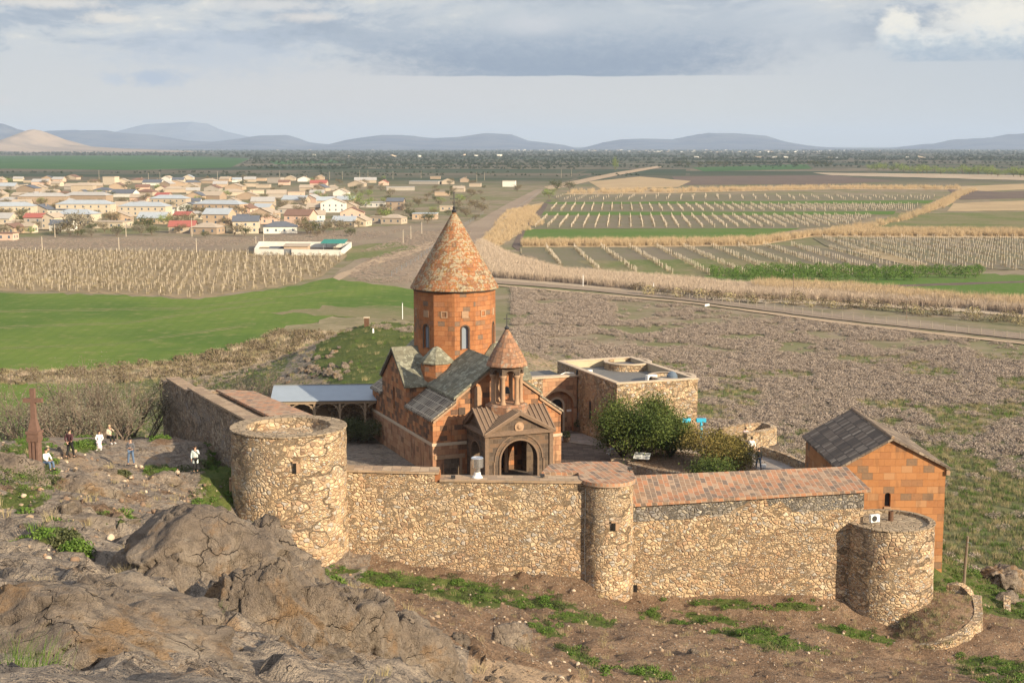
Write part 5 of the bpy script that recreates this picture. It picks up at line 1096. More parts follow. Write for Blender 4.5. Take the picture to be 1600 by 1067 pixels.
# information panel
g_ = G(1003, 733, CT); IP = thing('information_panel', 'tilted white information panel on two dark legs in the courtyard', 'sign', (g_.x, g_.y, CT + .05), R(-18))
for s_ in (-.4, .4): MB().box(s_ - .03, s_ + .03, -.03, .03, 0, .95).build('leg', 'dark_metal', IP)
pn = MB().box(-.68, .68, -.40, .40, -.025, .025).build('panel', 'white_paint', IP, loc=(0, 0, 1.1)); pn.rotation_euler = (R(28), 0, 0)
m = MB()
for c0 in (-.6, .03):
    for k in range(9): m.box(c0, c0 + (.5 if k % 4 != 3 else .3), -.33 + k * .072, -.33 + k * .072 + .03, .026, .029)
m.build('printed_lines', 'grey_metal', pn)
# steel flue, floodlights on the wall
FL = thing('flue_pipe', 'shiny steel flue with wide cowl on the front wall coping', 'chimney', (-2.22, 89.0, 16.95))
MB().lathe([(.36, 0), (.33, .1), (.24, .2), (.2, .42)], 20, cap=True).build('base', 'white_paint', FL); MB().lathe([(.2, .42), (.2, .75)], 20).build('neck', 'steel', FL); MB().lathe([(.28, .68), (.38, .72), (.40, .76), (.40, 1.32), (.37, 1.36), (.33, 1.3)], 24).build('cowl', 'steel', FL)
for (x, y, z, lab) in ((-3.75, 88.6, 16.93, 'small floodlight on the wall left of the steel flue'), (1.95, 89.1, 16.9, 'small floodlight on the wall right of the steel flue'), (7.65, 90.4, 17.05, 'small floodlight at the corner behind the slim tower roof')):
    t = thing('floodlight', lab, 'floodlight', (x, y, z), 0, 'floodlights on the wall'); MB().box(-.14, .14, -.04, .1, .1, .3).build('head', 'dark_metal', t); MB().box(-.12, .12, .101, .11, .12, .28).build('lens', 'pale_glass', t); MB().box(-.03, .03, 0, .05, 0, .1).build('bracket', 'dark_metal', t)
t = thing('floodlight', 'pale ground lamp by the feet of the person in the black jacket', 'floodlight', tuple(G(1193, 733, CT) + Vector((0, 0, .1)))); MB().box(-.18, .18, -.1, .1, .05, .3).build('head', 'white_paint', t); MB().box(-.04, .04, -.04, .04, 0, .05).build('bracket', 'dark_metal', t)
vt_ = [P(1050, 690, D=120.6), P(1108, 690, D=121.2), P(1108, 690, D=125.5), P(1050, 690, D=125)]; m = MB().slab([(p.x, p.y) for p in vt_], o=(0, 0, CT + 1.4), ux=(1, 0, 0), uy=(0, 1, 0), th=1.5); tag(fixn(m).build('raised_terrace', 'terrace_paving'), kind='structure')
# coin viewers
for k, (px, py, rz, lab) in enumerate(((1071, 694, 20, 'left blue coin operated viewer partly hidden by the tree'), (1095, 694, 0, 'right blue coin operated viewer on its blue post'))):
    g_ = G(px, py, CT); g_ = P(px, py, D=122); t = thing('coin_viewer', lab, 'viewer', (g_.x, g_.y, CT + 1.4), R(rz), 'blue coin operated viewers')
    MB().lathe([(.2, 0), (.2, .06), (.13, .1), (.13, 1.2), (.1, 1.55)], 12).build('post', 'viewer_blue', t)
    MB().box(-.42, .42, -.15, .15, 1.56, 1.88).build('scope', 'viewer_blue', t); MB().box(-.48, -.42, -.12, .12, 1.6, 1.84).build('eyepiece', 'dark_metal', t)
# utility pole beside the house
g_ = P(1505, 925, D=98); UP = thing('utility_pole', 'old wooden utility pole leaning beside the orange house', 'pole', (g_.x, g_.y, g_.z - .5))
MB().tube([(0, 0, 0), (.05, 0, 2.2), (.16, 0, 4.6)], [.12, .11, .09], 8).build('post', 'post_wood', UP); MB().tube([(.1, -.1, 4.2), (.35, -.15, 4.15), (.4, -.15, 3.9)], .02, 5).build('lamp_arm', 'grey_metal', UP)
# red stone cross monument
g_ = P(57, 745, D=74); CX = thing('stone_cross', 'tall red tuff cross on a ribbed pillar at the left of the rock ledge', 'monument', (g_.x, g_.y, g_.z - .35), R(-6))
m = MB()
for x_ in (-.2, .0, .2): m.box(x_ - .055, x_ + .055, -.25, .25, 0, 2.3)
m.box(-.25, .25, -.2, .2, 0, 2.28); m.build('pillar', 'red_cross_stone', CX)
m = MB().hexa([(-.31, -.28, 2.3), (.31, -.28, 2.3), (.31, .28, 2.3), (-.31, .28, 2.3)], [(-.34, -.31, 2.5), (.34, -.31, 2.5), (.34, .31, 2.5), (-.34, .31, 2.5)]); m.box(-.31, .31, -.28, .28, 2.502, 2.72); m.box(-.36, .36, -.32, .32, 2.723, 2.86); m.build('capital', 'red_cross_stone', CX)
m = MB().hexa([(-.27, -.22, 2.862), (.27, -.22, 2.862), (.27, .22, 2.862), (-.27, .22, 2.862)], [(-.14, -.12, 3.5), (.14, -.12, 3.5), (.14, .12, 3.5), (-.14, .12, 3.5)]); m.build('tapered_foot', 'red_cross_stone', CX)
cs = MB(); cs.slab([(-.13, 0), (.13, 0), (.12, .88), (.52, .88), (.52, 1.10), (.12, 1.10), (.13, 1.62), (-.13, 1.62), (-.12, 1.10), (-.52, 1.10), (-.52, .88), (-.12, .88)], o=(0, -.11, 3.502), th=.22); cs.build('cross', 'red_cross_stone', CX)
# ================================================================ rocks
def rockmesh(name, dims, sub, seed, mat, planes=9, rough=.16, rot=0.0):
    bm = bmesh.new(); bmesh.ops.create_icosphere(bm, subdivisions=sub, radius=1.0)
    V = np.array([v.co[:] for v in bm.verts]); Fs = np.array([[v.index for v in f.verts] for f in bm.faces]); bm.free()
    rr = np.random.default_rng(seed); d = V / np.linalg.norm(V, axis=1)[:, None]
    pn = rr.normal(size=(planes, 3)); pn[:, 2] = np.abs(pn[:, 2]) * .9; pn /= np.linalg.norm(pn, axis=1)[:, None]; pd = rr.uniform(.55, .92, planes)
    dots = d @ pn.T; rad = np.where(dots > .05, pd / np.maximum(dots, .05), 9).min(1); rad = np.minimum(rad, 1.12)
    p = d * rad[:, None]
    big = (fbm(p, 1.6, 4, seed) - .5) * 2 * rough; fold = (.5 - np.abs(fbm(p + 5, 3.2, 5, seed + 3) - .5) * 2) * rough * .8; fine = (fbm(p, 11, 5, seed + 7, .6) - .5) * rough * .5
    crease = np.clip(np.abs(fbm(p * [1, 1, .6] + 9, 2.3, 3, seed + 9) - .5) / .035, 0, 1); crease = (crease - 1) * rough * .55
    wq = p + (fbm(p, 2, 3, seed + 21) - .5)[:, None] * .35; ca, ea, ta = cellv(wq * (1.7, 2.3, 1.3) + seed, seed); cb, eb, tb_ = cellv(wq * (4.6, 3.8, 3.0) + seed, seed + 3)
    blk = (ca - .5) * rough * .9 + ta * rough * 1.5 - np.clip(1 - ea / .06, 0, 1) * rough * .35 + (cb - .5) * rough * .3 + tb_ * rough * .6 - np.clip(1 - eb / .07, 0, 1) * rough * .16
    p = p * (1 + big * .8 + fold * .3 + fine * .8 + crease * .4 + (blk if sub > 3 else 0))[:, None] * dims
    a = R(rot); c_, s_ = math.cos(a), math.sin(a); p = np.c_[p[:, 0] * c_ - p[:, 1] * s_, p[:, 0] * s_ + p[:, 1] * c_, p[:, 2]]
    return npmesh(name, p, Fs, mat, True)
def rock(lab, loc, dims, sub, seed, mat='rock_grey', planes=9, rough=.16, rot=0, tilt=(0, 0), name='boulder', grp=None):
    o = npobj(name, rockmesh(name, dims, sub, seed, mat, planes, rough, rot)); o.location = loc; o.rotation_euler = (R(tilt[0]), R(tilt[1]), 0)
    return tag(o, lab, 'boulder', grp)
def PR(px, py, D): return tuple(P(px, py, D=D))
rock('largest smooth grey boulder in the foreground, cracked, below the biggest tower', PR(300, 905, 31), (2.75, 2.3, 1.75), 6, 14, 'rock_grey', 12, .13, 15, (0, 6))
rock('rounded shoulder of grey rock joining the largest boulder on its right', PR(415, 915, 31.5), (1.15, 1.4, 1.6), 5, 22, 'rock_grey', 9, .16, 30)
rock('broad orange stained slab filling the bottom left corner', PR(110, 1010, 19.5), (1.9, 1.8, 1.0), 6, 31, 'rock_orange', 10, .16, -20, (0, 4))
rock('grey domed rock between the corner slab and the largest boulder', PR(195, 985, 23), (1.35, 1.5, 1.0), 6, 36, 'rock_grey', 10, .15, 10)
rock('orange broken crag in the middle of the near outcrop', PR(400, 985, 26), (1.3, 1.5, 1.45), 6, 47, 'rock_orange', 11, .2, 40)
rock('steep grey slab leaning at the bottom centre left', PR(480, 990, 27), (1.1, 1.4, 1.5), 6, 52, 'rock_grey', 8, .16, 60, (0, 14))
rock('tall pointed grey rock with brown streaks beside the slab', PR(550, 1005, 29), (1.15, 1.3, 1.5), 6, 63, 'rock_grey', 8, .18, 20, (0, 12))
rock('flat topped grey rock near the right end of the outcrop', PR(620, 1035, 30), (1.05, 1.2, 1.25), 6, 71, 'rock_grey', 9, .16, -30)
rock('rightmost bluish grey rock of the near outcrop', PR(682, 1045, 31), (.72, .9, 1.05), 5, 84, 'rock_grey', 8, .15, 10)
rock('low orange rock wedged at the very bottom between slabs', PR(330, 1050, 22), (.95, 1.0, .75), 5, 90, 'rock_orange', 9, .18, 0)
rock('grey cliff rock at the left edge beside the cross', PR(20, 765, 57), (2.2, 2.4, 1.7), 5, 102, 'rock_grey', 9, .16, 0)
rock('flat pale rock mound above the left corner slab', PR(100, 835, 40), (2.0, 1.8, .75), 5, 111, 'rock_grey', 9, .15, 0)
rock('small orange brown boulder on the left gravel bank', PR(95, 905, 27), (.55, .5, .35), 4, 118, 'rock_orange', 8, .15, 0)
rock('pale isolated boulder lying on the slope below the wall', PR(800, 998, 62), (1.05, .8, .62), 5, 125, 'rock_grey', 8, .14, 20)
rock('low pale rock on the slope left of the isolated boulder', PR(672, 1002, 60), (1.2, .8, .35), 5, 131, 'rock_grey', 8, .14, 0)
rock('sunlit brown rock outcrop at the right edge below the scrub', PR(1572, 905, 104), (2.0, 1.8, 1.4), 5, 140, 'rock_orange', 9, .2, 0)
rock('pale round rock slope right of the utility pole', PR(1565, 950, 98), (1.9, 1.6, 1.2), 5, 147, 'rock_grey', 9, .15, 0)
rock('dark low rock hump among the visitors ledge', PR(258, 748, 86), (.95, .7, .5), 4, 153, 'rock_grey', 8, .15, 0)
rock('long flat rock on the ledge behind the visitor with folded hands', PR(262, 702, 103), (3.0, 1.3, .8), 5, 160, 'rock_grey', 8, .15, 0)
rock('rock seat at the far edge of the ledge under the seated pair', PR(166, 706, 97), (1.5, .8, .6), 5, 166, 'rock_grey', 8, .14, 0)
rock('square cut rock block below the cross on the ledge path', PR(125, 775, 70), (2.3, 1.1, .9), 5, 171, 'rock_orange', 8, .12, 0)
# rough rock floor inside the fortress, between left wall and church
for k, (x, y, a, b, c_) in enumerate(((-11.0, 100, 3.2, 3.0, 1.0), (-13.5, 106, 3.0, 3.4, 1.1), (-16.5, 112, 3.2, 3.0, 1.0), (-11.5, 110, 2.2, 2.6, .8), (-9.3, 94.5, 2.4, 2.2, .9))):
    rock(['dark rock floor nearest the front wall beside the church', 'grey humped rock floor midway along the church side', 'far dark rock floor near the timber shelter', 'cracked rock shelf touching the church side wall', 'rock shelf in the corner behind the front wall'][(1, 2, 3, 4, 0)[k] - 1 if k else 0] if False else ['grey humped rock floor left of the church near its corner', 'dark humped rock floor midway along the church side', 'far dark rock floor near the timber shelter', 'cracked rock shelf touching the church side wall', 'rock shelf in the corner behind the front wall'][k], (x, y, CT - .25), (a, b, c_), 5, 180 + k, 'rock_grey', 9, .2, 30 * k)
# ================================================================ plants
tri_w = None
def sample_zone(wt, n, jit=.3):
    wt = np.maximum(wt, 0); pr = wt * area; pr = pr / pr.sum(); idx = rng.choice(len(V), n, p=pr); x = V[idx, 0] + rng.uniform(-jit, jit, n); y = V[idx, 1] + rng.uniform(-jit, jit, n)
    return np.c_[x, y, height(x, y) - .02]
area = np.outer(np.gradient(ys), np.gradient(xs)).ravel()
nz = fbm(V[:, :2], .8, 4, 77)
dull = [blades('grass_tuft', 30, .22, .26, .014, 'leaf_dull', .6, s_) for s_ in (14, 15)]
dull0 = dull
tuft = [blades('grass_tuft', 30, .24, .22, .012, 'leaf_grass', .5, s_) for s_ in (1, 2, 3)]
straw = [blades('straw_tuft', 34, .34, .2, .008, 'leaf_straw', .6, s_) for s_ in (4, 5)]
weed = [leafball('weed_clump', 130, .28, .16, .06, 'leaf_grass', .1, s_, .3) for s_ in (6, 7)] + [leafball('weed_clump', 130, .3, .2, .05, 'leaf_bush_dark', .12, 8, .3)]
fr = (V[:, 1] < 88.2) | ((V[:, 1] < 125) & (V[:, 0] > 27))
wt = (g > .15) * g * (nz > .43) * (((V[:, 1] < 125) & (V[:, 1] > 30)))
p = sample_zone(wt, 15000); scatter('grass', p, rng.uniform(.45, 1.15, len(p)), tuft + weed, 'green spring grass and weeds on the slopes', 'grass')
p = sample_zone(fr * (V[:, 1] > 36) * (nz > .45) * (nz - .35), 5000); scatter('dry_grass', p, rng.uniform(.5, 1.2, len(p)), straw, 'straw coloured dry tufts on the slopes', 'grass')
peb = [npobj('pebble', rockmesh('pebble', (1, .8, .6), 2, 300 + s_, MATS[m_n], 6, .2), link=False) for s_, m_n in enumerate(('pale_band_stone', 'warm_trim', 'rock_grey', 'bleached_wood'))]
clod = [npobj('clod', rockmesh('clod', (1, .9, .6), 2, 310 + s_, MATS[m_n], 6, .2), link=False) for s_, m_n in enumerate(('bleached_wood', 'clod_earth', 'clod_earth', 'rock_grey', 'clod_earth'))]
p = sample_zone(((V[:, 1] < 89) & (V[:, 1] > 34)) * (.3 + (nz < .5) * 1.0) + ((V[:, 0] < -9) & (V[:, 1] < 88)) * .8, 60000); scatter('gravel_stones', p, .03 + .13 * rng.uniform(0, 1, len(p)) ** 4, peb + clod, 'loose stones and gravel scattered over the hillside', 'gravel', .6)
p = sample_zone(((V[:, 1] < 36) & (V[:, 0] < 2)) * 1.0, 1800); scatter('gravel_stones', p, .015 + .05 * rng.uniform(0, 1, len(p)) ** 3, peb, 'small gravel between the foreground rocks', 'gravel', .6)
lr = [npobj('loose_rock', rockmesh('loose_rock', (1, .8, .65), 4, 330 + s_, MATS[m_n], 7, .2), link=False) for s_, m_n in enumerate(('rock_grey', 'rock_orange', 'rock_grey'))]
p = sample_zone(em(520, 572, 50, 30) * behind + .5 * em(470, 590, 50, 20) * behind, 260, .8); scatter('knoll_rocks', p, .2 + .6 * rng.uniform(0, 1, len(p)) ** 2, lr, 'pale broken rocks on the flank of the knoll behind the church', 'rocks', .5)
p = sample_zone(((V[:, 1] < 46) & (V[:, 1] > 18) & (V[:, 0] < 1)) * 1.0, 620); scatter('loose_rocks', p, .05 + .42 * rng.uniform(0, 1, len(p)) ** 3, lr, 'broken loose rocks lying between the foreground boulders', 'rocks', .4)
p = sample_zone(((V[:, 1] > 46) & (V[:, 1] < 100) & (V[:, 0] < -10)) * 1.0 + fr * (V[:, 1] > 46) * .25, 420); scatter('loose_rocks', p, .08 + .5 * rng.uniform(0, 1, len(p)) ** 4, lr, 'broken rocks on the ledge and the slope', 'rocks', .4)
p = sample_zone(((V[:, 1] < 46) & (V[:, 0] < 1)) * (nz > .5) * 1.0, 420); scatter('dry_grass', p, rng.uniform(.4, .9, len(p)), straw + tuft[:1], 'small dry and green tufts between the foreground rocks', 'grass')
p = sample_zone(((V[:, 1] > 100) & (V[:, 0] > 25)) * 1.0 + ((V[:, 1] > 137) & (V[:, 0] < 16) & (V[:, 1] < 240)) * .6, 14000); scatter('grass', p, rng.uniform(.8, 2.0, len(p)), dull + straw[:1] + tuft[:1], 'rough green grass on the lower slopes and around the knoll', 'grass')
# tall grass at the lower left corner and by the rock edges
fg = [blades('grass_clump', 46, .75, .22, .006, 'leaf_grass', .7, 11, 4), blades('grass_clump', 40, .55, .2, .005, 'leaf_straw', .9, 12, 4)]
q_ = [PR(x, y, D) for x, y, D in ((25, 1075, 15), (48, 1080, 15.2), (70, 1075, 15.5), (5, 1070, 15), (90, 1085, 15.4), (40, 1060, 16))]
scatter('tall_grass', q_, [.9, 1, .8, .9, .7, .6], fg[:1], 'tall green grass blades in the lower left corner', 'grass', .05)
q_ = [PR(x, y, D) for x, y, D in ((468, 925, 33), (480, 945, 34), (500, 960, 34), (520, 965, 34), (560, 975, 34), (575, 985, 35), (455, 905, 34), (380, 845, 36), (190, 900, 28), (210, 915, 27.5), (225, 925, 27), (470, 990, 30), (330, 985, 25), (318, 970, 25), (540, 950, 36), (600, 990, 36))]
scatter('rock_edge_grass', q_, rng.uniform(.5, 1.0, len(q_)), fg, 'tufts of grass growing in gaps of the near rocks', 'grass', .1)
shr0 = leafball('scrub_bush', 150, .62, .36, .10, 'leaf_brown', .22, 29, .25)
preed0 = blades('reed_tuft', 40, .5, .4, .012, 'leaf_pale_reed', .4, 35)
p = np.array([(tv[i].x, tv[i].y, tv[i].z - .03) for i in rng.integers(0, len(tv), 260)]) + np.c_[rng.normal(0, .25, 260), rng.normal(0, .25, 260), np.zeros(260)]; scatter('terrace_grass', p, rng.uniform(.5, 1.1, 260), dull0 + peb[:0] + straw, 'dry and green tufts on the small round terrace', 'grass')
# scrubland
shr = [leafball('scrub_bush', 220, .60, .27, .075, 'leaf_shrub', .16, s_, .2) for s_ in (21, 22, 23, 24)]
def rnd_world(n, x0, x1, y0, y1): return rng.uniform(x0, x1, n), rng.uniform(y0, y1, n)
x, y = rnd_world(120000, 0, 205, 100, 470); px_, py_ = proj(x, y, 0.0)
roadline = np.interp(px_, [770, 900, 1080, 1300, 1600, 1750], [448, 459, 479, 507, 541, 556])
cl = fbm(np.c_[x, y], .11, 4, 61); den = np.clip((cl - .40) / .09, 0, 1); lowgrass = np.clip((y - 135) / 75, .08, 1)
k_ = (py_ > roadline) & (px_ < 1720) & (px_ > 760) & (rng.uniform(size=len(x)) < den * lowgrass * .95 + .04) & ~inpoly(x, y, [(-30, 85), (28, 85), (36, 96), (36, 108), (26, 128), (20, 142), (4, 146), (-30, 150)]) & ~((x < 40) & (y < 200) & (x < 14 + (y - 140) * .2))
x, y, cl = x[k_], y[k_], cl[k_]; m_ = len(x); print('scrub', m_)
zz = np.where(y < 300, np.maximum(height(x, y), -.02), 0); scatter('scrub', np.c_[x, y, zz], rng.uniform(.55, 1.35, m_) * (.75 + cl * .8), shr, 'brown grey low scrub covering the plain right of the fortress', 'scrub')
x2, y2 = rnd_world(60000, 10, 150, 120, 260); px_, py_ = proj(x2, y2, 0.0); c2 = fbm(np.c_[x2, y2], .11, 4, 61); k_ = (px_ < 1700) & (px_ > 760) & (c2 < .47) & (rng.uniform(size=len(x2)) < np.clip(1.25 - (y2 - 120) / 130, 0, 1)) & (hraw(x2, y2) < .6) & ~inpoly(x2, y2, [(-30, 85), (28, 85), (36, 96), (36, 108), (26, 128), (20, 142), (4, 146), (-30, 150)])
scatter('grass', np.c_[x2[k_], y2[k_], np.zeros(k_.sum())], rng.uniform(.9, 2.2, k_.sum()), dull + straw[:1] + tuft[:1], 'green grass between the scrub on the near plain', 'grass')
x2, y2 = rnd_world(60000, -110, 0, 180, 290); px_, py_ = proj(x2, y2, 0.0); k_ = inpoly(px_, py_, [(-60, 580), (140, 577), (250, 567), (380, 541), (440, 515), (520, 493), (640, 500), (640, 520), (520, 524), (440, 560), (400, 600), (240, 600), (-60, 602)]) & (rng.uniform(size=len(x2)) < .26)
scatter('dry_grass', np.c_[x2[k_], y2[k_], np.maximum(height(x2[k_], y2[k_]), 0)], rng.uniform(.8, 2.2, k_.sum()), straw + straw + [preed0, shr0], 'tall straw coloured grass on the field bank', 'grass')
# more scrub left of the railway and beyond
x, y = rnd_world(16000, -90, 40, 300, 640); px_, py_ = proj(x, y, 0.0)
k_ = inpoly(px_, py_, [(545, 430), (570, 408), (640, 385), (690, 366), (740, 345), (760, 345), (650, 430), (640, 444), (560, 440)]) | inpoly(px_, py_, [(560, 395), (700, 345), (760, 330), (690, 372), (640, 384)])
scatter('scrub', np.c_[x[k_], y[k_], np.zeros(k_.sum())], rng.uniform(.5, 1.2, k_.sum()), shr, 'scattered grey scrub between the village and the railway', 'scrub')
x, y = rnd_world(16000, -250, 0, 480, 720); px_, py_ = proj(x, y, 0.0); k_ = inpoly(px_, py_, [(-20, 374), (400, 372), (640, 358), (560, 378), (540, 386), (400, 384), (-20, 389)])
scatter('scrub', np.c_[x[k_], y[k_], np.zeros(k_.sum())], rng.uniform(.4, 1.0, k_.sum()), shr, 'low brown scrub strip in front of the village', 'scrub')
x, y = rnd_world(9000, -70, 10, 150, 270); px_, py_ = proj(x, y, np.maximum(height(x, y), 0)); cl = fbm(np.c_[x, y], .08, 3, 91)
k_ = inpoly(px_, py_, [(250, 585), (400, 545), (500, 505), (650, 500), (650, 520), (560, 525), (470, 560), (430, 590), (420, 610), (250, 605)]) & (cl > .42)
scatter('scrub', np.c_[x[k_], y[k_], np.maximum(height(x[k_], y[k_]), 0)], rng.uniform(.4, 1.0, k_.sum()), shr[:2] + straw, 'dry grass and scrub on the bank around the knoll', 'scrub')
# reeds
reed = [blades('reed_tuft', 60, 2.6, 1.0, .035, 'leaf_reed', .18, s_) for s_ in (31, 32)]; preed = [blades('reed_tuft', 60, 2.2, 1.1, .035, 'leaf_pale_reed', .3, s_) for s_ in (33, 34)]
def reeds(polyg, n, pr, s0, s1, lab, x0, x1, y0, y1):
    x, y = rnd_world(n * 14, x0, x1, y0, y1); px_, py_ = proj(x, y, 0.0); k_ = inpoly(px_, py_, polyg); x, y = x[k_][:n], y[k_][:n]
    scatter('reeds', np.c_[x, y, np.zeros(len(x))], rng.uniform(s0, s1, len(x)), pr, lab, 'reeds')
reeds([(820, 380), (1080, 379), (1180, 376), (1320, 361), (1600, 363), (1680, 364), (1680, 370), (1270, 369), (1180, 383), (1000, 385), (816, 385)], 2600, reed, .7, 1.3, 'tan reed belt running across behind the nearer vineyards', 0, 330, 500, 720)
reeds([(1300, 361), (1400, 345), (1455, 322), (1480, 310), (1500, 299), (1530, 296), (1500, 309), (1480, 323), (1420, 343), (1350, 360)], 1600, reed, .8, 1.4, 'tan reed belt curving up to the right through the vineyards', 120, 480, 640, 1300)
reeds([(750, 380), (800, 405), (880, 428), (1000, 436), (1150, 450), (1350, 458), (1500, 474), (1680, 484), (1680, 500), (1500, 482), (1300, 472), (1100, 464), (900, 444), (770, 434), (740, 402)], 11000, preed, .7, 1.3, 'pale dry reeds along the road edge', -15, 190, 320, 580)
reeds([(1180, 448), (1350, 456), (1500, 472), (1680, 482), (1680, 496), (1500, 480), (1300, 466), (1180, 458)], 1800, reed, .8, 1.35, 'tall tan reeds beside the green field on the right', 50, 190, 320, 470)
reeds([(900, 299), (1300, 292), (1500, 293), (1500, 296), (1300, 296), (1000, 302), (880, 303)], 700, reed, 1.0, 1.6, 'far tan reed line behind the vineyards', 30, 520, 1050, 1500)
reeds([(790, 332), (850, 318), (835, 335), (850, 350), (800, 372), (760, 400), (740, 394)], 900, reed, .5, 1.0, 'reed patches between railway and canal', -25, 40, 420, 900)
ob = [leafball('olive_bush', 240, 1.3, 1.0, .16, 'leaf_brown', .8, s_, .35) for s_ in (41, 42)] + [leafball('olive_bush', 240, 1.2, .9, .16, 'leaf_straw', .7, 43, .35)]
# bushes one can count along the reeds
k = 0
for i in range(46):
    px = 985 + i * 14 + random.uniform(-6, 6); py = np.interp(px, [980, 1150, 1350, 1620], [455, 470, 482, 508]) + random.uniform(-3, 3); q_ = G(px, py)
    pr = ob[i % 3]; o = pr.copy(); o.name = 'roadside_bush'; COL.objects.link(o); o.location = (q_.x, q_.y, 0); s_ = random.uniform(.9, 1.7); o.scale = (s_ * 1.2, s_, s_); o.rotation_euler = (0, 0, random.uniform(0, 6))
    tag(o, 'brownish olive bush between the reeds and dirt road', 'bush', 'bushes along the dirt road')
# ---- trees
def branchy(base, h, spread, levels, seed, r0=.09, n0=5, up=.6, trunk=0.0):
    rr = random.Random(seed); m = MB(); tips = []
    def grow(p, d, L, r, lv):
        q1 = p + d * L * .5 + Vector((rr.uniform(-.1, .1), rr.uniform(-.1, .1), rr.uniform(-.05, .1))) * L; q2 = q1 + (d + Vector((rr.uniform(-.25, .25), rr.uniform(-.25, .25), rr.uniform(0, .25)))).normalized() * L * .5
        m.tube([p, q1, q2], [r, r * .8, r * .6], 5 if lv > 1 else 4)
        if lv == 0: tips.append(q2); tips.append(q1); return
        for _ in range(rr.choice((2, 3, 3))):
            dd_ = (d + Vector((rr.uniform(-1, 1), rr.uniform(-1, 1), rr.uniform(-.35, .8))) * .75).normalized(); grow(q2, dd_, L * rr.uniform(.55, .8), r * .58, lv - 1)
        if lv > 1: tips.append(q2)
    b = Vector(base)
    if trunk: m.tube([b - Vector((0, 0, .3)), b + Vector((.05, 0, trunk))], [r0 * 1.5, r0 * 1.1], 7); b = b + Vector((.05, 0, trunk))
    for i in range(n0):
        a = 6.283 * i / n0 + rr.uniform(-.4, .4); d = Vector((math.cos(a) * spread, math.sin(a) * spread, up + rr.uniform(0, .5))).normalized(); grow(b, d, h * rr.uniform(.3, .42), r0, levels)
    return m, tips
def leafcloud(name, tips, n, r, sz, mat, seed, parent=None, link=True, zs=.8):
    rr = np.random.default_rng(seed); T = np.array([tuple(t) for t in tips]); i = rr.integers(0, len(T), n); p = T[i] + rr.normal(size=(n, 3)) * (r, r, r * zs)
    return leaves(name, p, sz, mat, rr, link, parent)
def tree(lab, loc, h, seed, mat, n, lr, sz, name='tree', trunk=.8, spread=.9, grp=None, cat='tree', lev=2, r0=.12, n0=6):
    t = thing(name, lab, cat, loc, 0, grp); m, tips = branchy((0, 0, 0), h, spread, lev, seed, r0, n0, trunk=trunk); m.build('trunk', 'bark', t, True); leafcloud('crown', tips, n, lr, sz, mat, seed, t); return t
T1 = P(1000, 715, D=118.5); tree('large dark green bushy tree in front of the refectory', (T1.x + .4, T1.y, CT), 4.9, 3, 'leaf_dark_green', 26000, .62, .10, trunk=.7, spread=.9, lev=3)
T1 = P(972, 690, D=119.5); tree('lower left companion of the dark green courtyard tree', (T1.x, T1.y, CT), 3.8, 4, 'leaf_dark_green', 9000, .42, .09, trunk=.4, spread=.7, lev=2)
tree('middle dark green tree filling the gap before the refectory', (T1.x + 1.6, T1.y - 1.2, CT), 4.4, 6, 'leaf_dark_green', 12000, .6, .10, trunk=.5, spread=.9, lev=2)
T1 = P(1048, 700, D=118.5); tree('green tree between the dark tree and the olive tree', (T1.x, T1.y, CT), 3.1, 5, 'leaf_dark_green', 9000, .45, .10, trunk=.7, spread=.7, lev=2)
T1 = P(1118, 722, D=114.5); tree('olive brown spreading tree on the right of the planting bed', (T1.x, T1.y, CT), 3.2, 8, 'leaf_olive', 14000, .5, .09, trunk=.6, spread=1.0, lev=3)
T1 = P(1142, 733, D=112); tree('low yellowish green tree touching the roof edge near the terrace', (T1.x, T1.y, CT), 3.0, 12, 'leaf_olive', 7500, .42, .09, trunk=.4, spread=.9, lev=2)
T1 = P(1115, 745, D=108); tree('dark shaded bush right behind the long slab roof', (T1.x, T1.y, CT), 3.0, 13, 'leaf_dark_green', 6000, .45, .09, name='bush', cat='bush', trunk=.3, spread=1.0, lev=2)
# grey half bare shrubs behind the ledge
spots = [(8, 108, 5.0), (40, 110, 5.2), (78, 113, 6.0), (112, 110, 5.0), (140, 113, 6.6), (168, 111, 5.4), (195, 113, 5.8), (222, 116, 6.0), (60, 106, 4.0), (100, 105, 3.6), (150, 107, 3.8), (20, 116, 6.0), (185, 106, 3.4), (-20, 112, 5.5)]
for i, (px, D, h_) in enumerate(spots):
    q_ = P(px, 640, D=D); z = min(hz(q_.x, q_.y), 15.5)
    dark_ = px > 205; lab = 'dark leafy shrub against the far end of the left wall' if dark_ else 'grey green half bare shrub behind the rock ledge'
    t = thing('shrub', lab + (', ' + ['first', 'second', 'third', 'fourth', 'fifth', 'sixth', 'seventh', 'eighth', 'ninth', 'tenth', 'eleventh', 'twelfth', 'thirteenth', 'fourteenth'][sorted(s_[0] for s_ in spots).index(px)] + ' from left'), 'shrub', (q_.x, q_.y, z - .3), 0, None if dark_ else 'half bare shrubs behind the ledge')
    m, tips = branchy((0, 0, 0), h_ * (1.35 if i in (4, 11, 2) else 1.05), .85, 3, 200 + i, .09, 8, up=.65); m.build('branches', 'twig', t); leafcloud('leaves', tips, 1700 if not dark_ else 6500, .42, .06, 'leaf_bush_dark' if dark_ else 'leaf_grey', 200 + i, t)
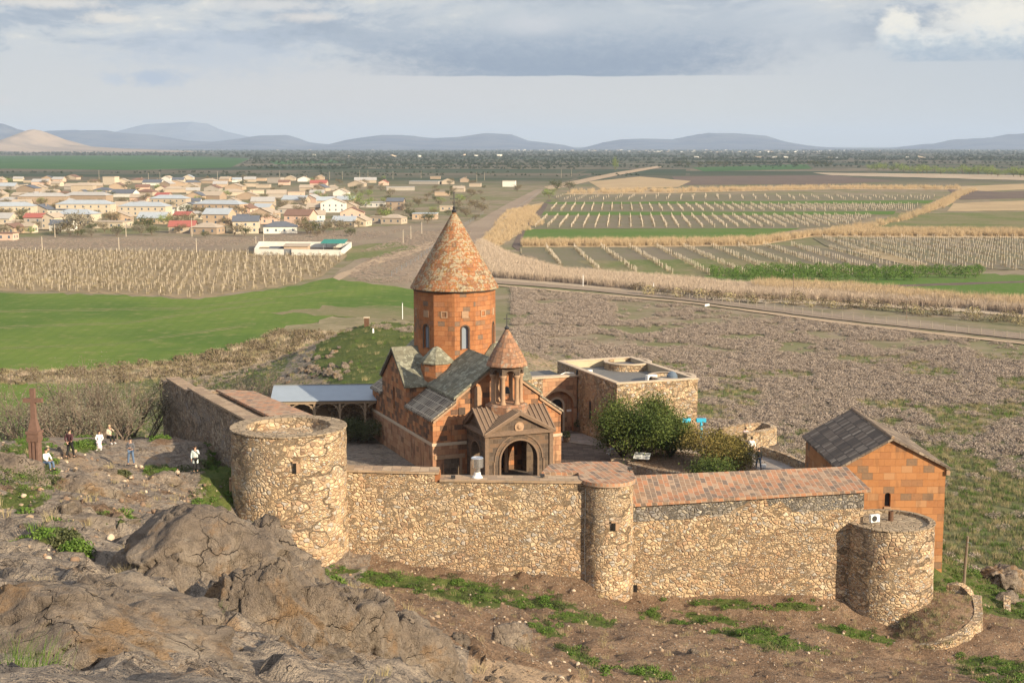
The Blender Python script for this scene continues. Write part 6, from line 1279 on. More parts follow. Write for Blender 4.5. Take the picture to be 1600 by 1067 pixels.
for i, (px, py, D, h_) in enumerate([(372, 600, 138, 4.2), (395, 598, 140, 4.6), (420, 605, 137, 4.5), (440, 612, 135, 4.2), (460, 622, 134, 3.8), (350, 592, 145, 3.4), (405, 590, 150, 3.6)]):
    q_ = P(px, py, D=D); z = hz(q_.x, q_.y); h_ = min(8, max(3, (q_.z - z) * 1.15)); t = thing('shrub', ['second', 'third', 'fifth', 'sixth', 'last', 'first', 'fourth'][i] + ' from left of the bare twiggy shrubs behind the left wall roof', 'shrub', (q_.x, q_.y, z), 0, 'bare shrubs behind the left wall')
    m, tips = branchy((0, 0, 0), h_, .8, 3, 300 + i, .06, 9, up=.8); m.build('branches', 'twig', t); leafcloud('leaves', tips, 900, .4, .06, 'leaf_grey', 300 + i, t)
T1 = P(462, 655, D=126); tree('small green bush between the left wall roof and the shelter', (T1.x, T1.y, CT), 2.6, 31, 'leaf_green', 2500, .4, .08, name='bush', cat='bush', trunk=.3)
for i, (px, py, h_) in enumerate([(571, 690, 2.6), (560, 690, 2.2), (545, 690, 2.0)]):
    T1 = P(px, py, D=127.5); tree(['dark ivy bush at the far church corner', 'dark bush under the shelter front, middle one', 'dark bush under the shelter front, left one'][i], (T1.x, T1.y, CT), h_, 41 + i, 'leaf_bush_dark', 2400, .35, .08, name='bush', cat='bush', trunk=.2)
# green plants on the ledge
for i, (px, py, D, s_, mt, lab) in enumerate([(135, 702, 93, 1.0, 'leaf_grass', 'green tussock left of the seated pair'), (190, 748, 84, .6, 'leaf_bush_dark', 'dark cushion plant below and left of the standing man in blue jeans'), (250, 690, 100, .9, 'leaf_grass', 'green cushion plant beside the long flat rock'), (282, 742, 91, 1.3, 'leaf_bush_dark', 'dark green shrub left of the woman in the pale coat'), (75, 755, 72, 1.0, 'leaf_bush_dark', 'bushy weeds at the foot of the stone cross'), (128, 768, 68, .7, 'leaf_bush_dark', 'small dark weed clump on the bank below the cross'), (172, 800, 58, .9, 'leaf_grass', 'green weed patch above the largest boulder'), (30, 800, 46, 1.4, 'leaf_bush_dark', 'big dark green weed patch at the left edge'), (100, 850, 34, .8, 'leaf_bush_dark', 'green weeds beside the flat pale rock mound'), (118, 866, 32, .7, 'leaf_grass', 'yellow green weeds left of the largest boulder'), (42, 858, 36, .8, 'leaf_grass', 'green weeds at the left below the cliff rock'), (232, 800, 60, .8, 'leaf_grass', 'weeds just above the top of the largest boulder'), (1590, 700, 180, 1.6, 'leaf_straw', 'round pale green shrub at the right edge of the scrubland'), (1515, 695, 184, 1.7, 'leaf_straw', 'pale green shrub right of the orange house roof'), (1510, 905, 103, 1.1, 'leaf_grass', 'green bush at the foot of the orange house'), (1545, 890, 108, 1.2, 'leaf_bush_dark', 'dark bush right of the utility pole')]):
    q_ = P(px, py, D=D); z = hz(q_.x, q_.y) if D > 45 else q_.z - .1
    o = leafball('weed_patch' if s_ < 1.5 else 'shrub', int(1500), s_ * (1 if D > 45 else .62), s_ * .42, .075 if D > 60 else .05, mt, .15, 400 + i, .3); COL.objects.link(o); o.location = (q_.x, q_.y, z); tag(o, lab, 'plant')
# ================================================================ people
SK = dict(pel=(0, 0, .95), sp=(0, 0, 1.12), ch=(0, 0, 1.32), nk=(0, 0, 1.47), hd=(0, -.01, 1.56), hc=(0, -.015, 1.64), ht=(0, -.005, 1.71))
def ellipsoid(c, r, n=10, m=8):
    b = MB(); prof = [(math.sin(math.pi * j / m), -math.cos(math.pi * j / m)) for j in range(1, m)]
    b.lathe(prof, n); b.v = [Vector((c[0] + v.x * r[0], c[1] + v.y * r[1], c[2] + v.z * r[2])) for v in b.v]; return b
def skin(name, verts, edges, radii, mat, parent, sub=1, root=0):
    me = bpy.data.meshes.new(name); me.from_pydata([tuple(v) for v in verts], edges, []); o = bpy.data.objects.new(name, me); COL.objects.link(o)
    o.modifiers.new('s', 'SKIN'); sv = me.skin_vertices[0].data
    for i, r in enumerate(radii): sv[i].radius = (r, r) if not hasattr(r, '__len__') else r
    sv[root].use_root = True
    if sub: ss_ = o.modifiers.new('u', 'SUBSURF'); ss_.levels = sub
    dg = bpy.context.evaluated_depsgraph_get(); dg.update(); m2 = bpy.data.meshes.new_from_object(o.evaluated_get(dg)); COL.objects.unlink(o); bpy.data.objects.remove(o)
    m2.materials.clear(); m2.materials.append(MATS[mat]); m2.polygons.foreach_set('use_smooth', [True] * len(m2.polygons)); m2.name = name
    return npobj(name, m2, parent)
def person(lab, loc, rz, top, bottom, pose='stand', h=1.72, hair='hair_dark', long_hair=False, shoes='shoe_dark', sleeves=True, dress=None, lower='trousers', hold=None, arms=None, grp=None, coat=None):
    s_ = h / 1.72; t = thing('person', lab, 'person', loc, R(rz), grp); t.scale = (s_,) * 3
    dz = 0.0
    J = {'pel': (0, 0, .93), 'sp': (0, .01, 1.12), 'ch': (0, 0, 1.33), 'nk': (0, 0, 1.46), 'hb': (0, -.01, 1.54), 'hm': (0, -.015, 1.63), 'ht': (0, -.005, 1.70)}
    for sd, n_ in ((-1, 'l'), (1, 'r')):
        J['hip' + n_] = (.095 * sd, 0, .90); J['kn' + n_] = (.105 * sd, -.02, .50); J['an' + n_] = (.11 * sd, .01, .09); J['to' + n_] = (.125 * sd, -.16, .035)
        J['sh' + n_] = (.175 * sd, 0, 1.40); J['el' + n_] = (.24 * sd, .03, 1.12); J['wr' + n_] = (.25 * sd, -.06, .88)
    if pose == 'walk': J['knl'] = (-.10, -.16, .52); J['anl'] = (-.10, -.20, .10); J['tol'] = (-.11, -.37, .05); J['knr'] = (.10, .02, .50); J['anr'] = (.10, .26, .16); J['tor'] = (.11, .14, .04); J['ell'] = (-.24, .12, 1.14); J['wrl'] = (-.25, .14, .90); J['elr'] = (.24, -.06, 1.12); J['wrr'] = (.24, -.22, .92)
    if pose == 'apart': J['knl'] = (-.15, -.02, .5); J['anl'] = (-.19, .01, .09); J['tol'] = (-.24, -.15, .035); J['knr'] = (.15, -.02, .5); J['anr'] = (.19, .01, .09); J['tor'] = (.24, -.15, .035)
    if pose == 'sit':
        for k2 in ('pel', 'sp', 'ch', 'nk', 'hb', 'hm', 'ht', 'shl', 'shr', 'ell', 'elr', 'wrl', 'wrr', 'hipl', 'hipr'): a = J[k2]; J[k2] = (a[0], a[1], a[2] - .46)
        for sd, n_ in ((-1, 'l'), (1, 'r')): J['kn' + n_] = (.13 * sd, -.42, .50); J['an' + n_] = (.13 * sd, -.46, .09); J['to' + n_] = (.14 * sd, -.64, .035); J['el' + n_] = (.25 * sd, -.10, .70); J['wr' + n_] = (.12 * sd, -.33, .62)
    for k2, v in (arms or {}).items(): J[k2] = v
    names = ['pel', 'sp', 'ch', 'nk', 'hb', 'hm', 'ht']; V = [J[n] for n in names]; E = [(i, i + 1) for i in range(6)]; Rr = [(.125, .10), (.115, .09), (.13, .10), .052, .062, .088, .052]
    def add(p, par, r): V.append(p); E.append((par, len(V) - 1)); Rr.append(r); return len(V) - 1
    for n_ in 'lr':
        a = add(J['hip' + n_], 0, .095); a = add(J['kn' + n_], a, .058); a = add(J['an' + n_], a, .04); add(J['to' + n_], a, .035)
        a = add(J['sh' + n_], 2, .062); a = add(J['el' + n_], a, .042); a = add(J['wr' + n_], a, .027)
        w_, e_ = Vector(J['wr' + n_]), Vector(J['el' + n_]); d = (w_ - e_).normalized(); sx = Vector((0, 1, 0)) if abs(d.y) < .8 else Vector((1, 0, 0)); sx = (sx - d * sx.dot(d)).normalized(); nn2 = d.cross(sx)
        pm = add(tuple(w_ + d * .07), a, .026)
        for fi, (off, L) in enumerate(((-.03, .065), (-.01, .078), (.011, .072), (.03, .055))):
            b1 = w_ + d * .095 + sx * off; f1 = add(tuple(b1), pm, .0095); f2 = add(tuple(b1 + d * L * .55 + nn2 * .012), f1, .0085); add(tuple(b1 + d * L * .85 + nn2 * .032), f2, .007)
        th_ = add(tuple(w_ + d * .045 - sx * .036), a, .010); add(tuple(w_ + d * .085 - sx * .055 + nn2 * .015), th_, .008)
    skin('body', V, E, Rr, 'skin', t)
    ny = J['hm'][1] - .095; fz = J['hm'][2]
    # face
    nb = ellipsoid((0, ny + .0, fz - .01), (.013, .022, .022), 8, 6); nb.build('nose', 'skin', t, True)
    for sd in (-1, 1):
        ellipsoid((.03 * sd, ny + .012, fz + .02), (.011, .008, .007), 8, 6).build('eye', 'hair_dark', t, True); ellipsoid((.088 * sd, J['hm'][1] + .01, fz), (.012, .022, .032), 8, 6).build('ear', 'skin', t, True)
    ellipsoid((0, ny + .014, fz - .055), (.022, .008, .006), 8, 6).build('mouth', 'cloth_rose', t, True)
    hb = ellipsoid((0, J['hm'][1] + .028, fz + .035), (.094, .098, .092), 14, 10)
    if long_hair: q2 = ellipsoid((0, J['hm'][1] + .07, fz - .10), (.10, .055, .19), 12, 10); hb.add(q2.v, q2.f)
    hb.build('hair', hair, t, True)
    # clothes follow the same joints
    V = [Vector(J['pel']) + Vector((0, 0, .0)), J['sp'], J['ch'], Vector(J['nk']) - Vector((0, 0, .03))]; E = [(0, 1), (1, 2), (2, 3)]; Rr = [(.150, .12), (.135, .108), (.152, .118), .065]
    for n_ in 'lr':
        V.append(J['sh' + n_]); E.append((2, len(V) - 1)); Rr.append(.078); V.append(J['el' + n_]); E.append((len(V) - 2, len(V) - 1)); Rr.append(.058)
        if sleeves: w_ = Vector(J['el' + n_]).lerp(Vector(J['wr' + n_]), .9); V.append(w_); E.append((len(V) - 2, len(V) - 1)); Rr.append(.044)
    skin('top', V, E, Rr, top, t)
    if lower in ('trousers', 'shorts'):
        V = [J['pel']]; E = []; Rr = [(.142, .115)]
        for n_ in 'lr':
            V.append(J['hip' + n_]); E.append((0, len(V) - 1)); Rr.append(.108); k_, a_ = Vector(J['kn' + n_]), Vector(J['an' + n_]); V.append(k_); E.append((len(V) - 2, len(V) - 1)); Rr.append(.076)
            if lower == 'trousers': V.append(k_.lerp(a_, .93)); E.append((len(V) - 2, len(V) - 1)); Rr.append(.062)
        skin(lower, V, E, Rr, bottom, t)
    if dress:
        b = MB()
        if pose == 'sit': b.tube([J['pel'], (0, -.22, J['pel'][2] + .02), (0, -.44, .50), (0, -.50, .26), (0, -.52, .12)], [.17, .19, .20, .21, .23], 14)
        else: b.lathe([(.24, .45), (.2, .7), (.155, .95), (.14, 1.08)], 16)
        b.build('skirt', dress, t, True)
    if coat:
        b = MB().lathe([(.20, .62), (.19, .85), (.175, 1.1), (.18, 1.3)], 16, cap=False); b.v = [Vector((v.x, v.y * .8 + .015, v.z)) for v in b.v]; b.f = [f for f in b.f if not all(b.v[i].y < -.10 for i in f)]; b.build('coat', coat, t, True)
    for n_ in 'lr':
        a_, q2 = Vector(J['an' + n_]), Vector(J['to' + n_]); d = (q2 - a_); b = MB().tube([a_ + Vector((0, .05, -.045)), a_ + Vector((d.x * .5, d.y * .5, -.04)), q2 + Vector((0, 0, .012)), q2 + d.normalized() * .05], [.045, .052, .045, .022], 8); b.build('shoe', shoes, t, True)
    if hold:
        w_ = Vector(J['wrr']); q2 = MB().box(w_.x - .045, w_.x + .045, w_.y - .11, w_.y - .095, w_.z + .02, w_.z + .17); tag(q2.build(hold[0], hold[1], None), hold[2], hold[3]).matrix_world = Matrix.Translation(loc) @ Matrix.Rotation(R(rz), 4, 'Z') @ Matrix.Scale(s_, 4)
    return t
def gp(px, py, D, up=0.0): q_ = P(px, py, D=D); return (q_.x, q_.y, hz(q_.x, q_.y) + up)
def drop(px, py, D0, lift=0.0):        # where the sight line through a photo pixel meets the ground
    D = D0 - 14
    while D < D0 + 20:
        q_ = P(px, py, D=D)
        if q_.z <= hz(q_.x, q_.y): return (q_.x, q_.y, hz(q_.x, q_.y) + lift)
        D += .25
    return tuple(P(px, py, D=D0))
hands_face = {'ell': (-.25, -.10, 1.18), 'wrl': (-.08, -.22, 1.40), 'elr': (.25, -.10, 1.18), 'wrr': (.08, -.22, 1.40)}
hands_front = {'ell': (-.25, -.02, 1.13), 'wrl': (-.06, -.20, 1.16), 'elr': (.25, -.02, 1.13), 'wrr': (.06, -.20, 1.16)}
behind_back = {'ell': (-.25, .10, 1.13), 'wrl': (-.05, .17, 1.0), 'elr': (.25, .10, 1.13), 'wrr': (.06, .18, .98)}
person('person in dark maroon jacket and black trousers walking away with hands behind back', drop(110, 717, 86), 160, 'cloth_maroon', 'cloth_black', 'walk', 1.85, arms=behind_back)
person('person in white dress with long dark hair seated on the ledge rock', drop(156, 701, 96), 10, 'cloth_white', 'cloth_lilac', 'sit', 1.66, long_hair=True, shoes='shoe_white', lower=None, dress='cloth_pink')
person('blond person in black trousers seated right beside the one in white', drop(172, 697, 97), 40, 'cloth_beige', 'cloth_black', 'sit', 1.68, hair='hair_blond', shoes='shoe_white', arms={'elr': (.22, -.2, .85), 'wrr': (.05, -.22, 1.02)})
person('person in dark shirt and blue jeans standing on the ledge path', drop(205, 727, 92), -5, 'cloth_grey', 'cloth_blue', 'apart', 1.74, lower='trousers', arms=hands_front)
person('person in pale mint coat and black trousers with hand at face', drop(306, 746, 94), 20, 'cloth_mint', 'cloth_black', 'stand', 1.72, long_hair=True, arms={'elr': (.24, -.12, 1.2), 'wrr': (.06, -.2, 1.44)}, coat='cloth_mint')
person('small child in beige top and black trousers standing by the dark shrub', drop(278, 753, 92), 0, 'cloth_beige', 'cloth_black', 'stand', .85, arms=hands_front)
person('person in white shirt crouching half hidden right of the stone cross', drop(73, 735, 84), 60, 'cloth_white', 'cloth_blue', 'sit', 1.65)
CTl = CT + .1
def cp(px, py): q_ = G(px, py, CTl); return (q_.x, q_.y, CTl)
person('person in black jacket and blue jeans standing on the paved terrace, seen from behind', cp(1185, 733), 180, 'cloth_black', 'cloth_blue', 'apart', 1.8)
person('person in white shirt and black trousers on the terrace, larger of the pair', cp(1174, 716), 200, 'cloth_white', 'cloth_black', 'walk', 1.85, shoes='shoe_white')
person('person in white top hidden partly behind the yellowish tree', cp(1169, 733), 150, 'cloth_lilac', 'cloth_black', 'walk', 1.7)
person('person in pale pink top leaning at the bastion wall', cp(1165, 697), 170, 'cloth_pink', 'cloth_grey', 'stand', 1.7, arms=hands_front)
q_ = P(1066, 690, D=122); person('person in black raising a camera above the trees near the blue viewers', (q_.x, q_.y, CT + 1.4), 250, 'cloth_black', 'cloth_black', 'stand', 1.75, arms=hands_face)
q_ = G(958, 709, CT); person('person in red top and pale blue jeans sitting low under the dark tree', (q_.x, q_.y, CT + .05), -60, 'cloth_rose', 'cloth_mint', 'sit', 1.6, shoes='shoe_white')
# ================================================================ village
for n_, c_ in dict(wall_cream=(.52, .44, .34), wall_beige=(.42, .345, .265), wall_orange=(.45, .335, .24), wall_brick=(.33, .25, .185), wall_grey=(.36, .32, .28), wall_white=(.66, .63, .57), wall_pink=(.58, .41, .32),
                   roof_blue=(.36, .39, .42), roof_grey=(.38, .36, .34), roof_tan=(.40, .325, .25), roof_slate=(.12, .13, .155), roof_red=(.34, .11, .09), roof_brown=(.20, .12, .09), roof_green=(.04, .22, .18)).items():
    plain(n_, c_, .8, .10, .6)
CN = dict(cream='cream', beige='beige', orange='orange', brick='brick brown', grey='grey', white='white', pink='pinkish'); RN = dict(blue='pale blue metal', grey='grey', tan='tan', slate='dark slate', red='red', brown='brown', green='green')
KN = dict(h='hipped', g='gabled', y='gabled', f='flat')
HOUSES = [(8, 376, 26, 'f', 'pink', 'brown', 1), (12, 366, 22, 'y', 'orange', 'brown', 1), (26, 359, 34, 'h', 'brick', 'tan', 1), (40, 364, 22, 'g', 'cream', 'tan', 1), (52, 358, 30, 'g', 'grey', 'red', 2), (74, 358, 24, 'y', 'cream', 'tan', 2), (93, 361, 34, 'g', 'white', 'slate', 1),
 (114, 352, 62, 'h', 'cream', 'blue', 2), (130, 334, 86, 'h', 'cream', 'blue', 2), (16, 338, 70, 'h', 'cream', 'blue', 2), (222, 338, 76, 'h', 'cream', 'blue', 2), (262, 324, 58, 'h', 'beige', 'blue', 2), (338, 334, 80, 'h', 'orange', 'blue', 2), (66, 320, 74, 'h', 'brick', 'grey', 2), (132, 318, 72, 'h', 'brick', 'grey', 2), (8, 320, 30, 'h', 'grey', 'grey', 1),
 (183, 348, 40, 'y', 'orange', 'tan', 1), (236, 350, 44, 'g', 'orange', 'blue', 1), (168, 357, 52, 'f', 'cream', 'tan', 1), (305, 343, 26, 'h', 'cream', 'grey', 1), (283, 345, 26, 'g', 'beige', 'red', 1), (284, 364, 40, 'g', 'beige', 'red', 1), (318, 366, 44, 'h', 'brick', 'tan', 1),
 (337, 352, 42, 'g', 'orange', 'blue', 2), (350, 340, 26, 'y', 'cream', 'tan', 1), (372, 350, 28, 'g', 'grey', 'slate', 1), (384, 365, 40, 'g', 'cream', 'slate', 2), (408, 342, 38, 'y', 'orange', 'tan', 1), (438, 365, 52, 'h', 'white', 'slate', 1), (420, 350, 26, 'y', 'pink', 'tan', 1), (464, 354, 42, 'g', 'pink', 'brown', 2), (494, 356, 22, 'f', 'grey', 'blue', 1),
 (456, 334, 44, 'h', 'grey', 'tan', 1), (410, 322, 36, 'g', 'beige', 'grey', 1), (458, 319, 38, 'g', 'beige', 'blue', 1), (432, 309, 30, 'g', 'grey', 'tan', 1), (386, 312, 32, 'y', 'brick', 'tan', 1), (362, 306, 36, 'h', 'cream', 'tan', 1), (325, 312, 40, 'g', 'brick', 'tan', 1), (272, 301, 34, 'h', 'beige', 'tan', 1), (274, 291, 30, 'y', 'orange', 'tan', 1), (300, 290, 26, 'h', 'brick', 'slate', 1), (323, 287, 26, 'h', 'orange', 'tan', 1), (365, 297, 28, 'y', 'orange', 'tan', 1), (392, 292, 22, 'f', 'beige', 'tan', 1), (428, 286, 22, 'f', 'grey', 'tan', 2), (475, 284, 20, 'y', 'white', 'tan', 1), (497, 291, 26, 'g', 'pink', 'red', 1),
 (520, 332, 38, 'y', 'white', 'tan', 2), (545, 330, 22, 'y', 'beige', 'tan', 1), (580, 324, 46, 'f', 'white', 'grey', 1), (617, 329, 26, 'g', 'brick', 'slate', 2), (536, 355, 36, 'g', 'beige', 'blue', 1), (560, 354, 24, 'y', 'cream', 'tan', 1), (611, 350, 34, 'h', 'beige', 'tan', 1), (588, 348, 20, 'f', 'beige', 'tan', 1), (663, 343, 38, 'f', 'orange', 'blue', 1), (697, 330, 20, 'f', 'beige', 'tan', 1), (556, 292, 26, 'y', 'beige', 'tan', 1), (571, 286, 34, 'g', 'beige', 'grey', 1), (599, 290, 15, 'y', 'pink', 'red', 1), (626, 298, 44, 'f', 'grey', 'grey', 1), (662, 288, 48, 'f', 'grey', 'blue', 1), (700, 288, 20, 'y', 'beige', 'tan', 1), (726, 285, 14, 'y', 'brick', 'tan', 1), (680, 280, 16, 'f', 'brick', 'tan', 1), (795, 292, 20, 'f', 'white', 'tan', 2), (742, 292, 18, 'f', 'beige', 'tan', 1), (690, 306, 22, 'f', 'orange', 'tan', 1), (716, 300, 18, 'g', 'beige', 'tan', 1), (170, 289, 20, 'f', 'cream', 'tan', 3), (190, 288, 22, 'y', 'cream', 'tan', 1), (237, 290, 30, 'g', 'white', 'slate', 1), (215, 286, 22, 'h', 'beige', 'brown', 1), (110, 281, 20, 'y', 'beige', 'brown', 1), (128, 300, 34, 'h', 'beige', 'tan', 2), (40, 300, 32, 'y', 'brick', 'slate', 1), (10, 296, 26, 'g', 'grey', 'blue', 1), (62, 289, 26, 'g', 'pink', 'grey', 1), (158, 303, 28, 'h', 'grey', 'slate', 1), (190, 308, 38, 'g', 'white', 'slate', 1), (225, 306, 30, 'h', 'beige', 'brown', 1), (252, 312, 22, 'g', 'brick', 'red', 1)]
rh = random.Random(5)
occ = [(a, b) for a, b, *_ in HOUSES]; tries = 0
while len(HOUSES) < 150 and tries < 6000:
    tries += 1; px, py = rh.uniform(-8, 560), rh.uniform(281, 352)
    if px > 520 and py < 300: continue
    sc = 1.2 + (py - 281) / 45
    if all(abs(px - a) > 11 * sc or abs(py - b) > 4.2 * sc for a, b in occ):
        occ.append((px, py)); HOUSES.append((px, py, rh.uniform(11, 15) * sc, rh.choice('hggyyf'), rh.choice(['cream', 'beige', 'orange', 'brick', 'grey', 'beige', 'white', 'pink']), rh.choice(['tan', 'tan', 'grey', 'blue', 'slate', 'tan', 'brown', 'grey']), 1))
ORD = ['first', 'second', 'third', 'fourth', 'fifth', 'sixth', 'seventh', 'eighth', 'ninth', 'tenth', 'eleventh', 'twelfth', 'thirteenth', 'fourteenth', 'fifteenth', 'sixteenth', 'seventeenth', 'eighteenth', 'nineteenth', 'twentieth']
for t_, tt in zip(('twenty', 'thirty', 'forty', 'fifty', 'sixty', 'seventy', 'eighty', 'ninety'), ('thirtieth', 'fortieth', 'fiftieth', 'sixtieth', 'seventieth', 'eightieth', 'ninetieth', 'hundredth')): ORD += [t_ + ' ' + o for o in ORD[:9]] + [tt]
bands = [(355, 'front'), (343, 'second'), (330, 'third'), (316, 'fourth'), (303, 'fifth'), (292, 'sixth'), (0, 'rear')]
def house_geo(W, Dp, H, kind, rise):
    wall = MB(); roof = MB(); e = .4
    if kind == 'f':
        wall.box(-W / 2, W / 2, 0, Dp, 0, H); roof.box(-W / 2 - .2, W / 2 + .2, -.3, Dp + .2, H + .01, H + .28)
    elif kind == 'h':
        wall.box(-W / 2, W / 2, 0, Dp, 0, H); i = min(Dp, W) * .45
        b = [(-W / 2 - e, -e, H + .02), (W / 2 + e, -e, H + .02), (W / 2 + e, Dp + e, H + .02), (-W / 2 - e, Dp + e, H + .02), (-W / 2 + i, Dp / 2, H + rise), (W / 2 - i, Dp / 2, H + rise)]
        roof.add(b, [(0, 1, 5, 4), (1, 2, 5), (2, 3, 4, 5), (3, 0, 4), (3, 2, 1, 0)])
    elif kind == 'g':
        wall.slab([(0, 0), (Dp, 0), (Dp, H), (Dp / 2, H + rise), (0, H)], o=(W / 2, 0, 0), ux=(0, 1, 0), uy=(0, 0, 1), th=W)
        a, b = MB(), MB(); gable_roof((a, b), 0, Dp, Dp / 2, H + .03, H + rise + .03, -W / 2 - e, W / 2 + e, .12, e, 'x'); roof.add(a.v, a.f); roof.add(b.v, b.f)
    else:
        wall.slab([(-W / 2, 0), (W / 2, 0), (W / 2, H), (0, H + rise), (-W / 2, H)], o=(0, 0, 0), th=Dp)
        a, b = MB(), MB(); gable_roof((a, b), -W / 2, W / 2, 0, H + .03, H + rise + .03, -e, Dp + e, .12, e); roof.add(a.v, a.f); roof.add(b.v, b.f)
    return fixn(wall), fixn(roof)
used = {}; LS = []
for (px, py, wpx, kind, wc_, rc_, st_) in HOUSES: LS.append([px, py, wpx, kind, wc_, rc_, st_, next(n for b, n in bands if py >= b)])
byrow = {}
for h_ in sorted(LS, key=lambda h: h[0]): byrow.setdefault(h_[7], []).append(h_)
wmesh = {}
for row, hs in byrow.items():
    for k, (px, py, wpx, kind, wc_, rc_, st_, _) in enumerate(hs):
        q_ = G(px, py); dep = q_.y * ct + CAMZ * st; W = wpx * dep / F; Dp = min(W * .8, 11) if kind != 'y' else 11; H = 2.5 * st_ + .4; rise = min(W, Dp) * (.2 if kind == 'h' else .24)
        rr_ = R(rh.uniform(-16, 10))
        size = 'long ' if W > 17 else ('small ' if W < 9 else '')
        tall = 'two storey ' if st_ == 2 else ('three storey ' if st_ == 3 else '')
        lab = f"{size}{tall}{CN[wc_]} house with {RN[rc_]} {KN[kind]} roof, {ORD[k]} from left in {row} village row"
        lab = ' '.join(lab.split()[:16])
        t = thing('house', lab, 'house', (q_.x, q_.y, -.05), rr_, 'houses of the village')
        wl_, rf_ = house_geo(W, Dp, H, kind, rise); wl_.build('wall', 'wall_' + wc_, t); rf_.build('roof', 'roof_' + rc_, t)
        if dep < 900:
            nw = max(2, min(7, int(W / 3.4)))
            for fl in range(st_):
                for j in range(nw):
                    x_ = -W / 2 + W * (j + .5) / nw; key = 'w'
                    if key not in wmesh: o = MB().box(-.42, .42, -.05, .04, 0, 1.1).build('window', 'window_glass'); wmesh[key] = o.data; bpy.data.objects.remove(o)
                    o = bpy.data.objects.new('window', wmesh[key]); COL.objects.link(o); o.parent = t; o.location = (x_, 0, .95 + 2.5 * fl)
            for j in range(2):
                o = bpy.data.objects.new('window', wmesh['w']); COL.objects.link(o); o.parent = t; o.location = (W / 2, Dp * (.3 + .4 * j), 1.0); o.rotation_euler = (0, 0, R(90))
        if rh.random() < .35 and kind != 'f': MB().box(W * .18, W * .18 + .6, Dp * .55, Dp * .55 + .6, H, H + rise + .9).build('chimney', 'wall_brick', t)
# village trees
tp_ = []
for k, (mt, h_) in enumerate((('leaf_brown', 5.5), ('leaf_grey', 5.0), ('leaf_lime', 4.5), ('leaf_bush_dark', 4.5))):
    m, tips = branchy((0, 0, 0), h_, .9, 2, 500 + k, .12, 5, trunk=.8); tr_ = m.build('trunk', 'twig'); COL.objects.unlink(tr_); cr_ = leafcloud('crown', tips, 700, .75, .27, mt, 500 + k, None, False); tp_.append((tr_, cr_))
def put_tree(k, x, y, s_, lab, grp, cat='tree', name='tree', sxy=1.0, z=0):
    t = thing(name, lab, cat, (x, y, z), random.uniform(0, 6), grp); t.scale = (s_ * sxy, s_ * sxy, s_)
    for src in tp_[k]: o = src.copy(); COL.objects.link(o); o.parent = t
    return t
tn = ['brown leafless tree among the village houses', 'grey budding tree among the village houses', 'fresh lime green tree among the village houses', 'dark green tree among the village houses']
vt = {}
for i in range(300):
    px, py = random.uniform(-5, 760), random.uniform(280, 372)
    if px > 560 and py > 350: continue
    k = random.choice((0, 0, 1, 1, 2, 3, 0)); q_ = G(px, py); b_ = 'front' if py > 342 else ('middle' if py > 310 else 'rear'); vt.setdefault((k, b_), []).append((px, put_tree(k, q_.x, q_.y, random.uniform(.6, 1.2), tn[k], 'village trees: ' + tn[k].split(' tree')[0])))
for (k, b_), l_ in vt.items():
    for i, (_, t) in enumerate(sorted(l_, key=lambda q: q[0])): t['label'] = tn[k].replace('among the village houses', f'in the {b_} part of the village, {ORD[i]} from left')
for px, py, s_, k, lab in ((122, 368, 2.0, 1, 'tall bare grey tree in front of the blue roofed apartment block'), (231, 358, 1.3, 3, 'round dark green tree in front of the village, left one of two'), (218, 360, 1.0, 3, 'smaller dark green tree beside the round one'), (488, 365, 1.3, 3, 'dark green bush right of the dark hipped roof house'), (870, 298, 1.9, 3, 'dense green tree at the start of the far road, left of two'), (890, 297, 1.6, 3, 'dense green tree at the start of the far road, right of two'), (858, 310, 1.5, 2, 'yellow green bush beside the canal'), (555, 322, 1.6, 2, 'olive tree group left of the pale shed'), (808, 300, 1.2, 0, 'brown bush right of the white house')):
    q_ = G(px, py); put_tree(k, q_.x, q_.y, s_, lab, None)
q_ = G(961, 268); put_tree(2, q_.x, q_.y, 4.2, 'single tall pale green poplar standing beside the far road', None, sxy=.32); 
for i in range(26):
    px = 1362 + i * 10 + random.uniform(-4, 4); py = np.interp(px, [1362, 1640], [268, 279]) + random.uniform(-2, 1); q_ = G(px, py); put_tree(2, q_.x, q_.y, random.uniform(1.6, 2.6), 'fresh green tree in the far line at the right', 'far line of fresh green trees')
for i in range(14):
    px = 1062 + i * 9 + random.uniform(-4, 4) + (0 if i < 9 else 120); py = 259 + random.uniform(-1, 1); q_ = G(px, py); put_tree(3, q_.x, q_.y, random.uniform(1.2, 2.2), 'dark tree standing out in the far plain', 'dark trees in the far plain')
# orchard of low round trees
orc = [leafball('orchard_tree', 420, 1.5, 1.15, .17, 'leaf_green', 1.5, s_, .3) for s_ in (61, 62, 63)]
tk = MB().tube([(0, 0, 0), (0, 0, 1.0)], .08, 5)
tkm = tk.build('trunk', 'bark'); COL.objects.unlink(tkm)
for row_ in range(4):
    for i in range(30):
        px = 1105 + i * 14.5 + row_ * 6 + random.uniform(-3, 3); py = 424 + row_ * 4.6 + (px - 1100) * .004 + random.uniform(-1, 1)
        if px > 1535 or (px < 1180 and row_ < 1) or (px > 1440 and row_ > 2): continue
        q_ = G(px, py); t = thing('orchard_tree', f'bright green round young orchard tree, {ORD[i]} from left in the {["rear", "second", "third", "front"][row_]} row', 'tree', (q_.x, q_.y, 0), random.uniform(0, 6), 'orchard trees'); s_ = random.uniform(.75, 1.2); t.scale = (s_,) * 3
        c_ = orc[i % 3].copy(); c_.name = 'crown'; COL.objects.link(c_); c_.parent = t; u_ = tkm.copy(); COL.objects.link(u_); u_.parent = t
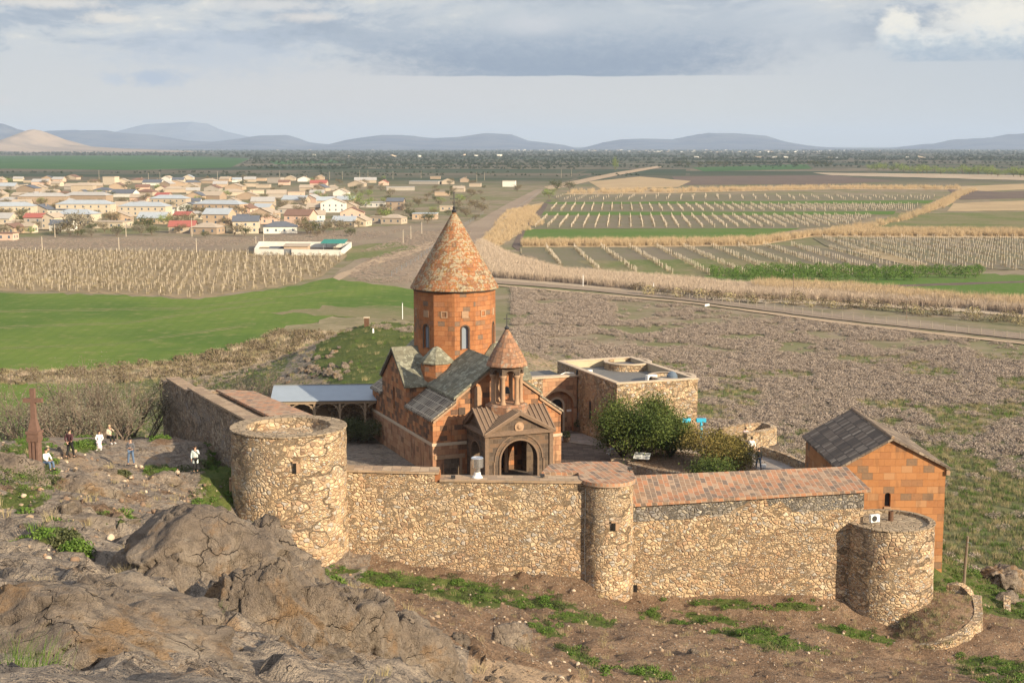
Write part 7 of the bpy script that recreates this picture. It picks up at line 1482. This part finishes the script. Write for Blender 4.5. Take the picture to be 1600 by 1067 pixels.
# ================================================================ vineyards
posts = []
def lattice(polyg, a_, b_, rowsp, postsp, w_, h_, jit=.1, seed=0):
    """posts in rows that run from photo point a_ to b_ on the plain"""
    rr = np.random.default_rng(seed); A_, B_ = G(*a_), G(*b_); d = (B_ - A_).normalized(); n = Vector((-d.y, d.x, 0)); c = [G(*p) for p in polyg]
    s0 = [(p - A_).dot(d) for p in c]; t0 = [(p - A_).dot(n) for p in c]; T_, S_ = np.meshgrid(np.arange(min(t0), max(t0), rowsp), np.arange(min(s0), max(s0), postsp)); T_, S_ = T_.ravel(), S_.ravel()
    T_ = T_ + rr.normal(0, jit, len(T_)); S_ = S_ + rr.normal(0, jit, len(S_)); x = A_.x + d.x * S_ + n.x * T_; y = A_.y + d.y * S_ + n.y * T_; px, py = proj(x, y, 0.0); k = inpoly(px, py, polyg) & (px > -12) & (px < 1612) & (rr.uniform(size=len(x)) > .07)
    for X_, Y_ in zip(x[k], y[k]): posts.append((X_, Y_, w_, h_ * rr.uniform(.8, 1.12)))
lattice([(-60, 391), (400, 394), (545, 399), (505, 430), (460, 444), (300, 465), (180, 458), (-60, 452)], (300, 462), (330, 395), 2.7, 3.2, .075, 1.6, .4, 1)
lattice([(812, 388), (1100, 386), (1270, 384), (1440, 420), (1300, 434), (1100, 430), (960, 428), (880, 418), (814, 397)], (996, 386), (1062, 424), 10.5, 2.7, .13, 2.0, .08, 2)
lattice([(1270, 372), (1610, 373), (1610, 424), (1500, 418), (1440, 420), (1290, 384)], (1340, 374), (1480, 418), 6.5, 3.0, .125, 2.0, .08, 3)
lattice([(840, 338), (1370, 337), (1330, 351), (1250, 356), (830, 356)], (915, 338), (905, 356), 5.6, 5.0, .2, 1.9, .1, 4)
lattice([(856, 320), (1440, 320), (1424, 330), (850, 330)], (1000, 320), (1004, 330), 6.0, 6.0, .22, 1.9, .1, 5)
lattice([(860, 307), (1100, 305), (1462, 307), (1448, 313), (1100, 312), (880, 314)], (1000, 306), (990, 313), 9.0, 14.0, .3, 1.9, .4, 6)
posts.sort(key=lambda p: p[0] ** 2 + p[1] ** 2); print('posts', len(posts))
pm = MB().box(-.5, .5, -.5, .5, 0, 1).build('vineyard_post', 'post_concrete'); pmd = pm.data; bpy.data.objects.remove(pm)
for (x, y, w_, h_) in posts[:300]:
    o = bpy.data.objects.new('vineyard_post', pmd); COL.objects.link(o); o.location = (x, y, 0); o.scale = (w_, w_, h_); o.rotation_euler = (random.gauss(0, .03), random.gauss(0, .03), 0); tag(o, 'pale vineyard post in the rows behind the green crop field' if x < 0 else 'pale vineyard post in the nearer rows right of the canal', 'post', 'vineyard posts left' if x < 0 else 'vineyard posts right')
a = np.array(posts[300:]); n = len(a); u = np.array([(-.5, -.5, 0), (.5, -.5, 0), (.5, .5, 0), (-.5, .5, 0), (-.5, -.5, 1), (.5, -.5, 1), (.5, .5, 1), (-.5, .5, 1)])
Vp = (u[None] * np.stack([a[:, 2], a[:, 2], a[:, 3]], 1)[:, None] + np.c_[a[:, :2], np.zeros(n)][:, None]).reshape(-1, 3); fq = np.array([(4, 5, 6, 7), (0, 1, 5, 4), (1, 2, 6, 5), (2, 3, 7, 6), (3, 0, 4, 7)])
Fp = (fq[None] + np.arange(n)[:, None, None] * 8).reshape(-1, 4); tag(npobj('vineyard_posts', npmesh('vineyard_posts', Vp, Fp, 'post_concrete')), 'thousands of pale vineyard posts in the farther rows', 'posts', kind='stuff')
vine = [leafball('vine', 40, .5, .45, .13, 'leaf_brown', .7, s_, .2) for s_ in (71, 72)] + [leafball('vine', 30, .5, .3, .12, 'leaf_straw', .4, 73, .2)]
pv = np.array([(x + random.uniform(-.8, .8), y + random.uniform(-2, 2), 0) for x, y, *_ in posts for _ in (0, 1)]); scatter('vines', pv, rng.uniform(.7, 1.3, len(pv)), vine, 'brown dormant vines between the posts', 'vines')
# ================================================================ compound, poles, fences
q0, q1, q2_, q3 = G(398, 398), G(533, 400), G(549, 387), G(470, 384); CM = thing('walled_yard', 'white walled yard with a tan shed and green canopy beside the vineyard', 'yard', (q0.x, q0.y, 0))
cc = [Vector((0, 0, 0)), q1 - q0, q2_ - q0, G(405, 386) - q0]; 
for i in range(4):
    a_, b_ = cc[i], cc[(i + 1) % 4]; d = (b_ - a_).normalized(); n = Vector((-d.y, d.x, 0)) * .15
    segs = [(a_, a_.lerp(b_, .34)), (a_.lerp(b_, .43), b_)] if i == 0 else [(a_, b_)]
    for s0, s1 in segs: m = MB().hexa([s0 - n, s1 - n, s1 + n, s0 + n], [p + Vector((0, 0, 2.1)) for p in (s0 - n, s1 - n, s1 + n, s0 + n)]); fixn(m).build('yard_wall', 'wall_white', CM)
a_, b_ = cc[0].lerp(cc[1], .34), cc[0].lerp(cc[1], .43); MB().box(a_.x, b_.x, a_.y - .05, a_.y + .05, 0, 2.2).build('gate', 'grey_metal', CM)
a_ = cc[0].lerp(cc[1], .30); MB().box(a_.x, a_.x + 8.5, a_.y + 8, a_.y + 14, 0, 2.4).build('shed', 'wall_orange', CM); MB().hexa([(a_.x - .3, a_.y + 7.6, 2.45), (a_.x + 8.8, a_.y + 7.6, 2.45), (a_.x + 8.8, a_.y + 14.3, 3.0), (a_.x - .3, a_.y + 14.3, 3.0)], [(a_.x - .3, a_.y + 7.6, 2.6), (a_.x + 8.8, a_.y + 7.6, 2.6), (a_.x + 8.8, a_.y + 14.3, 3.15), (a_.x - .3, a_.y + 14.3, 3.15)]).build('shed_roof', 'roof_tan', CM)
a_ = cc[0].lerp(cc[1], .12); MB().box(a_.x, a_.x + 5, a_.y + 9, a_.y + 12, 0, 2.2).build('container', 'viewer_blue' if False else 'roof_slate', CM)
a_ = cc[2]; 
for k in range(4): MB().tube([(a_.x - 9 + (k % 2) * 7, a_.y - 12 + (k // 2) * 9, 0), (a_.x - 9 + (k % 2) * 7, a_.y - 12 + (k // 2) * 9, 2.6)], .08, 6).build('canopy_post', 'grey_metal', CM)
MB().hexa([(a_.x - 10, a_.y - 13, 2.4), (a_.x - 1, a_.y - 13, 2.4), (a_.x - 1, a_.y - 2, 3.2), (a_.x - 10, a_.y - 2, 3.2)], [(a_.x - 10, a_.y - 13, 2.5), (a_.x - 1, a_.y - 13, 2.5), (a_.x - 1, a_.y - 2, 3.3), (a_.x - 10, a_.y - 2, 3.3)]).build('canopy', 'roof_green', CM)
for k, (px, py, h_) in enumerate([(66, 391, 5.0), (186, 393, 5.2), (307, 395, 5.2), (86, 371, 5.5), (197, 370, 6.5), (300, 370, 8), (400, 388, 4.5), (412, 386, 4.8), (630, 381, 5.5), (642, 374, 5.5), (659, 367, 5.5), (155, 282, 11), (250, 281, 9), (232, 281, 8), (877, 278, 10), (893, 276, 9), (745, 283, 10), (757, 282, 9), (340, 282, 10), (437, 279, 9), (515, 281, 9), (535, 280, 9), (562, 280, 10), (575, 280, 10), (614, 280, 9), (658, 279, 9)]):
    q_ = G(px, py); side_ = ['before the village', 'at the rear of the village'][py < 300]
    t = thing('power_pole', f'pale concrete power pole, {ORD[k]} listed from the field edge, {side_}' if False else (f'pale concrete power pole {side_}'), 'pole', (q_.x, q_.y, 0), 0, 'power poles ' + side_)
    MB().tube([(0, 0, -.2), (0, 0, h_)], [.17, .11], 6).build('shaft', 'post_concrete', t); MB().box(-.8, .8, -.06, .06, h_ - .7, h_ - .58).build('crossarm', 'grey_metal', t)
def fence(lab, pts, n, h_, mat, wire=True, gap=None):
    A_ = [G(*p) for p in pts]; t = thing('wire_fence', lab, 'fence', tuple(A_[0])); L = [0]
    for a_, b_ in zip(A_[:-1], A_[1:]): L.append(L[-1] + (b_ - a_).length)
    tops = []; pmesh = None
    for i in range(n):
        s_ = L[-1] * i / (n - 1); j = max(k for k in range(len(A_)) if L[k] <= s_ + 1e-6); j = min(j, len(A_) - 2); p = A_[j].lerp(A_[j + 1], (s_ - L[j]) / (L[j + 1] - L[j])) - A_[0]
        if pmesh is None: pmesh = MB().box(-.075, .075, -.075, .075, 0, h_).build('post', mat, t, loc=p); o = pmesh
        else: o = bpy.data.objects.new('post', pmesh.data); COL.objects.link(o); o.parent = t; o.location = p
        tops.append(p)
    for k in range(3): MB().tube([p + Vector((0, 0, h_ * (.3 + .32 * k))) for p in tops], .02, 3).build('wire', 'grey_metal', t)
    return t
fence('long post and wire fence beside the dirt road across the scrubland', [(995, 457), (1080, 468), (1300, 496), (1600, 531), (1680, 540)], 44, 1.5, 'fence_grey')
fence('post and wire fence on the left bank of the railway line', [(612, 432), (650, 410), (700, 371), (755, 335)], 40, 1.7, 'grey_metal')
fence('post and wire fence on the right side of the railway line', [(715, 418), (770, 360), (806, 328), (846, 300)], 26, 1.4, 'fence_grey')
for px, py, h_, lab in ((911, 448, 3.2, 'white painted marker post standing by the road bend'), (1021, 458, 2.6, 'white marker post at the start of the road fence'), (1239, 470, 6.5, 'thin dark pole in the reeds left of centre right'), (1416, 500, 4.5, 'thin dark pole near the dirt road at the right'), (629, 499, 3.6, 'thin pale pole on the green field edge behind the church')):
    q_ = G(px, py); t = thing('marker_post', lab, 'post', (q_.x, q_.y, 0)); MB().tube([(0, 0, -.2), (0, 0, h_)], .09, 6).build('shaft', 'post_wood' if 'dark' in lab else 'white_paint', t); MB().box(-.12, .12, -.12, .12, h_, h_ + .15).build('cap', 'grey_metal', t)
for px, py, D, lab in ((573, 509, 196, 'rust coloured pillar on top of the knoll'),):
    q_ = gp(px, py, D); t = thing('stone_marker', lab, 'pillar', (q_[0], q_[1], q_[2] - .1)); MB().box(-.32, .32, -.3, .3, 0, 1.25).build('shaft', 'rust_metal', t); MB().box(-.4, .4, -.38, .38, 1.252, 1.4).build('cap', 'pale_band_stone', t)
for px, py, D, lab in ((583, 520, 190, 'small white survey stone right of the rust pillar'), (306, 583, 0, '')):
    if lab: q_ = gp(px, py, D); o = MB().lathe([(.14, -.1), (.12, .5), (.04, .6)], 8).build('survey_stone', 'white_paint', None, loc=q_); tag(o, lab, 'stone')
q_ = G(1105, 479); o = MB().add([(-.6, -.1, .3), (.6, -.1, .5), (.6, .1, .5), (-.6, .1, .3), (-.5, -.05, .9), (.5, 0, 1.0), (.5, .05, 1.0), (-.5, .05, .9)], [(0, 3, 2, 1), (4, 5, 6, 7), (0, 1, 5, 4), (1, 2, 6, 5), (2, 3, 7, 6), (3, 0, 4, 7)]).build('white_sack', 'white_paint', None, loc=(q_.x, q_.y, -.3)); tag(o, 'small white sack caught beside the dirt road', 'sack')
# ================================================================ far plain
ft = [leafball('far_tree', 46, 3.4, 2.2, 1.3, 'leaf_far_shaded', 2.0, s_, .3) for s_ in (81, 82)]
def belts(n, rows_):
    out = []
    for (px0, px1, py, cnt, jy) in rows_:
        for _ in range(cnt): q_ = G(random.uniform(px0, px1), py + random.gauss(0, jy)); out.append((q_.x, q_.y, -.3))
    return out
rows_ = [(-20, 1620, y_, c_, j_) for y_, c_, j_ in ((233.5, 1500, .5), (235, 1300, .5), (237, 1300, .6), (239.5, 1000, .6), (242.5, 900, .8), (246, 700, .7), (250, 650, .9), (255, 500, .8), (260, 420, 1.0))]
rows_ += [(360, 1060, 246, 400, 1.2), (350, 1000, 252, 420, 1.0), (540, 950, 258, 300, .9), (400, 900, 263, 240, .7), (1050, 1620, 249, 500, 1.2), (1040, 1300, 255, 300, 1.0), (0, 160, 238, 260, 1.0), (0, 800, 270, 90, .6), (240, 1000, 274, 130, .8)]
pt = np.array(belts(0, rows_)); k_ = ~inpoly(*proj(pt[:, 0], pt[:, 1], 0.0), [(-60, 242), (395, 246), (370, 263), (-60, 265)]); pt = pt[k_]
scatter('distant_trees', pt, rng.uniform(.5, 1.2, len(pt)) * np.clip(pt[:, 1] / 3500, .55, 1.6), ft, 'tree belts and orchards reaching to the horizon, coloured dark as under cloud shadow', 'trees')
tb = [npobj('far_building', MB().box(-8, 8, -5, 5, 0, 5).build('fb', 'wall_white').data, link=False), npobj('far_building', MB().box(-12, 12, -4, 4, 0, 4).build('fb', 'wall_beige').data, link=False)]
for o in list(bpy.data.objects):
    if o.name.startswith('fb'): bpy.data.objects.remove(o)
bt = [tuple(G(random.uniform(a_, b_), random.gauss(c_, .5))) for a_, b_, c_, n_ in ((780, 1150, 235.5, 70), (950, 1280, 238, 40), (0, 780, 234.5, 50), (300, 330, 232.5, 12), (1150, 1600, 236, 30), (450, 800, 244, 8), (1050, 1500, 247, 10)) for _ in range(n_)]
scatter('distant_town', bt, rng.uniform(.5, 1.3, len(bt)), tb, 'specks of pale buildings of far towns near the horizon', 'buildings')
for lab0 in ('brownish olive bush between the reeds and dirt road', 'fresh green tree in the far line at the right', 'dark tree standing out in the far plain', 'pale concrete power pole before the village', 'pale concrete power pole at the rear of the village'):
    l_ = [o for o in COL.objects if o.get('label') == lab0 and o.parent is None]
    for i, o in enumerate(sorted(l_, key=lambda o: o.location.x / max(1, o.location.y))): o['label'] = f'{ORD[i]} from left: ' + lab0
# ================================================================ haze
hx = MB().box(-30000, 30000, -300, 45000, -4, 520)
hm = bpy.data.materials.new('haze'); hm.use_nodes = True; hm.node_tree.nodes.clear(); N = NT(hm.node_tree); ho = N.n('ShaderNodeOutputMaterial'); hv = N.n('ShaderNodeVolumePrincipled', {'Color': (.60, .74, .97), 'Density': 4.6e-5, 'Anisotropy': 0.0}); hm.node_tree.links.new(hv.outputs[0], ho.inputs['Volume'])
hob = hx.build('haze', hm); tag(hob, 'thin pale blue haze over the plain', 'haze', kind='stuff')
